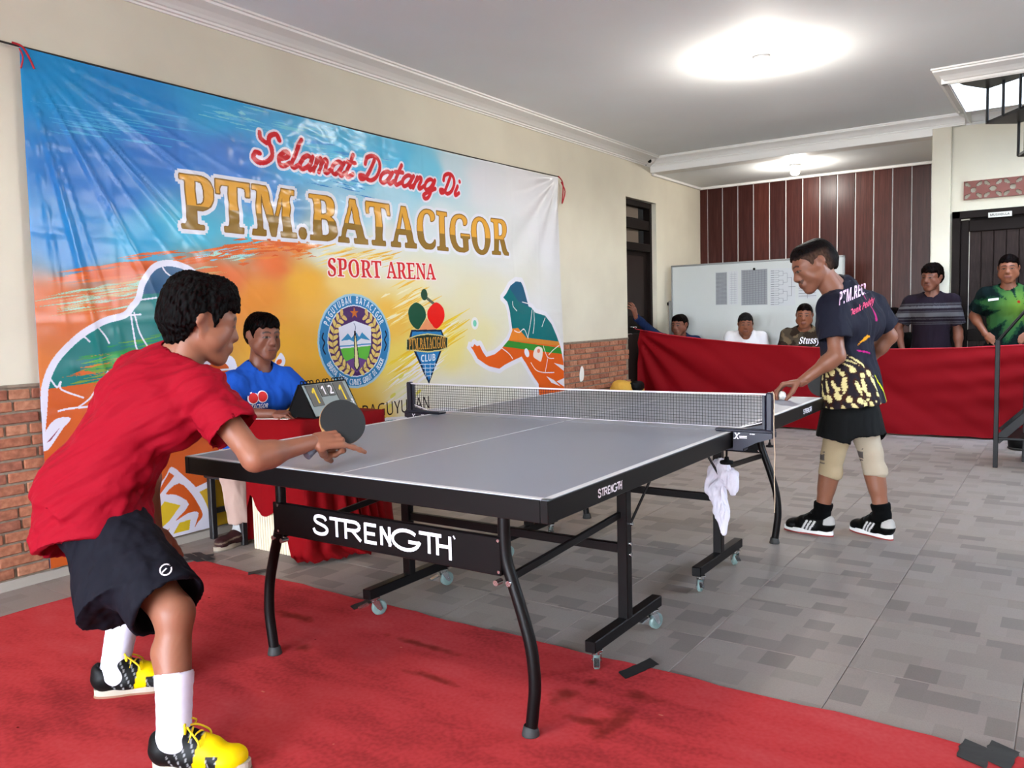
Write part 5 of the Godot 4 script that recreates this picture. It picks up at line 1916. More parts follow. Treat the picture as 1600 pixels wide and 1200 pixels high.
func limbs(J: Dictionary, s: float, fwd: Vector3, slim := 1.0) -> Field:
	var f := Field.new(0.028 * s)
	var waist: Vector3 = J.pel.lerp(J.neck, 0.38)
	var chest: Vector3 = J.pel.lerp(J.neck, 0.70)
	var up: Vector3 = (J.neck - J.pel).normalized()
	var fz := (fwd - up * fwd.dot(up)).normalized()
	var t := s * slim
	f.add(J.pel, waist, 0.138 * t, 0.122 * t, fz, 1.35)
	f.add(waist, chest, 0.122 * t, 0.148 * t, fz, 1.4)
	f.add(chest, J.neck - up * 0.05 * s, 0.142 * t, 0.085 * t, fz, 1.35)
	f.add((J.sl as Vector3).lerp(J.sr, 0.22) - up * 0.09 * s, (J.sl as Vector3).lerp(J.sr, 0.78) - up * 0.09 * s, 0.085 * t, 0.085 * t, fz, 1.05)
	f.add(J.neck - up * 0.03 * s, J.head + J.hb * Vector3(0, -0.07, -0.028) * s, 0.058 * s, 0.053 * s)
	for e in ["l", "r"]:
		f.add(J.neck - up * 0.045 * s, J["s" + e], 0.052 * t, 0.056 * t)
		f.add(J["s" + e], J["e" + e], 0.05 * t, 0.039 * t)
		f.add(J["e" + e], J["w" + e], 0.039 * t, 0.0265 * t)
		f.ball((J["e" + e] as Vector3).lerp(J["w" + e], 0.25), 0.042 * t)
		f.add(J["h" + e], J["k" + e], 0.088 * t, 0.056 * t)
		f.add(J["k" + e], J["a" + e], 0.054 * t, 0.036 * t)
		var shin: Vector3 = (J["a" + e] - J["k" + e])
		var bend: Vector3 = (J["k" + e] - J["h" + e]).normalized()
		var calf: Vector3 = (J["k" + e] as Vector3).lerp(J["a" + e], 0.32) - (bend - shin.normalized() * bend.dot(shin.normalized())) * 0.03 * s
		f.add(calf, (J["k" + e] as Vector3).lerp(J["a" + e], 0.55), 0.05 * t, 0.04 * t)
	return f


func cloth_folds(dir: Vector3, amp: float, seed_no: int, freq := 13.0, along := 3.0) -> Callable:
	var nz := noise(1.0, 2, seed_no)
	var g := dir.normalized()
	var e1 := g.cross(Vector3.UP if absf(g.y) < 0.9 else Vector3.RIGHT).normalized()
	var e2 := g.cross(e1)
	return func(p: Vector3, n: Vector3) -> Vector3:
		var q := Vector3(p.dot(g) * along, p.dot(e1) * freq, p.dot(e2) * freq)
		return p + n * amp * (nz.get_noise_3dv(q) + 0.4 * nz.get_noise_3dv(q * 2.1))


func shirt_field(J: Dictionary, s: float, fwd: Vector3, hem: Vector3, sleeve := 0.55, loose := 0.016, slim := 1.0, sleeve_r := 0.072, long_sleeve := false, open_hem := true) -> Field:
	var f := Field.new(0.03 * s)
	var waist: Vector3 = J.pel.lerp(J.neck, 0.38)
	var chest: Vector3 = J.pel.lerp(J.neck, 0.70)
	var up: Vector3 = (J.neck - J.pel).normalized()
	var fz := (fwd - up * fwd.dot(up)).normalized()
	var t := s * slim
	f.add(waist, hem, 0.132 * t + loose, 0.15 * t + loose * 1.6, fz, 1.25, true)
	f.add(waist, chest, 0.132 * t + loose, 0.152 * t + loose, fz, 1.33)
	f.add(chest, J.neck - up * 0.045 * s, 0.145 * t + loose, 0.088 * t + loose, fz, 1.3)
	f.add((J.sl as Vector3).lerp(J.sr, 0.22) - up * 0.09 * s, (J.sl as Vector3).lerp(J.sr, 0.78) - up * 0.09 * s, 0.09 * t + loose * 0.8, 0.09 * t + loose * 0.8, fz, 1.05)
	f.hollow = Field.new()
	for e in ["l", "r"]:
		f.add(J.neck - up * 0.04 * s, J["s" + e], 0.055 * t + loose * 0.6, 0.059 * t + loose * 0.5)
		if long_sleeve:
			f.add(J["s" + e], J["e" + e], 0.058 * t + loose * 0.5, 0.048 * t + loose * 0.3)
			f.add(J["e" + e], J["w" + e], 0.048 * t + loose * 0.3, 0.035 * t + loose * 0.2, Vector3.ZERO, 1.0, true)
		else:
			var q: Vector3 = (J["s" + e] as Vector3).lerp(J["e" + e], sleeve)
			f.add(J["s" + e], q, 0.058 * t + loose * 0.5, sleeve_r * s, Vector3.ZERO, 1.0, true)
			var dirv: Vector3 = (J["e" + e] - J["s" + e]).normalized()
			f.hollow.add(q - dirv * 0.03 * s, q + dirv * 0.03, sleeve_r * s - 0.012, sleeve_r * s - 0.006)
	# neckline
	var nb: Vector3 = J.neck - up * 0.028 * s + fz * 0.014 * s
	f.hollow.add(nb, J.head + J.hb * Vector3(0, -0.05, 0) * s, 0.066 * s, 0.075 * s)
	if not open_hem:
		return f
	var hd: Vector3 = (hem - waist).normalized()
	f.hollow.add(hem - hd * 0.02, hem + hd * 0.05, 0.15 * t + loose * 1.6 - 0.01, 0.15 * t + loose * 1.6 - 0.01, fz, 1.25)
	return f


func leg_field(J: Dictionary, s: float, fwd: Vector3, upto: float, r_knee: float, waist_r: float, slim := 1.0) -> Field:
	# shorts (upto along the thigh) or trousers (upto > 1 runs on down the shin)
	var f := Field.new(0.03 * s)
	var up: Vector3 = (J.neck - J.pel).normalized()
	f.add(J.pel, J.pel + up * 0.1 * s, waist_r * slim, waist_r * slim * 0.98, (fwd - up * fwd.dot(up)).normalized(), 1.25)
	f.hollow = Field.new()
	for e in ["l", "r"]:
		if upto <= 1.0:
			var q: Vector3 = (J["h" + e] as Vector3).lerp(J["k" + e], upto)
			f.add(J["h" + e], q, 0.108 * s * slim, r_knee * s, Vector3.ZERO, 1.0, true)
			var dv: Vector3 = (J["k" + e] - J["h" + e]).normalized()
			f.hollow.add(q - dv * 0.03, q + dv * 0.05, r_knee * s - 0.014, r_knee * s - 0.008)
		else:
			f.add(J["h" + e], J["k" + e], 0.1 * s * slim, 0.074 * s)
			var q: Vector3 = (J["k" + e] as Vector3).lerp(J["a" + e], upto - 1.0)
			f.add(J["k" + e], q, 0.074 * s, r_knee * s, Vector3.ZERO, 1.0, true)
	return f


func cloth_mat(key: String, rough := 0.85) -> StandardMaterial3D:
	var m := mat(key, Color(1, 1, 1), rough)
	m.vertex_color_use_as_albedo = true
	m.metallic_specular = 0.25
	return m


func skin_mat() -> StandardMaterial3D:
	var m := mat("skin", Color(1, 1, 1), 0.48)
	m.vertex_color_use_as_albedo = true
	m.metallic_specular = 0.4
	return m


func plain(c: Color) -> Callable:
	return func(_p: Vector3, _n: Vector3) -> Color: return c


func build_head(body: Flesh, J: Dictionary, s: float, skin: Color, jaw := 1.0, moustache := 0.0, cell := 0.0036) -> void:
	surface_nets(head_field(jaw), cell, body, face_paint(skin, moustache), nothing, Transform3D(J.hb * Basis.from_scale(Vector3.ONE * s), J.head))


func build_hair(root: Node3D, J: Dictionary, s: float, f: Field, col: Color, amp := 0.004, cell := 0.004, seed_no := 3, fade := Color(0, 0, 0, 0)) -> void:
	var nz := noise(1.0, 2, seed_no)
	var sk := Flesh.new()
	var tuft := func(p: Vector3, n: Vector3) -> Vector3:
		var v := nz.get_noise_3d(p.x * 130.0, p.y * 28.0, p.z * 75.0)
		return p + (n + Vector3(0, 0.2, 0.3)) * amp * v
	var tone := func(p: Vector3, _n: Vector3) -> Color:
		var c := col.lerp(Color(fade.r, fade.g, fade.b), fade.a * smoothstep(0.078, 0.045, p.y) * smoothstep(-0.085, -0.03, p.z)) if fade.a > 0.0 else col
		return c * (1.0 + 0.7 * nz.get_noise_3d(p.x * 120.0, p.y * 40.0, p.z * 80.0))
	surface_nets(f, cell, sk, tone, tuft, Transform3D(J.hb * Basis.from_scale(Vector3.ONE * s), J.head))
	var m := cloth_mat("hair", 0.55)
	m.metallic_specular = 0.12
	put("hair", sk.mesh(), m, root)


func cloth_part(root: Node3D, called: String, f: Field, cell: float, paint: Callable, push: Callable, m: Material) -> MeshInstance3D:
	var sk := Flesh.new()
	surface_nets(f, cell, sk, paint, push)
	return put(called, sk.mesh(), m, root)


func decal(root: Node3D, called: String, tris2: PackedVector2Array, f: Field, origin: Vector3, right: Vector3, up: Vector3, into_dir: Vector3, m: Material, lift := 0.003) -> void:
	# lettering or a patch pressed on to a garment: every corner is dropped on to its surface
	var ids := f.everything()
	var st := flat()
	for t in range(0, tris2.size(), 3):
		var q := []
		for k in 3:
			var p := origin + right * tris2[t + k].x + up * tris2[t + k].y - into_dir * 0.4
			for step in 70:
				var dd := f.at(p, ids)
				if dd < 0.0006:
					break
				p += into_dir * minf(dd * 0.8, 0.02)
			q.append(p - into_dir * lift)
		if (q[1] - q[0]).cross(q[2] - q[0]).dot(into_dir) < 0.0:
			tri(st, q[0], q[2], q[1])
		else:
			tri(st, q[0], q[1], q[2])
	put(called, done(st), m, root)


func fine_tris(poly: PackedVector2Array, step := 0.012) -> PackedVector2Array:
	# a polygon cut into small triangles so that it can follow a curved surface
	var lo := Vector2.INF
	var hi := -Vector2.INF
	for p in poly:
		lo = lo.min(p)
		hi = hi.max(p)
	var o := PackedVector2Array()
	var y := lo.y
	while y < hi.y:
		var x := lo.x
		while x < hi.x:
			for piece in Geometry2D.intersect_polygons(poly, PackedVector2Array([Vector2(x, y), Vector2(x + step, y), Vector2(x + step, y + step), Vector2(x, y + step)])):
				var ix := Geometry2D.triangulate_polygon(piece)
				for i in ix:
					o.append(piece[i])
			x += step
		y += step
	return o


func letters(s: String, w: float, h: float, face := "Droid Sans", skew := 0.0) -> PackedVector2Array:
	var t := text_tris(s, face, true)
	var z := text_size(t)
	var o := PackedVector2Array()
	for p in t:
		o.append(Vector2((p.x / z.x - 0.5) * w + skew * p.y / z.y * h, (p.y / z.y - 0.5) * h))
	return o


func shoe(root: Node3D, ankle: Vector3, toe: Vector3, ground: float, length: float, paint: Callable, sole_col: Color, sole_low: Color, laces: Color, slip_on := false) -> void:
	# toe: horizontal direction. upper, sole and laces
	var z := toe.normalized()
	var x := Vector3.UP.cross(z)
	var heel := Vector3(ankle.x, ground, ankle.z) - z * length * 0.24
	var b := Basis(x, Vector3.UP, z)
	var f := Field.new(0.022)
	f.add(Vector3(0, 0.052, 0.042), Vector3(0, 0.05, 0.11), 0.038, 0.042, Vector3.RIGHT, 1.05)
	f.add(Vector3(0, 0.044, 0.12), Vector3(-0.004, 0.037, length - 0.062), 0.043, 0.036, Vector3.UP, 1.12)
	f.add(Vector3(-0.014, 0.036, length - 0.075), Vector3(0.008, 0.036, length - 0.052), 0.036, 0.033, Vector3.UP, 1.2)
	if not slip_on:
		f.add(Vector3(0, 0.098, 0.1), Vector3(0, 0.062, 0.17), 0.025, 0.034, Vector3.RIGHT, 0.9)
		f.add(Vector3(0, 0.07, 0.03), Vector3(0, 0.088, 0.026), 0.032, 0.026)
		f.add(Vector3(0, 0.07, 0.05), Vector3(0, 0.09, 0.085), 0.038, 0.034)
	f.keep = func(p: Vector3) -> float: return 0.022 - p.y
	f.hollow = Field.new()
	f.hollow.add(Vector3(0, 0.13, 0.052), Vector3(0, 0.085 if slip_on else 0.092, 0.062), 0.038, 0.032)
	var sk := Flesh.new()
	surface_nets(f, 0.0045, sk, paint, nothing, Transform3D(b, heel))
	var up := put("shoe", sk.mesh(), cloth_mat("shoe_upper", 0.5), root)
	var prof := []
	for k in 36:
		var a := TAU * k / 36.0
		var c := cos(a)
		var zz := length * 0.495 + length * 0.478 * c
		var w := 0.035 + 0.008 * smoothstep(0.35, 0.7, zz / length) - 0.005 * exp(-pow((zz / length - 0.45) / 0.14, 2))
		prof.append(Vector2(w * signf(sin(a)) * pow(absf(sin(a)), 0.75), zz))
	for lay in ([[0.002, 0.028, 1.0, sole_col, "midsole"], [0.0, 0.007, 1.015, sole_low, "outsole"]]):
		var st := flat()
		var poly := PackedVector2Array()
		for p in prof:
			poly.append(Vector2(p.x * lay[2], -(p.y - length * 0.5) * lay[2] - length * 0.5))
		prism(st, poly, lay[1] - lay[0], Transform3D(Basis(x, -z, Vector3.UP), heel + Vector3.UP * lay[0]))
		var mm := mat("%s_%d" % [lay[4], int(lay[3].to_rgba32())], lay[3].linear_to_srgb(), 0.7)
		put(lay[4], done(st), mm, up)
	if slip_on:
		return
	var st := flat()
	var lift := Transform3D(b, heel)
	for k in 5:
		var zz := 0.1 + 0.017 * k
		var yy := 0.124 - 0.0085 * k
		var pts := [lift * Vector3(-0.030, yy - 0.022, zz + 0.004), lift * Vector3(-0.015, yy - 0.002, zz + (0.008 if k % 2 else 0.0)), lift * Vector3(0.0, yy + 0.003, zz + 0.005), lift * Vector3(0.015, yy - 0.002, zz + (0.0 if k % 2 else 0.008)), lift * Vector3(0.030, yy - 0.022, zz + 0.004)]
		tube(st, curve(pts, 3), 0.003, 6)
	for e in [-1.0, 1.0]:
		tube(st, curve([lift * Vector3(0, 0.126, 0.104), lift * Vector3(e * 0.018, 0.138, 0.108), lift * Vector3(e * 0.036, 0.126, 0.116), lift * Vector3(e * 0.026, 0.118, 0.112), lift * Vector3(e * 0.006, 0.127, 0.106)], 4), 0.003, 6)
		tube(st, curve([lift * Vector3(0, 0.126, 0.104), lift * Vector3(e * 0.022, 0.12, 0.125), lift * Vector3(e * 0.036, 0.1, 0.15), lift * Vector3(e * 0.04, 0.085, 0.155)], 4), 0.003, 6)
	var lace := put("lace", done(st), mat("lace_%d" % int(laces.to_rgba32()), laces.linear_to_srgb(), 0.8), up)
	lace.set_meta("kind", "stuff")


func sock(root: Node3D, J: Dictionary, e: String, upto: float, s: float, col: Color, r_top: float, ribs := true) -> void:
	var f := Field.new(0.02)
	var a: Vector3 = J["a" + e]
	var k: Vector3 = J["k" + e]
	var q := a.lerp(k, upto)
	f.add(a, q, 0.043 * s, r_top * s, Vector3.ZERO, 1.0, true)
	f.add(a, a + J["t" + e] * 0.055 * s + Vector3(0, -0.035, 0), 0.04 * s, 0.034 * s)
	var ax := (k - a).normalized()
	var rib := func(p: Vector3, n: Vector3) -> Vector3:
		var h := (p - a).dot(ax)
		return p + n * (0.0005 * sin(h * 190.0) if absf(h - upto * (k - a).length() + 0.02) > 0.015 else 0.0015)
	cloth_part(root, "sock", f, 0.006, plain(col), rib if ribs else nothing, cloth_mat("sock_knit", 0.95))


# ------------------------------------------------------------------ the people

func curl(a: float, b: float, c: float) -> Array:
	return [a, b, c]


func build_people() -> void:
	boy_in_red()
	referee()
	server()
	spectators()


func boy_in_red() -> void:
	var s := 1.03
	var fwd := Vector3(0.25, 0, -0.97).normalized()
	var J := {}
	J.pel = Vector3(-0.621, 0.682, 1.804)
	J.neck = Vector3(-0.517, 1.11, 1.569)
	J.head = Vector3(-0.438, 1.228, 1.503)
	J.hb = frame(Vector3(0.36, -0.10, -0.93), Vector3(0.10, 1, -0.12))
	J.sr = Vector3(-0.323, 1.024, 1.59)
	J.sl = Vector3(-0.709, 1.069, 1.559)
	J.er = Vector3(-0.136, 0.829, 1.554)
	J.wr = Vector3(-0.113, 0.848, 1.354)
	J.el = Vector3(-0.756, 0.768, 1.523)
	J.wl = Vector3(-0.688, 0.542, 1.548)
	J.hr = Vector3(-0.585, 0.634, 1.784)
	J.hl = Vector3(-0.753, 0.63, 1.754)
	J.kr = Vector3(-0.233, 0.415, 1.783)
	J.kl = Vector3(-0.834, 0.38, 1.554)
	J.ar = Vector3(-0.162, 0.1, 1.85)
	J.al = Vector3(-0.762, 0.078, 1.68)
	J.tr = Vector3(0.85, 0, -0.53).normalized()
	J.tl = Vector3(0.62, 0, -0.78).normalized()
	var root := thing("person", "boy in a red tee and black shorts leaning forward to receive with a bat", "person", Vector3(-0.45, 0, 1.75))
	root.position = Vector3.ZERO
	var skin := lin(0.50, 0.315, 0.235)
	var body := Flesh.new()
	surface_nets(limbs(J, s, fwd, 0.9), 0.007, body, plain(skin))
	build_head(body, J, s, skin, 0.95, 0.0, 0.003)
	# bat hand: closed on the handle, forefinger laid along the back of the blade
	var hf := (Vector3(-0.081, 0.85, 1.27)) - (J.wr as Vector3)
	add_hand(body, J.wr, hf, Vector3(-0.35, -0.75, -0.55), false, [curl(0.35, 0.12, 0.05), curl(1.25, 1.3, 0.7), curl(1.3, 1.35, 0.8), curl(1.35, 1.35, 0.8)], Vector3(-0.25, 0.4, 0.9), 1.0, plain(skin), 0.1, 0.003)
	add_hand(body, J.wl, (Vector3(-0.661, 0.438, 1.539)) - (J.wl as Vector3), Vector3(-0.7, 0, -0.6), true, [curl(0.35, 0.4, 0.3), curl(0.4, 0.5, 0.3), curl(0.45, 0.5, 0.3), curl(0.5, 0.5, 0.3)], Vector3(0.35, 0.9, 0.35), 1.0, plain(skin), 0.05)
	put("body", body.mesh(), skin_mat(), root)
	build_hair(root, J, s, hair_field(0.012, 0.038, 0.006, -0.07, 0.0), lin(0.06, 0.052, 0.052), 0.006, 0.0032, 5)
	# red tee
	var hem := Vector3(-0.641, 0.662, 1.795)
	var tee := shirt_field(J, s, fwd, hem, 0.60, 0.024, 0.98, 0.078, false, false)
	tee.add(Vector3(-0.652, 0.72, 1.773), Vector3(-0.596, 0.566, 1.798), 0.160, 0.176, Vector3(-0.567, 0, -0.824), 1.05, true)
	tee.hollow.add(Vector3(-0.598, 0.592, 1.797), Vector3(-0.594, 0.541, 1.799), 0.146, 0.160, Vector3(-0.567, 0, -0.824), 1.05)
	var red := lin(0.50, 0.025, 0.085)
	var fold := cloth_folds(Vector3(-0.316, 0.967, 1.567) - Vector3(-0.649, 0.745, 1.817), 0.012, 21, 14.0, 2.2)
	cloth_part(root, "tee_shirt", tee, 0.006, plain(red), fold, cloth_mat("red_jersey", 0.8))
	# black shorts
	var shorts := leg_field(J, s, fwd, 0.93, 0.108, 0.14, 0.95)
	shorts.add(Vector3(-0.535, 0.572, 1.78), Vector3(-0.397, 0.427, 1.815), 0.128, 0.158, Vector3(-0.567, 0, -0.824), 1.28, true)
	var black := lin(0.075, 0.07, 0.09)
	cloth_part(root, "shorts", shorts, 0.007, plain(black), cloth_folds(Vector3(0.1, 1, 0), 0.009, 24, 12.0, 4.0), cloth_mat("black_shorts", 0.8))
	var logo := PackedVector2Array()
	for k in 13:
		var a := deg_to_rad(20 + 25 * k)
		var b := deg_to_rad(45 + 25 * k)
		for q in [Vector2(cos(a), sin(a)) * 0.013, Vector2(cos(b), sin(b)) * 0.013, Vector2(cos(b), sin(b)) * 0.017, Vector2(cos(a), sin(a)) * 0.013, Vector2(cos(b), sin(b)) * 0.017, Vector2(cos(a), sin(a)) * 0.017]:
			logo.append(Vector2(q.x * 1.1 - q.y * 0.2, q.y))
	logo.append_array(fine_tris(PackedVector2Array([Vector2(-0.013, -0.002), Vector2(0.016, 0.001), Vector2(0.016, 0.005), Vector2(-0.013, 0.002)])))
	decal(root, "shorts_logo", logo, shorts, Vector3(-0.237, 0.544, 1.798), Vector3(0.55, 0.55, -0.5).normalized(), Vector3(-0.5, 0.83, 0.1).normalized(), (Vector3(-0.416, 0.479, 1.683) - Vector3(0.037, 0.628, 1.966)).normalized(), mats.white_print, 0.006)
	var white := lin(0.82, 0.80, 0.86)
	sock(root, J, "r", 0.52, s, white, 0.05)
	sock(root, J, "l", 0.55, s, white, 0.05)
	var yel := lin(0.86, 0.72, 0.03)
	var dark := lin(0.06, 0.055, 0.065)
	var paint := func(p: Vector3, n: Vector3) -> Color:
		if p.z < 0.125 + p.y * 0.25 or (absf(p.x) > 0.03 and p.y < 0.06 and absf(p.z - 0.19 - p.x * 0.1) < 0.018):
			return lin(0.5, 0.5, 0.5) if sin(p.z * 240.0 + p.y * 90.0) > 0.93 and p.z > 0.06 else dark
		return yel
	shoe(root, J.ar, J.tr, 0.006, 0.285, paint, lin(0.62, 0.58, 0.52), lin(0.5, 0.33, 0.25), yel)
	shoe(root, J.al, J.tl, 0.006, 0.285, paint, lin(0.62, 0.58, 0.52), lin(0.5, 0.33, 0.25), yel)

	# bat
	var bat := thing("bat", "black-faced table tennis bat held up by the boy in red", "bat")
	var c: Vector3 = Vector3(-0.103, 0.898, 1.232)
	var grip: Vector3 = Vector3(-0.11, 0.826, 1.353)
	var ax := (c - grip).normalized()
	var view := (Vector3(-0.353, 0.857, 0.994) - Vector3(0.381, 0.979, 1.695)).normalized()
	var nrm := (-view - ax * (-view).dot(ax)).normalized()
	var b := Basis(nrm.cross(ax) * -1.0, ax, nrm)
	b.x = ax.cross(nrm)
	bat.transform = Transform3D(b, c)
	var blade := PackedVector2Array()
	for k in 40:
		var a := -PI / 2 + TAU * k / 40.0
		blade.append(Vector2(0.0755 * cos(a), 0.079 * sin(a)))
	put("blade", prism_mesh(blade, 0.006, Transform3D(Basis(), Vector3(0, 0, -0.003))), mat("bat_wood", Color(0.62, 0.45, 0.28), 0.6), bat)
	var small := PackedVector2Array()
	for p in blade:
		small.append(Vector2(p.x * 0.99, maxf(p.y * 0.99, -0.068)))
	put("rubber_sheet", prism_mesh(small, 0.004, Transform3D(Basis(), Vector3(0, 0, 0.003))), mat("bat_black", Color(0.06, 0.062, 0.065), 0.7), bat)
	put("rubber_sheet", prism_mesh(small, 0.004, Transform3D(Basis(), Vector3(0, 0, -0.007))), mat("bat_red", Color(0.5, 0.05, 0.05), 0.7), bat)
	var st := flat()
	tube(st, curve([Vector3(0, -0.07, 0), Vector3(0, -0.1, 0), Vector3(0, -0.14, 0), Vector3(0, -0.172, 0)], 3), [0.013, 0.0135, 0.0138, 0.014, 0.014, 0.0142, 0.0145, 0.015, 0.016, 0.0165], 14, true, 0.85)
	put("handle", done(st), mat("bat_handle", Color(0.30, 0.29, 0.33), 0.5), bat)


func referee() -> void:
	var s := 1.03
	var fwd := Vector3(1, 0, 0.1).normalized()
	var J := {}
	J.head = Vector3(-1.922, 1.149, 0.072)
	J.neck = Vector3(-1.972, 0.979, 0.074)
	J.pel = Vector3(-2.0, 0.47, 0.12)
	J.hb = frame(Vector3(0.98, -0.1, 0.18), Vector3(0.03, 1, 0))
	J.sr = Vector3(-1.965, 0.898, 0.248)
	J.sl = Vector3(-1.914, 0.897, -0.055)
	J.er = Vector3(-1.90, 0.755, 0.40)
	J.wr = Vector3(-1.669, 0.743, 0.23)
	J.el = Vector3(-1.86, 0.765, -0.16)
	J.wl = Vector3(-1.66, 0.765, -0.06)
	J.hr = Vector3(-2.0, 0.45, 0.22)
	J.hl = Vector3(-2.0, 0.45, 0.02)
	J.kr = Vector3(-1.955, 0.46, 0.27)
	J.kl = Vector3(-1.90, 0.46, 0.0)
	J.kr = Vector3(-1.979, 0.408, 0.269)
	J.kl = J.kr + Vector3(0.05, 0.01, -0.26)
	J.ar = Vector3(-1.978, 0.083, 0.239)
	J.al = J.ar + Vector3(0.04, 0, -0.26)
	J.tr = Vector3(0.1, 0, 1).normalized()
	J.tl = Vector3(0.3, 0, 1).normalized()
	J.hr = J.kr + Vector3(-0.16, 0.03, -0.12)
	J.hl = J.kl + Vector3(-0.16, 0.03, -0.06)
	J.pel = (J.hr + J.hl) * 0.5 + Vector3(0.02, 0.05, 0)
	var root := thing("person", "seated man in a bright blue tee keeping score behind the red cloth", "person")
	var skin := lin(0.40, 0.235, 0.17)
	var body := Flesh.new()
	surface_nets(limbs(J, s, fwd, 0.95), 0.009, body, plain(skin))
	build_head(body, J, s, skin, 1.05, 0.1, 0.0036)
	var hp := func(a: float) -> Array: return [curl(a, a * 1.2, a * 0.6), curl(a + 0.1, a * 1.2, a * 0.6), curl(a + 0.2, a * 1.2, a * 0.6), curl(a + 0.25, a * 1.2, a * 0.6)]
	add_hand(body, J.wr, Vector3(0.9, -0.02, -0.35), Vector3(-0.1, -1, -0.25), false, hp.call(0.65), Vector3(0.5, 0.9, 0.3), 0.95, plain(skin), 0.06, 0.004)
	add_hand(body, J.wl, Vector3(0.9, 0, 0.2), Vector3(0, -1, 0), true, hp.call(0.5), Vector3(0.5, 0.9, 0.3), 0.95, plain(skin), 0.06, 0.005)
	put("body", body.mesh(), skin_mat(), root)
	build_hair(root, J, s, hair_field(0.010, 0.020, 0.004, -0.045), lin(0.045, 0.038, 0.036), 0.003, 0.0036, 8)
	var hem := (J.pel as Vector3) + Vector3(0, -0.04, 0)
	var tee := shirt_field(J, s, fwd, hem, 0.72, 0.022, 1.0, 0.082)
	cloth_part(root, "tee_shirt", tee, 0.008, plain(lin(0.09, 0.265, 0.58)), cloth_folds(Vector3(0.2, 1, 0.1), 0.009, 31, 11.0, 3.0), cloth_mat("cotton", 0.9))
	var dir := -fwd
	var o := Vector3(-1.819, 0.798, 0.181)
	var rt := Vector3(0, 0, -1)
	for spec in [[-0.026, 0.02], [0.03, 0.024]]:
		decal(root, "tee_print", fine_tris(disc(Vector2(spec[0], spec[1]), Vector2(0.033, 0.034)), 0.015), tee, o, rt, Vector3.UP, dir, mats.white_print, 0.006)
		decal(root, "tee_print", fine_tris(disc(Vector2(spec[0], spec[1]), Vector2(0.027, 0.029)), 0.015), tee, o, rt, Vector3.UP, dir, mat("print_red", Color(0.72, 0.08, 0.09), 0.7), 0.009)
	decal(root, "tee_print", letters("BATACIGOR", 0.13, 0.026), tee, o + Vector3(0, -0.028, 0), rt, Vector3.UP, dir, mats.white_print, 0.008)
	var trousers := leg_field(J, s, fwd, 1.86, 0.066, 0.145, 1.0)
	cloth_part(root, "trousers", trousers, 0.009, plain(lin(0.62, 0.52, 0.48)), cloth_folds(Vector3(0, 1, 0.3), 0.008, 33, 12.0, 5.0), cloth_mat("cotton", 0.9))
	sock(root, J, "r", 0.16, s, lin(0.6, 0.6, 0.6), 0.044, false)
	sock(root, J, "l", 0.16, s, lin(0.6, 0.6, 0.6), 0.044, false)
	var brown := func(p: Vector3, _n: Vector3) -> Color: return lin(0.34, 0.28, 0.24) if absf(p.y - 0.062 + (p.z - 0.1) * 0.12) < 0.004 else lin(0.17, 0.095, 0.085)
	shoe(root, J.ar, J.tr, 0.0, 0.27, brown, lin(0.55, 0.5, 0.44), lin(0.4, 0.36, 0.32), lin(0.2, 0.1, 0.1), true)
	shoe(root, J.al, J.tl, 0.0, 0.27, brown, lin(0.55, 0.5, 0.44), lin(0.4, 0.36, 0.32), lin(0.2, 0.1, 0.1), true)
	var stool := thing("stool", "dark wooden stool under the man in the blue tee", "stool", Vector3(J.pel.x + 0.02, 0, J.pel.z + 0.06))
	var sm := mat("dark_chair", Color(0.07, 0.055, 0.06), 0.5)
	var seat_h: float = J.pel.y - 0.12
	put("seat", box_mesh(Vector3(0.33, 0.035, 0.36), 0.008, Vector3(0, seat_h, 0)), sm, stool)
	for sx in [-1.0, 1.0]:
		put("stretcher", box_mesh(Vector3(0.025, 0.03, 0.28), 0.003, Vector3(sx * 0.135, 0.16, 0)), sm, stool)
		for sz in [-1.0, 1.0]:
			put("leg", box_mesh(Vector3(0.035, seat_h - 0.015, 0.035), 0.004, Vector3(sx * 0.135, (seat_h - 0.015) * 0.5, sz * 0.15)), sm, stool)


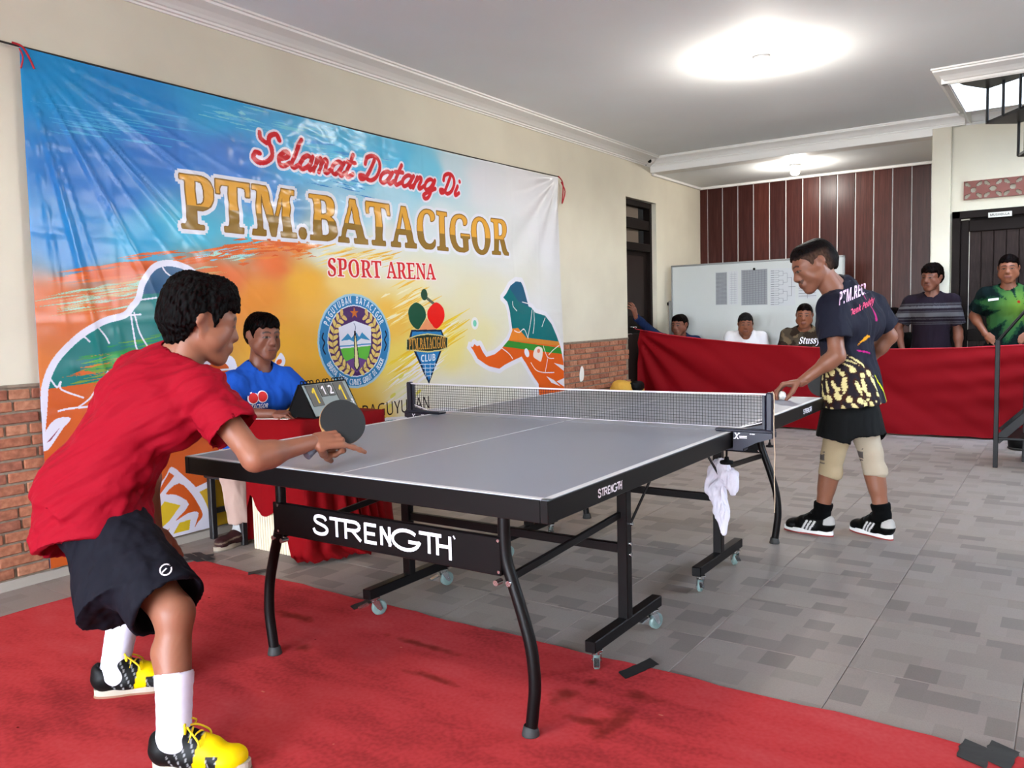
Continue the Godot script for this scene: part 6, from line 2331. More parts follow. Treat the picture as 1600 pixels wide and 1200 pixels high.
func server() -> void:
	var s := 1.0
	var fwd := Vector3(-0.987, 0, -0.12).normalized()
	var J := {}
	J.head = Vector3(0.714, 1.449, -1.381)
	J.neck = Vector3(0.817, 1.334, -1.538)
	J.pel = Vector3(0.867, 0.724, -1.537)
	J.hb = frame(Vector3(-0.84, -0.40, 0.5), Vector3(-0.36, 1, 0.1))
	J.sl = Vector3(0.814, 1.233, -1.331)
	J.sr = Vector3(0.914, 1.235, -1.802)
	J.el = Vector3(0.851, 0.985, -1.283)
	J.wl = Vector3(0.687, 0.851, -1.231)
	J.er = Vector3(0.987, 1.06, -1.92)
	J.wr = Vector3(0.811, 0.836, -1.875)
	J.hl = Vector3(0.834, 0.646, -1.482)
	J.hr = Vector3(0.891, 0.631, -1.642)
	J.kl = Vector3(0.792, 0.44, -1.457)
	J.kr = Vector3(0.965, 0.452, -1.553)
	J.al = Vector3(0.736, 0.115, -1.46)
	J.ar = Vector3(1.026, 0.119, -1.55)
	J.tl = Vector3(-0.98, 0, -0.16).normalized()
	J.tr = Vector3(-0.86, 0, -0.5).normalized()
	var root := thing("person", "man in a navy batik jersey bending at the far end with the ball", "person")
	var skin := lin(0.47, 0.295, 0.22)
	var body := Flesh.new()
	surface_nets(limbs(J, s, fwd, 0.98), 0.008, body, plain(skin))
	build_head(body, J, s * 1.04, skin, 1.12, 0.75, 0.0034)
	add_hand(body, J.wl, Vector3(0.594, 0.834, -1.214) - (J.wl as Vector3), Vector3(0.15, -1, 0.1), true, [curl(0.75, 0.5, 0.3), curl(0.7, 0.55, 0.3), curl(0.7, 0.55, 0.3), curl(0.7, 0.5, 0.3)], Vector3(0.25, 0.6, 0.95), 1.0, plain(skin), 0.1, 0.0034)
	add_hand(body, J.wr, Vector3(-0.9, -0.1, 0.3), Vector3(0.2, -0.3, 1), false, [curl(1.0, 1.2, 0.6), curl(1.1, 1.3, 0.7), curl(1.2, 1.3, 0.7), curl(1.2, 1.3, 0.7)], Vector3(0.3, 0.8, 0.6), 1.0, plain(skin), 0.05, 0.0045)
	put("body", body.mesh(), skin_mat(), root)
	build_hair(root, J, s * 1.04, hair_field(0.005, 0.012, -0.004, -0.05), lin(0.075, 0.062, 0.06), 0.002, 0.004, 9, Color(0.066, 0.037, 0.026, 0.85))
	# the jersey: navy with a batik flank
	var hem := Vector3(0.875, 0.714, -1.542)
	var tee := shirt_field(J, s, fwd, hem, 0.66, 0.026, 1.02, 0.083, false, false)
	tee.add(Vector3(0.867, 0.837, -1.548), hem, 0.158, 0.176, fwd, 1.15, true)
	tee.hollow.add(Vector3(0.875, 0.738, -1.543), Vector3(0.877, 0.649, -1.536), 0.162, 0.168, fwd, 1.15)
	var navy := lin(0.095, 0.10, 0.145)
	var cream := lin(0.80, 0.74, 0.52)
	var brown := lin(0.20, 0.09, 0.075)
	var plum := lin(0.13, 0.085, 0.12)
	var up := ((J.neck as Vector3) - (J.pel as Vector3)).normalized()
	var back := -fwd
	var lft := up.cross(fwd)     # his left, toward the camera
	var blobs := []
	var r := RandomNumberGenerator.new()
	r.seed = 15
	for k in 8:
		var x := -0.16 + 0.047 * k
		for row in [[-0.185, 0.013, 0.045], [-0.115, 0.017, 0.019], [-0.06, 0.011, 0.034], [0.0, 0.016, 0.018], [0.06, 0.012, 0.042], [0.13, 0.015, 0.018], [0.185, 0.010, 0.038]]:
			blobs.append([Vector2(x + r.randf_range(-0.011, 0.011), row[0] + r.randf_range(-0.018, 0.018)), Vector2(row[1], row[2]) * r.randf_range(0.8, 1.15), r.randf_range(-0.35, 0.35)])
	for k in 22:
		blobs.append([Vector2(r.randf_range(-0.16, 0.2), r.randf_range(-0.2, 0.22)), Vector2(0.007, 0.007) * r.randf_range(0.5, 1.5), 0.0])
	var wx := noise(1.0, 2, 71)
	var batik := func(p: Vector3, _n: Vector3) -> Color:
		var q: Vector3 = p - J.pel
		var h := q.dot(up)
		var u := atan2(q.dot(lft), q.dot(back)) * 0.155       # metres round the body from the spine toward his left
		if h > 0.62 or (p - J.sl).length() < 0.16 and h > 0.36:
			return navy
		# edge of the batik: a curve sweeping down over the flank
		var lim := 0.01 + 0.07 * smoothstep(-0.1, 0.22, h) + 0.16 * smoothstep(0.17, 0.30, h)
		if u > lim and h < 0.29:
			var qq := Vector2(u - lim - 0.13, h - 0.03)
			qq += Vector2(wx.get_noise_2d(u * 18.0, h * 18.0), wx.get_noise_2d(h * 18.0, u * 18.0 + 40.0)) * 0.004
			var near := 9.0
			for b in blobs:
				var d := ((qq - b[0]) as Vector2).rotated(b[2])
				near = minf(near, Vector2(d.x / b[1].x, d.y / b[1].y).length())
			if near < 1.0:
				return cream if near < 0.78 or sin(h * 420.0) > -0.7 else brown
			return brown if near < 1.45 else plum
		if absf(u - lim - 0.002) < 0.003 and h < 0.14 and h > -0.1:
			return lin(0.6, 0.58, 0.55)
		# slashes of colour: yellow low on the back, gold and magenta below the shoulder blade
		if absf((u + 0.045) - (h - 0.02) * 0.5 - 2.2 * pow(h - 0.02, 2)) < 0.0055 and h > -0.1 and h < 0.14:
			return lin(0.8, 0.8, 0.08)
		if absf(h - 0.335 + (u - 0.1) * 0.35 + 4.0 * pow(u - 0.1, 2)) < 0.012 * (1.0 - absf(u - 0.09) / 0.07) and absf(u - 0.09) < 0.07:
			return lin(0.82, 0.55, 0.1)
		if absf(h - 0.265 - (u - 0.1) * 0.2) < 0.004 and absf(u - 0.1) < 0.06:
			return lin(0.6, 0.08, 0.4)
		if u < -0.01 and h > 0.42 and h < 0.60 and absf(u + 0.10 - (0.6 - h) * 0.25) < 0.022:
			return navy.lerp(lin(0.72, 0.1, 0.42), 0.75)
		return navy
	cloth_part(root, "jersey", tee, 0.0048, batik, cloth_folds(Vector3(0.1, 1, 0.25), 0.009, 41, 10.0, 2.6), cloth_mat("sport_jersey", 0.75))
	# collar
	var st := flat()
	var ring := []
	var nb: Vector3 = J.neck + up * 0.006
	for k in 25:
		var a := TAU * k / 24.0
		ring.append(nb + (lft * cos(a) + fwd * sin(a)) * 0.068 + up * (0.026 - 0.04 * maxf(0.0, sin(a))) + fwd * 0.008)
	tube(st, ring, 0.016, 10, false, 0.5)
	put("collar", done(st), mat("navy_collar", Color(0.07, 0.075, 0.11), 0.8), root)
	var view := (Vector3(0.733, 1.309, -2.232) - Vector3(0.956, 1.291, -1.167)).normalized()
	var rr := (lft * -1.0).lerp(back * -1.0, 0.0).normalized()
	var pr := Basis(rr, up, back)
	decal(root, "back_print", letters("PTM.RECR", 0.165, 0.07, "Droid Sans"), tee, Vector3(0.867, 1.309, -1.594), (Vector3(0.928, 1.334, -1.639) - Vector3(0.803, 1.273, -1.546)).normalized(), (up + Vector3(0.1, 0, 0)).normalized(), view, mat("print_pink_white", Color(0.9, 0.74, 0.85), 0.7), 0.017)
	decal(root, "back_print", letters("Oenk Peddy", 0.145, 0.045, "Droid Sans", 0.25), tee, Vector3(0.9, 1.229, -1.609), (Vector3(0.956, 1.261, -1.65) - Vector3(0.85, 1.196, -1.571)).normalized(), up, view, mat("print_pink", Color(0.85, 0.25, 0.42), 0.7), 0.015)
	var shorts := leg_field(J, s, fwd, 0.60, 0.105, 0.125, 1.0)
	shorts.add(Vector3(0.863, 0.655, -1.54), Vector3(0.861, 0.554, -1.54), 0.150, 0.165, Vector3(0.1, 0, 1), 1.15, true)
	shorts.hollow.add(Vector3(0.86, 0.585, -1.543), Vector3(0.862, 0.516, -1.537), 0.150, 0.155, Vector3(0.1, 0, 1), 1.2)
	cloth_part(root, "shorts", shorts, 0.007, plain(lin(0.055, 0.05, 0.06)), cloth_folds(Vector3(0, 1, 0), 0.006, 44, 12.0, 2.0), cloth_mat("black_shorts", 0.8))
	for e in ["l", "r"]:
		var k: Vector3 = J["k" + e]
		var h: Vector3 = J["h" + e]
		var a: Vector3 = J["a" + e]
		var f := Field.new(0.02)
		f.add(k, k.lerp(h, 0.42), 0.058, 0.07, Vector3.ZERO, 1.0, true)
		f.add(k, k.lerp(a, 0.33), 0.058, 0.0565, Vector3.ZERO, 1.0, true)
		f.ball(k.lerp(a, 0.28) + Vector3(0.02, 0, 0), 0.048)
		var beige := lin(0.60, 0.53, 0.42) if e == "l" else lin(0.62, 0.565, 0.49)
		var patch := lin(0.30, 0.27, 0.26)
		var kp := func(p: Vector3, _n: Vector3) -> Color:
			var q := p - k
			return patch if q.dot(fwd) > 0.02 and absf(q.y + 0.01 + 0.2 * (q.dot(fwd) - 0.05)) < 0.022 + 0.012 * sin(q.y * 300.0) else beige
		var pad := cloth_part(root, "knee_support", f, 0.006, kp, nothing, cloth_mat("knit", 0.95))
		sock(root, J, e, 0.20, s, lin(0.03, 0.03, 0.033), 0.05)
		var grey := lin(0.6, 0.58, 0.56)
		var black := lin(0.045, 0.042, 0.048)
		var paint := func(p: Vector3, n: Vector3) -> Color:
			if p.z < 0.045 and p.y > 0.068:
				return grey
			if absf(n.x) > 0.3 and p.y < 0.078:
				for q in 3:
					if absf(p.z - 0.10 - 0.021 * q - (0.06 - p.y) * 0.55) < 0.0055:
						return lin(0.75, 0.73, 0.72)
			return black
		shoe(root, a, J["t" + e], 0.0, 0.285, paint, lin(0.80, 0.79, 0.78), lin(0.5, 0.14, 0.12), lin(0.03, 0.03, 0.03))
	# the ball he holds, and the bat in his other hand
	var ball := SphereMesh.new()
	ball.radius = 0.02
	ball.height = 0.04
	var bm := mat("ball_white", Color(0.88, 0.87, 0.84), 0.4)
	tag(put("ball", ball, bm, null, Transform3D(Basis(), Vector3(0.598, 0.785, -1.2))), "white table tennis ball between the server's fingers above the table", "ball")
	var bat := thing("bat", "dark bat in the server's hidden hand showing below his forearm", "bat", Vector3(0.678, 0.812, -1.683), 0.3)
	put("blade", prism_mesh(disc(Vector2.ZERO, Vector2(0.075, 0.078), 0.0, 36), 0.014, Transform3D(Basis(), Vector3(0, 0, -0.007))), mat("bat_grey", Color(0.2, 0.2, 0.2), 0.7), bat)
	put("handle", tube_mesh([Vector3(0.05, -0.04, 0), Vector3(0.15, -0.06, -0.03)], 0.013, 10), mat("bat_wood", Color(0.62, 0.45, 0.28), 0.6), bat)


func rest_pose(head: Vector3, fwd: Vector3, s: float, seated: bool, tilt := 0.0, hunch := 0.0) -> Dictionary:
	var J := {}
	var rt := fwd.cross(Vector3.UP)
	J.head = head
	J.hb = frame(fwd + Vector3(0, -0.06 + tilt, 0), Vector3.UP)
	J.neck = head + (Vector3(0, -0.155 + hunch, 0) - fwd * (0.03 + hunch * 0.9)) * s
	J.pel = J.neck + (Vector3(0, -0.52, 0) - fwd * 0.03) * s
	for e in ["l", "r"]:
		var k := rt * (1.0 if e == "r" else -1.0) * s
		J["s" + e] = J.neck + k * 0.168 + Vector3(0, -0.062, 0) * s
		J["h" + e] = J.pel + k * 0.095 + Vector3(0, -0.03, 0) * s
		if seated:
			J["k" + e] = J["h" + e] + fwd * 0.26 * s + k * 0.05 + Vector3(0, 0.02, 0)
			J["a" + e] = Vector3(J["k" + e].x, 0.09, J["k" + e].z) - fwd * 0.02
			J["e" + e] = J["s" + e] + k * 0.06 + (Vector3(0, -0.27, 0) + fwd * 0.05) * s
			J["w" + e] = J["k" + e] + Vector3(0, 0.10, 0) - fwd * 0.1 - k * 0.03
		else:
			J["k" + e] = J["h" + e] + Vector3(0, -0.42, 0) * s + k * 0.01 + fwd * 0.02
			J["a" + e] = Vector3(J["k" + e].x, 0.09, J["k" + e].z) - fwd * 0.03
			J["e" + e] = J["s" + e] + k * 0.055 + (Vector3(0, -0.28, 0) - fwd * 0.03) * s
			J["w" + e] = J["e" + e] + k * 0.01 + (Vector3(0, -0.24, 0) + fwd * 0.05) * s
		J["t" + e] = fwd
	return J


func spectator(label: String, J: Dictionary, fwd: Vector3, s: float, skin: Color, hair: Field, hair_col: Color, shirt_called: String, shirt: Callable, sleeve: float, trouser: Color, jaw := 1.0, moustache := 0.0, long_sleeve := false, rough_hair := 0.004) -> Dictionary:
	var root := thing("person", label, "person")
	var body := Flesh.new()
	surface_nets(limbs(J, s, fwd, 0.98), 0.012, body, plain(skin))
	build_head(body, J, s, skin, jaw, moustache, 0.005)
	for e in ["l", "r"]:
		var dirv: Vector3 = J.get("hd" + e, (J["w" + e] - J["e" + e]).normalized())
		var pal: Vector3 = J.get("hp" + e, (J.pel - J["w" + e]).normalized())
		add_hand(body, J["w" + e], dirv, pal, e == "l", J.get("hc" + e, [curl(0.3, 0.4, 0.3), curl(0.35, 0.4, 0.3), curl(0.4, 0.45, 0.3), curl(0.45, 0.5, 0.3)]), Vector3(0.5, 0.8, 0.3), s, plain(skin), 0.1, 0.006)
	put("body", body.mesh(), skin_mat(), root)
	build_hair(root, J, s, hair, hair_col, rough_hair, 0.006, 11)
	var up: Vector3 = (J.neck - J.pel).normalized()
	var tee := shirt_field(J, s, fwd, J.pel - up * 0.08 * s, sleeve, 0.02, 1.0, 0.078, long_sleeve)
	cloth_part(root, shirt_called, tee, 0.008, shirt, cloth_folds(Vector3(0.1, 1, 0), 0.007, 50 + names.get("person", 0), 11.0, 3.0), cloth_mat("cotton", 0.9))
	cloth_part(root, "trousers", leg_field(J, s, fwd, 1.9, 0.062, 0.15, 1.0), 0.014, plain(trouser), nothing, cloth_mat("cotton", 0.9))
	for e in ["l", "r"]:
		var f := Field.new(0.02)
		f.add(J["a" + e] + Vector3(0, -0.04, 0), J["a" + e] + J["t" + e] * 0.17 + Vector3(0, -0.05, 0), 0.045, 0.04)
		cloth_part(root, "shoe", f, 0.012, plain(lin(0.06, 0.06, 0.07)), nothing, cloth_mat("shoe_upper", 0.5))
	return {"root": root, "tee": tee}


func spectators() -> void:
	var black_hair := lin(0.05, 0.043, 0.042)
	var tan_skin := lin(0.47, 0.28, 0.205)
	var brown_skin := lin(0.40, 0.235, 0.17)
	var to_cam := Vector3(0.2, 0, 1).normalized()
	# navy sleeve reaching to the door jamb
	var f := Vector3(0.05, 0, 1).normalized()
	var J := rest_pose(Vector3(-1.971, 1.077, -5.95), f, 1.04, true, -0.04, 0.03)
	J.hb = frame(Vector3(-0.1, -0.1, 1), Vector3(0, 1, 0))
	J.sr = J.neck + Vector3(-0.16, -0.05, 0.02)
	J.er = Vector3(-2.224, 1.066, -5.62)
	J.wr = Vector3(-2.215, 1.19, -5.30)
	J.er = (J.sr as Vector3).lerp(J.wr, 0.5) + Vector3(0.02, -0.06, -0.02)
	J.hdr = Vector3(-0.05, 0.9, 0.42)
	J.hpr = Vector3(-1, 0, -0.1)
	spectator("seated man in a navy long-sleeved top reaching for the door jamb", J, f, 1.04, brown_skin, hair_field(0.006, 0.012, 0.006), black_hair, "long_sleeved_top", plain(lin(0.07, 0.125, 0.23)), 0.5, lin(0.1, 0.1, 0.14), 1.05, 0.1, true)
	# white tee
	f = Vector3(0.35, 0, 0.93).normalized()
	J = rest_pose(Vector3(-1.188, 1.071, -5.95), f, 1.0, true, -0.12, 0.075)
	spectator("seated man in a plain white tee in front of the whiteboard", J, f, 1.0, tan_skin, hair_field(0.009, 0.022, 0.006), lin(0.1, 0.095, 0.095), "tee_shirt", plain(lin(0.80, 0.79, 0.80)), 0.6, lin(0.12, 0.12, 0.15))
	# camouflage tee with a scrawled print
	f = Vector3(0.18, 0, 0.98).normalized()
	J = rest_pose(Vector3(-0.548, 1.156, -5.95), f, 1.06, true, 0.0, 0.03)
	var nz := noise(9.0, 2, 81)
	var camo := func(p: Vector3, _n: Vector3) -> Color:
		var v := nz.get_noise_3dv(p)
		var w := nz.get_noise_3dv(p + Vector3(9, 4, 2))
		return lin(0.16, 0.12, 0.10) if v > 0.12 else (lin(0.36, 0.31, 0.24) if w > 0.16 else lin(0.25, 0.21, 0.17))
	var made := spectator("seated man in a camouflage tee with white scrawled print", J, f, 1.06, tan_skin, hair_field(0.005, 0.012, 0.0), black_hair, "camouflage_tee", camo, 0.6, lin(0.1, 0.1, 0.1), 1.08)
	var rt := f.cross(Vector3.UP)
	decal(made.root, "tee_print", letters("Stussy", 0.21, 0.095, "Droid Serif", 0.3), made.tee, Vector3(-0.475, 0.888, -5.8), rt * -1.0, Vector3(-0.05, 1, 0).normalized(), -f, mats.white_print, 0.010)
	# black tee behind the server's elbow
	f = Vector3(0.1, 0, 1).normalized()
	J = rest_pose(Vector3(0.317, 1.092, -5.95), f, 1.0, true, 0.0, 0.02)
	J.hb = frame(Vector3(-0.35, -0.04, 0.9), Vector3.UP)
	spectator("seated man in a black tee partly hidden behind the server", J, f, 1.0, brown_skin, hair_field(0.007, 0.016, 0.0), black_hair, "tee_shirt", plain(lin(0.05, 0.05, 0.06)), 0.6, lin(0.1, 0.1, 0.12), 1.0, 0.15)
	# striped polo
	f = Vector3(0.1, 0, 1).normalized()
	J = rest_pose(Vector3(0.712, 1.49, -5.64), f, 1.02, false)
	J.hb = frame(Vector3(-0.3, 0.02, 0.95), Vector3(0.04, 1, 0))
	J.er = J.sr + Vector3(-0.12, -0.25, 0.0)
	J.wr = J.er + Vector3(0.05, -0.22, 0.03)
	var chest_y: float = J.neck.y
	var stripes := func(p: Vector3, _n: Vector3) -> Color:
		var h := chest_y - p.y
		var d := lin(0.085, 0.08, 0.085)
		if h > 0.05 and h < 0.30:
			for q in [[0.085, 0.006], [0.115, 0.012], [0.155, 0.004], [0.185, 0.02], [0.225, 0.005], [0.255, 0.004], [0.275, 0.003]]:
				if absf(h - q[0]) < q[1]:
					return lin(0.30, 0.29, 0.30) if q[1] > 0.01 else lin(0.22, 0.21, 0.22)
		return d
	spectator("standing man in a dark grey-striped polo shirt by the pillar", J, f, 1.02, brown_skin, hair_field(0.012, 0.028, 0.008, -0.05), black_hair, "polo_shirt", stripes, 0.78, lin(0.06, 0.06, 0.07), 0.95, 0.35, false, 0.008)
	# green splashed jersey, hands on hips
	f = Vector3(0.02, 0, 1).normalized()
	J = rest_pose(Vector3(1.334, 1.542, -5.68), f, 1.04, false)
	J.er = Vector3(1.057, 1.122, -5.78)
	J.wr = Vector3(1.169, 0.95, -5.66)
	J.hdr = Vector3(0.75, -0.55, 0.25)
	J.hpr = Vector3(0.3, -0.2, -1)
	J.hcr = [curl(0.1, 0.25, 0.2), curl(0.1, 0.3, 0.2), curl(0.15, 0.3, 0.2), curl(0.2, 0.35, 0.2)]
	J.el = Vector3(2.0 * J.head.x - J.er.x, J.er.y, J.er.z)
	J.wl = Vector3(2.0 * J.head.x - J.wr.x, J.wr.y, J.wr.z)
	J.hdl = Vector3(-0.75, -0.55, 0.25)
	J.hpl = Vector3(-0.3, -0.2, -1)
	var centre: Vector3 = J.neck + Vector3(0.10, -0.17, 0)
	var nz2 := noise(14.0, 3, 83)
	var leaf := func(p: Vector3, n: Vector3) -> Color:
		var d := lin(0.035, 0.055, 0.055)
		if n.z < -0.2:
			return d
		var q := Vector2(p.x - centre.x, p.y - centre.y)
		var a := q.angle()
		var l := q.length()
		var ray := absf(sin(a * 4.5 + 0.6)) * 0.16 + absf(sin(a * 11.0)) * 0.05 + 0.03 + 0.10 * maxf(0.0, cos(a - 3.7))
		ray += nz2.get_noise_2d(p.x * 3.0, p.y * 3.0) * 0.04
		if Vector2(q.x + 0.01, q.y - 0.035).length() < 0.012:
			return lin(0.5, 0.12, 0.08)
		if l < ray:
			return lin(0.34, 0.46, 0.16).lerp(lin(0.16, 0.30, 0.16), clampf(l / 0.2, 0, 1))
		if l < ray + 0.05:
			return d.lerp(lin(0.10, 0.24, 0.14), 0.6)
		return d
	made = spectator("standing man in a dark jersey splashed leaf green, hands on hips", J, f, 1.04, tan_skin, hair_field(0.007, 0.018, 0.0, -0.05), black_hair, "jersey", leaf, 0.74, lin(0.05, 0.05, 0.06), 1.12)
	decal(made.root, "chest_badge", fine_tris(PackedVector2Array([Vector2(-0.042, -0.014), Vector2(0.042, -0.006), Vector2(0.042, 0.014), Vector2(-0.042, 0.006)]), 0.02), made.tee, Vector3(1.225, 1.273, -5.65), Vector3.RIGHT, Vector3.UP, Vector3(0, 0, -1), mats.white_print, 0.008)


func chair(called: String, at: Vector3, turn: float, m: Material, label: String, seat_h := 0.43, group := "") -> void:
	var c := thing(called, label, "chair", at, turn, group)
	put("seat", sheet(10, 10, func(u, v): return Vector3((u - 0.5) * 0.42, seat_h - 0.012 * sin(u * PI) * sin(v * PI) + 0.01 * v, (0.5 - v) * 0.42), 0.012), m, c)
	put("backrest", sheet(10, 12, func(u, v): return Vector3((u - 0.5) * (0.42 - 0.06 * v * v), seat_h + 0.02 + v * 0.60 - 0.05 * v * v * absf(u - 0.5) * 2.0, -0.20 - 0.08 * v - 0.05 * (1.0 - pow(2.0 * u - 1.0, 2)) + 0.03), 0.01), m, c)
	for sx in [-1.0, 1.0]:
		for sz in [-1.0, 1.0]:
			var st := flat()
			tube(st, [Vector3(sx * 0.19, seat_h - 0.005, sz * 0.18), Vector3(sx * 0.22, 0.0, sz * 0.22)], [0.02, 0.016], 8)
			put("leg", done(st), m, c)


# ------------------------------------------------------------------ barrier, whiteboard, chairs, stairs and small things

func build_background() -> void:
	# red cloth barrier
	var zb := -5.46
	var nz := noise(1.0, 2, 61)
	var top := [Vector2(-2.30, 1.055), Vector2(-1.9, 0.985), Vector2(-1.5, 0.935), Vector2(-0.9, 0.875), Vector2(-0.3, 0.84), Vector2(0.4, 0.825), Vector2(0.95, 0.835), Vector2(1.5, 0.865), Vector2(2.2, 0.93), Vector2(3.2, 1.02)]
	var f := func(u: float, v: float) -> Vector3:
		var x := lerpf(-2.30, 3.2, u)
		var y := 0.9
		for k in top.size() - 1:
			if x >= top[k].x and x <= top[k + 1].x + 0.001:
				y = lerpf(top[k].y, top[k + 1].y, smoothstep(0, 1, (x - top[k].x) / (top[k + 1].x - top[k].x)) * 0.3 + 0.7 * (x - top[k].x) / (top[k + 1].x - top[k].x))
		var low := 0.012 + 0.02 * absf(nz.get_noise_1d(x * 1.3))
		var yy := lerpf(y, low, v)
		var r := Vector2(x + 2.36, 1.06 - yy)
		var fold := 0.035 * sin(r.angle() * 17.0 + 1.0) * exp(-r.length() * 0.75) * smoothstep(0.05, 0.4, r.length())
		fold += 0.016 * nz.get_noise_2d(x * 1.6 + yy * 2.5, yy * 0.9) + 0.014 * sin(x * 3.0 + yy * 5.0 + 0.5) * v
		fold += 0.012 * sin((yy - 0.12 * x) * 34.0) * exp(-pow((x - 1.35) / 0.7, 2)) * (1.0 - v)
		return Vector3(x, yy, zb + fold + 0.03 * v * v - 0.05 * exp(-pow((x + 2.3) / 0.3, 2)))
	var cm := mat("barrier_cloth", Color(0.43, 0.016, 0.05), 0.7)
	cm.metallic_specular = 0.2
	var bar_cloth := thing("barrier", "long dark red cloth barrier strung across the room before the spectators", "barrier")
	put("cloth", sheet(150, 36, f, 0.002), cm, bar_cloth)
	var st := flat()
	var rope := [Vector3(-2.36, 1.075, zb - 0.06)]
	for p in top:
		rope.append(Vector3(p.x, p.y, zb - 0.01))
	rope.append(Vector3(4.02, 1.06, zb))
	tube(st, rope, 0.006, 6)
	put("rope", done(st), mats.red_string, bar_cloth)
	put("hook", tube_mesh([Vector3(-2.42, 1.08, zb - 0.02), Vector3(-2.31, 1.078, zb - 0.06)], 0.007, 8), mats.chrome, bar_cloth)

	# whiteboard on a stand
	var wb := thing("whiteboard", "wide whiteboard with printed match sheets behind the seated men", "whiteboard", Vector3(-1.215, 0, -6.3))
	put("board", box_mesh(Vector3(1.97, 1.03, 0.02), 0.003, Vector3(0, 1.27, 0)), mat("whiteboard_white", Color(0.70, 0.715, 0.705), 0.3), wb)
	var alu := mat("aluminium", Color(0.52, 0.53, 0.53), 0.4, 0.6)
	st = flat()
	for e in [-1.0, 1.0]:
		box(st, Vector3(e * 0.99, 1.27, 0.003), Vector3(0.02, 1.06, 0.03), 0.003)
		box(st, Vector3(0, 1.27 + e * 0.52, 0.003), Vector3(2.0, 0.02, 0.03), 0.003)
	put("frame", done(st), alu, wb)
	for e in [-1.0, 1.0]:
		put("stand_post", box_mesh(Vector3(0.035, 1.35, 0.03), 0.004, Vector3(e * 1.03, 0.7, -0.02)), alu, wb)
		put("stand_foot", box_mesh(Vector3(0.04, 0.03, 0.5), 0.004, Vector3(e * 1.03, 0.016, -0.02)), alu, wb)
		put("knob", lathe_mesh([Vector2(0, 0), Vector2(0.02, 0), Vector2(0.02, 0.025), Vector2(0, 0.025)], 12, Transform3D(Basis(Vector3(0, 0, 1), PI / 2), Vector3(e * 1.055, 1.34, -0.02))), mats.black_matte, wb)
	var pages := [["standings_sheet", Vector3(-1.656, 1.687, -6.28), Vector3(-1.519, 1.308, -6.28), 8, 26], ["standings_sheet", Vector3(-1.501, 1.694, -6.28), Vector3(-1.389, 1.304, -6.28), 3, 0], ["standings_sheet", Vector3(-1.35, 1.7, -6.28), Vector3(-1.047, 1.294, -6.28), 9, 36], ["bracket_sheet", Vector3(-1.018, 1.697, -6.28), Vector3(-0.734, 1.277, -6.28), 0, 0], ["standings_sheet", Vector3(-0.706, 1.496, -6.28), Vector3(-0.506, 1.348, -6.28), 2, 5]]
	var sheet_m := mat("sheet_paper", Color(0.70, 0.71, 0.72), 0.8)
	var ink := mat("sheet_ink", Color(0.36, 0.37, 0.39), 0.8)
	var pale := mat("sheet_grey", Color(0.56, 0.57, 0.585), 0.8)
	var words := ["printed results sheet with a dark grid, nearest the free side of the whiteboard", "faint narrow notes sheet between two gridded results sheets", "largest gridded results sheet in the middle of the whiteboard", "knock-out bracket sheet pinned beside the largest results sheet", "pale small sheet by the server's head on the whiteboard"]
	for k in pages.size():
		var a: Vector3 = pages[k][1]
		var b: Vector3 = pages[k][2]
		var w := b.x - a.x
		var h := a.y - b.y
		var sh := thing("results_sheet", words[k], "paper", Vector3(a.x, b.y, -6.2865))
		put("page", box_mesh(Vector3(w, h, 0.002), 0.0, Vector3(w * 0.5, h * 0.5, 0)), sheet_m if k != 2 and k != 0 else pale, sh)
		st = flat()
		var cols: int = pages[k][3]
		var rows: int = pages[k][4]
		for c in range(1, cols):
			box(st, Vector3(w * c / cols, h * 0.5, 0.0012), Vector3(0.003, h * 0.96, 0.0006))
		for r in range(1, rows):
			box(st, Vector3(w * 0.5, h * r / rows, 0.0012), Vector3(w * 0.94, 0.0045, 0.0006))
		if k == 3:
			for r in 16:
				var yy := h * (0.04 + 0.06 * r)
				box(st, Vector3(w * 0.1, yy, 0.0012), Vector3(w * 0.14, 0.006, 0.0006))
				box(st, Vector3(w * 0.27, yy, 0.0012), Vector3(w * 0.16, 0.003, 0.0006))
			for lv in 3:
				var n: int = [8, 4, 2][lv]
				var x0: float = w * [0.35, 0.52, 0.68][lv]
				for r in n:
					var span_y := h * 0.96 / n
					box(st, Vector3(x0, h * 0.02 + span_y * (r + 0.5), 0.0012), Vector3(0.003, span_y * 0.5, 0.0006))
					box(st, Vector3(x0 + w * 0.08, h * 0.02 + span_y * (r + 0.5), 0.0012), Vector3(w * 0.16, 0.003, 0.0006))
			box(st, Vector3(w * 0.84, h * 0.5, 0.0012), Vector3(0.004, h * 0.5, 0.0006))
			box(st, Vector3(w * 0.86, h * 0.5, 0.0012), Vector3(w * 0.28, 0.004, 0.0006))
		if cols + rows == 3:
			for r in 14:
				box(st, Vector3(w * 0.5, h * (0.06 + 0.065 * r), 0.0012), Vector3(w * 0.7, 0.004, 0.0006))
		put("print", done(st), ink if cols + rows != 3 else pale, sh)
		if k == 2:
			put("magnet", lathe_mesh([Vector2(0.014, 0), Vector2(0.014, 0.008), Vector2(0, 0.01)], 12, Transform3D(Basis(Vector3.RIGHT, PI / 2), Vector3(w * 0.5, h + 0.005, 0))), mats.black_matte, sh)

	# plastic chairs under the seated men: only rims of two of them show
	var g := mat("chair_grey", Color(0.50, 0.50, 0.49), 0.5)
	chair("chair", Vector3(-1.97, 0, -5.93), 0.0, g, "grey plastic chair under the man reaching for the door jamb", 0.29)
	chair("chair", Vector3(-1.19, 0, -5.95), 0.15, g, "grey plastic chair under the man in the white tee", 0.33)
	chair("chair", Vector3(-0.60, 0, -5.95), 0.1, g, "grey plastic chair under the man in the camouflage tee", 0.36)
	chair("chair", Vector3(0.40, 0, -5.95), 0.1, mats.beige_plastic, "beige plastic chair under the man in the black tee", 0.32)

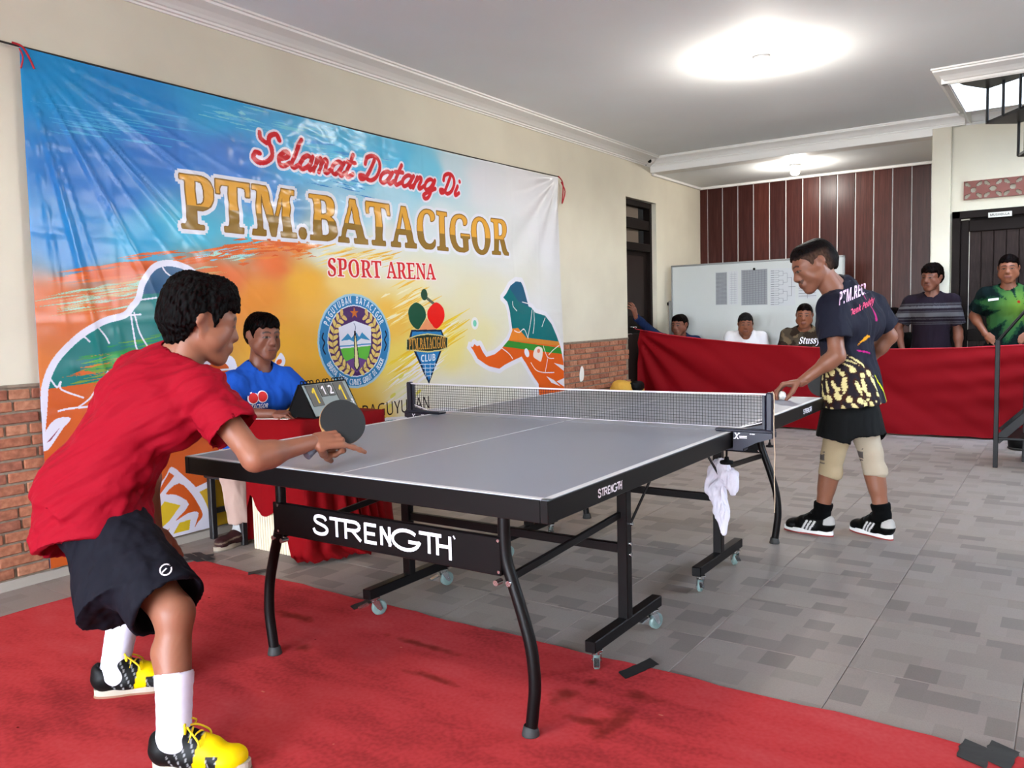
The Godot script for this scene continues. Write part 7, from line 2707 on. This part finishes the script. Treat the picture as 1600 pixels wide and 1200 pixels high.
	# yellow sack against the bricks
	var sack := thing("sack", "yellow sack with a dark mouth standing against the far bricks", "bag", Vector3(-2.08, 0, -4.72))
	var bag := Field.new(0.05)
	bag.add(Vector3(0, 0.07, 0.1), Vector3(0, 0.43, 0.08), 0.13, 0.105, Vector3.RIGHT, 1.0)
	bag.add(Vector3(0, 0.07, -0.2), Vector3(0, 0.38, -0.26), 0.13, 0.10, Vector3.RIGHT, 1.0)
	bag.add(Vector3(0, 0.45, 0.12), Vector3(0, 0.42, -0.26), 0.085, 0.07, Vector3.RIGHT, 1.0)
	bag.hollow = Field.new()
	bag.hollow.add(Vector3(0.14, 0.47, -0.02), Vector3(0.14, 0.44, -0.24), 0.07, 0.08)
	bag.keep = func(p: Vector3) -> float: return 0.004 - p.y
	var yel := lin(0.72, 0.55, 0.24)
	cloth_part(sack, "cloth", bag, 0.012, plain(yel), cloth_folds(Vector3(0, 1, 0), 0.012, 66, 9.0, 4.0), cloth_mat("sack_cloth", 0.9))
	put("mouth", lathe_mesh([Vector2(0.0, -0.11), Vector2(0.055, -0.09), Vector2(0.062, 0.0), Vector2(0.055, 0.09), Vector2(0, 0.11)], 14, Transform3D(Basis(Vector3.RIGHT, PI / 2), Vector3(0.075, 0.455, -0.13))), mats.black_matte, sack)

	# security camera at the end of the beam
	var cctv := thing("security_camera", "small white bullet camera at the corner of the white beam", "camera", Vector3(-2.2, 2.99, -5.78))
	put("body", lathe_mesh([Vector2(0, -0.04), Vector2(0.03, -0.04), Vector2(0.034, -0.03), Vector2(0.034, 0.035), Vector2(0.026, 0.04), Vector2(0, 0.036)], 18, Transform3D(Basis(Vector3.RIGHT, PI / 2 + 0.2), Vector3(0.0, -0.02, 0.06))), mats.white_paint, cctv)
	put("lens", lathe_mesh([Vector2(0.022, 0), Vector2(0.022, 0.012), Vector2(0, 0.012)], 16, Transform3D(Basis(Vector3.RIGHT, PI / 2 + 0.2), Vector3(0.0, -0.028, 0.096))), mats.black_matte, cctv)
	put("bracket", tube_mesh([Vector3(-0.01, 0.0, 0.02), Vector3(-0.03, -0.03, 0.05), Vector3(-0.06, -0.05, 0.06)], 0.005, 8), mats.grey_plastic, cctv)
	put("mount", lathe_mesh([Vector2(0, 0), Vector2(0.02, 0), Vector2(0.015, 0.02), Vector2(0, 0.02)], 14, Transform3D(Basis(Vector3(0, 0, 1), -PI / 2), Vector3(-0.079, -0.05, 0.06))), mats.grey_plastic, cctv)


func build_stairs() -> void:
	var t := thing("staircase", "black steel staircase of hung treads rising into the skylit opening", "staircase")
	var m: StandardMaterial3D = mats.black_metal
	# the upper flight comes down from the opening toward a landing outside the frame
	var treads := [
		[2.945, [Vector2(1.06, -4.26), Vector2(1.08, -4.35), Vector2(1.174, -4.52), Vector2(1.225, -4.61), Vector2(1.6, -4.3), Vector2(1.6, -4.26)]],
		[2.67, [Vector2(1.217, -4.605), Vector2(1.423, -4.76), Vector2(1.95, -4.25), Vector2(1.62, -3.99)]],
		[2.4, [Vector2(1.435, -4.71), Vector2(1.7, -4.84), Vector2(2.1, -4.3), Vector2(1.62, -4.08)]],
		[2.13, [Vector2(1.66, -4.8), Vector2(1.95, -4.9), Vector2(2.3, -4.35), Vector2(1.85, -4.15)]],
		[1.87, [Vector2(1.9, -4.86), Vector2(2.2, -4.92), Vector2(2.5, -4.4), Vector2(2.1, -4.2)]]]
	for k in treads.size():
		var p := PackedVector2Array()
		for q in treads[k][1]:
			p.append(Vector2(q.x, -q.y))
		put("tread", prism_mesh(p, 0.02, Transform3D(Basis(Vector3.RIGHT, -PI / 2), Vector3(0, float(treads[k][0]) - 0.005, 0))), m, t)
		if k > 0:
			var a: Vector2 = treads[k][1][0]
			var b: Vector2 = treads[k][1][3]
			for q in 3:
				var c := a.lerp(b, 0.03 + 0.3 * q)
				put("rod", tube_mesh([Vector3(c.x, float(treads[k][0]), c.y), Vector3(c.x, float(treads[k - 1][0]), c.y)], 0.011, 8), m, t)
	# the lower flight and its railing
	put("newel_post", box_mesh(Vector3(0.032, 0.96, 0.032), 0.003, Vector3(1.375, 0.48, -4.0)), m, t)
	put("post", box_mesh(Vector3(0.03, 1.12, 0.03), 0.003, Vector3(1.545, 0.56, -4.35)), m, t)
	put("post", box_mesh(Vector3(0.03, 1.7, 0.03), 0.003, Vector3(2.3, 0.85, -4.0)), m, t)
	put("post", box_mesh(Vector3(0.03, 1.7, 0.03), 0.003, Vector3(2.3, 0.85, -4.6)), m, t)
	var st := flat()
	tube(st, [Vector3(1.375, 0.95, -4.0), Vector3(1.54, 1.17, -4.0), Vector3(2.3, 1.7, -4.0)], 0.012, 10)
	put("handrail", done(st), m, t)
	for k in 4:
		put("tread", box_mesh(Vector3(0.27, 0.02, 0.62), 0.003, Vector3(1.52 + 0.25 * k, 0.222 + 0.26 * k, -4.31)), m, t)
	st = flat()
	for z in [-4.015, -4.61]:
		bar(st, Vector3(1.375, 0.2, z), Vector3(2.3, 1.16, z), 0.012, 0.06)
		put("stringer", done(st), m, t)
		st = flat()
	put("landing", box_mesh(Vector3(0.6, 0.03, 1.3), 0.003, Vector3(2.6, 1.62, -4.6)), m, t)
	# black ball-shaped foot by the stair
	var bag := thing("helmet", "black rounded helmet on the floor under the first stair tread", "helmet", Vector3(1.514, 0, -5.004))
	put("shell", lathe_mesh([Vector2(0.09, 0), Vector2(0.115, 0.02), Vector2(0.12, 0.07), Vector2(0.1, 0.13), Vector2(0.05, 0.17), Vector2(0, 0.18)], 22), mats.black_matte, bag)
	put("rim", lathe_mesh([Vector2(0.112, 0.004), Vector2(0.124, 0.012), Vector2(0.112, 0.022)], 22), mats.rubber, bag)


func strip(a: Vector3, b: Vector3, w: float, label: String, y := 0.0) -> void:
	# a piece of black cloth tape, slightly crumpled
	var n := 8
	var side := (b - a).cross(Vector3.UP).normalized() * w * 0.5
	var r := RandomNumberGenerator.new()
	r.seed = int(absf(a.x * 1000.0 + a.z * 77.0))
	var jag := []
	for k in n + 1:
		jag.append([r.randf_range(0.85, 1.1), r.randf_range(0.85, 1.1), r.randf_range(0.0003, 0.0018)])
	var f := func(u: float, v: float) -> Vector3:
		var k := int(round(u * n))
		var p := a.lerp(b, u) + side * (1.0 - 2.0 * v) * float(jag[k][0 if v < 0.5 else 1])
		p.y = y + 0.0022 + float(jag[k][2])
		if u == 0.0 or u == 1.0:
			p += (b - a).normalized() * (v - 0.5) * w * 0.35
		return p
	tag(put("tape", sheet(n, 1, f, 0.0008), mats.black_tape), label, "tape")


func build_small() -> void:
	var c := 0.006
	strip(Vector3(-1.966, 0, 0.663), Vector3(-1.901, 0, 0.482), 0.045, "black tape strip at the carpet corner by the banner, longest of the crossed ones", c)
	strip(Vector3(-2.048, 0, 0.551), Vector3(-1.849, 0, 0.596), 0.04, "short black tape strip crossing the long one at the carpet corner", c)
	strip(Vector3(-2.02, 0, 0.508), Vector3(-1.831, 0, 0.548), 0.04, "second short black tape strip crossing at the carpet corner, nearer the referee", c)
	strip(Vector3(-1.459, 0, 0.604), Vector3(-1.425, 0, 0.515), 0.045, "black tape strip on the carpet edge by the referee's desk", c)
	strip(Vector3(-0.663, 0, 0.689), Vector3(-0.655, 0, 0.566), 0.05, "black tape strip on the carpet edge beside the caster behind the lettered panel", c)
	strip(Vector3(0.616, 0, 0.694), Vector3(0.66, 0, 0.53), 0.055, "black tape strip on the carpet edge beside the nearest caster", c)
	strip(Vector3(1.646, 0, 0.691), Vector3(1.654, 0, 0.578), 0.075, "black tape strip at the bottom corner of the picture, farther from the frame edge", c)
	strip(Vector3(1.703, 0, 0.67), Vector3(1.719, 0, 0.55), 0.075, "black tape strip at the bottom corner of the picture, closest to the frame edge", c)
	# towel over the bolt of the undercarriage
	var towel := thing("towel", "crumpled white towel hanging from the table's rear post", "towel", Vector3.ZERO)
	var f := Field.new(0.025)
	f.add(Vector3(0.528, 0.528, -0.456), Vector3(0.538, 0.411, -0.427), 0.03, 0.036)
	f.add(Vector3(0.558, 0.545, -0.406), Vector3(0.595, 0.494, -0.402), 0.026, 0.036)
	f.add(Vector3(0.595, 0.494, -0.402), Vector3(0.622, 0.438, -0.39), 0.034, 0.02)
	f.add(Vector3(0.54, 0.43, -0.406), Vector3(0.568, 0.334, -0.392), 0.034, 0.028)
	f.add(Vector3(0.568, 0.334, -0.392), Vector3(0.575, 0.249, -0.388), 0.028, 0.012)
	f.add(Vector3(0.504, 0.509, -0.438), Vector3(0.497, 0.419, -0.424), 0.02, 0.014)
	cloth_part(towel, "cloth", f, 0.004, plain(lin(0.82, 0.80, 0.84)), cloth_folds(Vector3(0.15, 1, 0), 0.013, 68, 26.0, 5.0), cloth_mat("terry", 0.95))
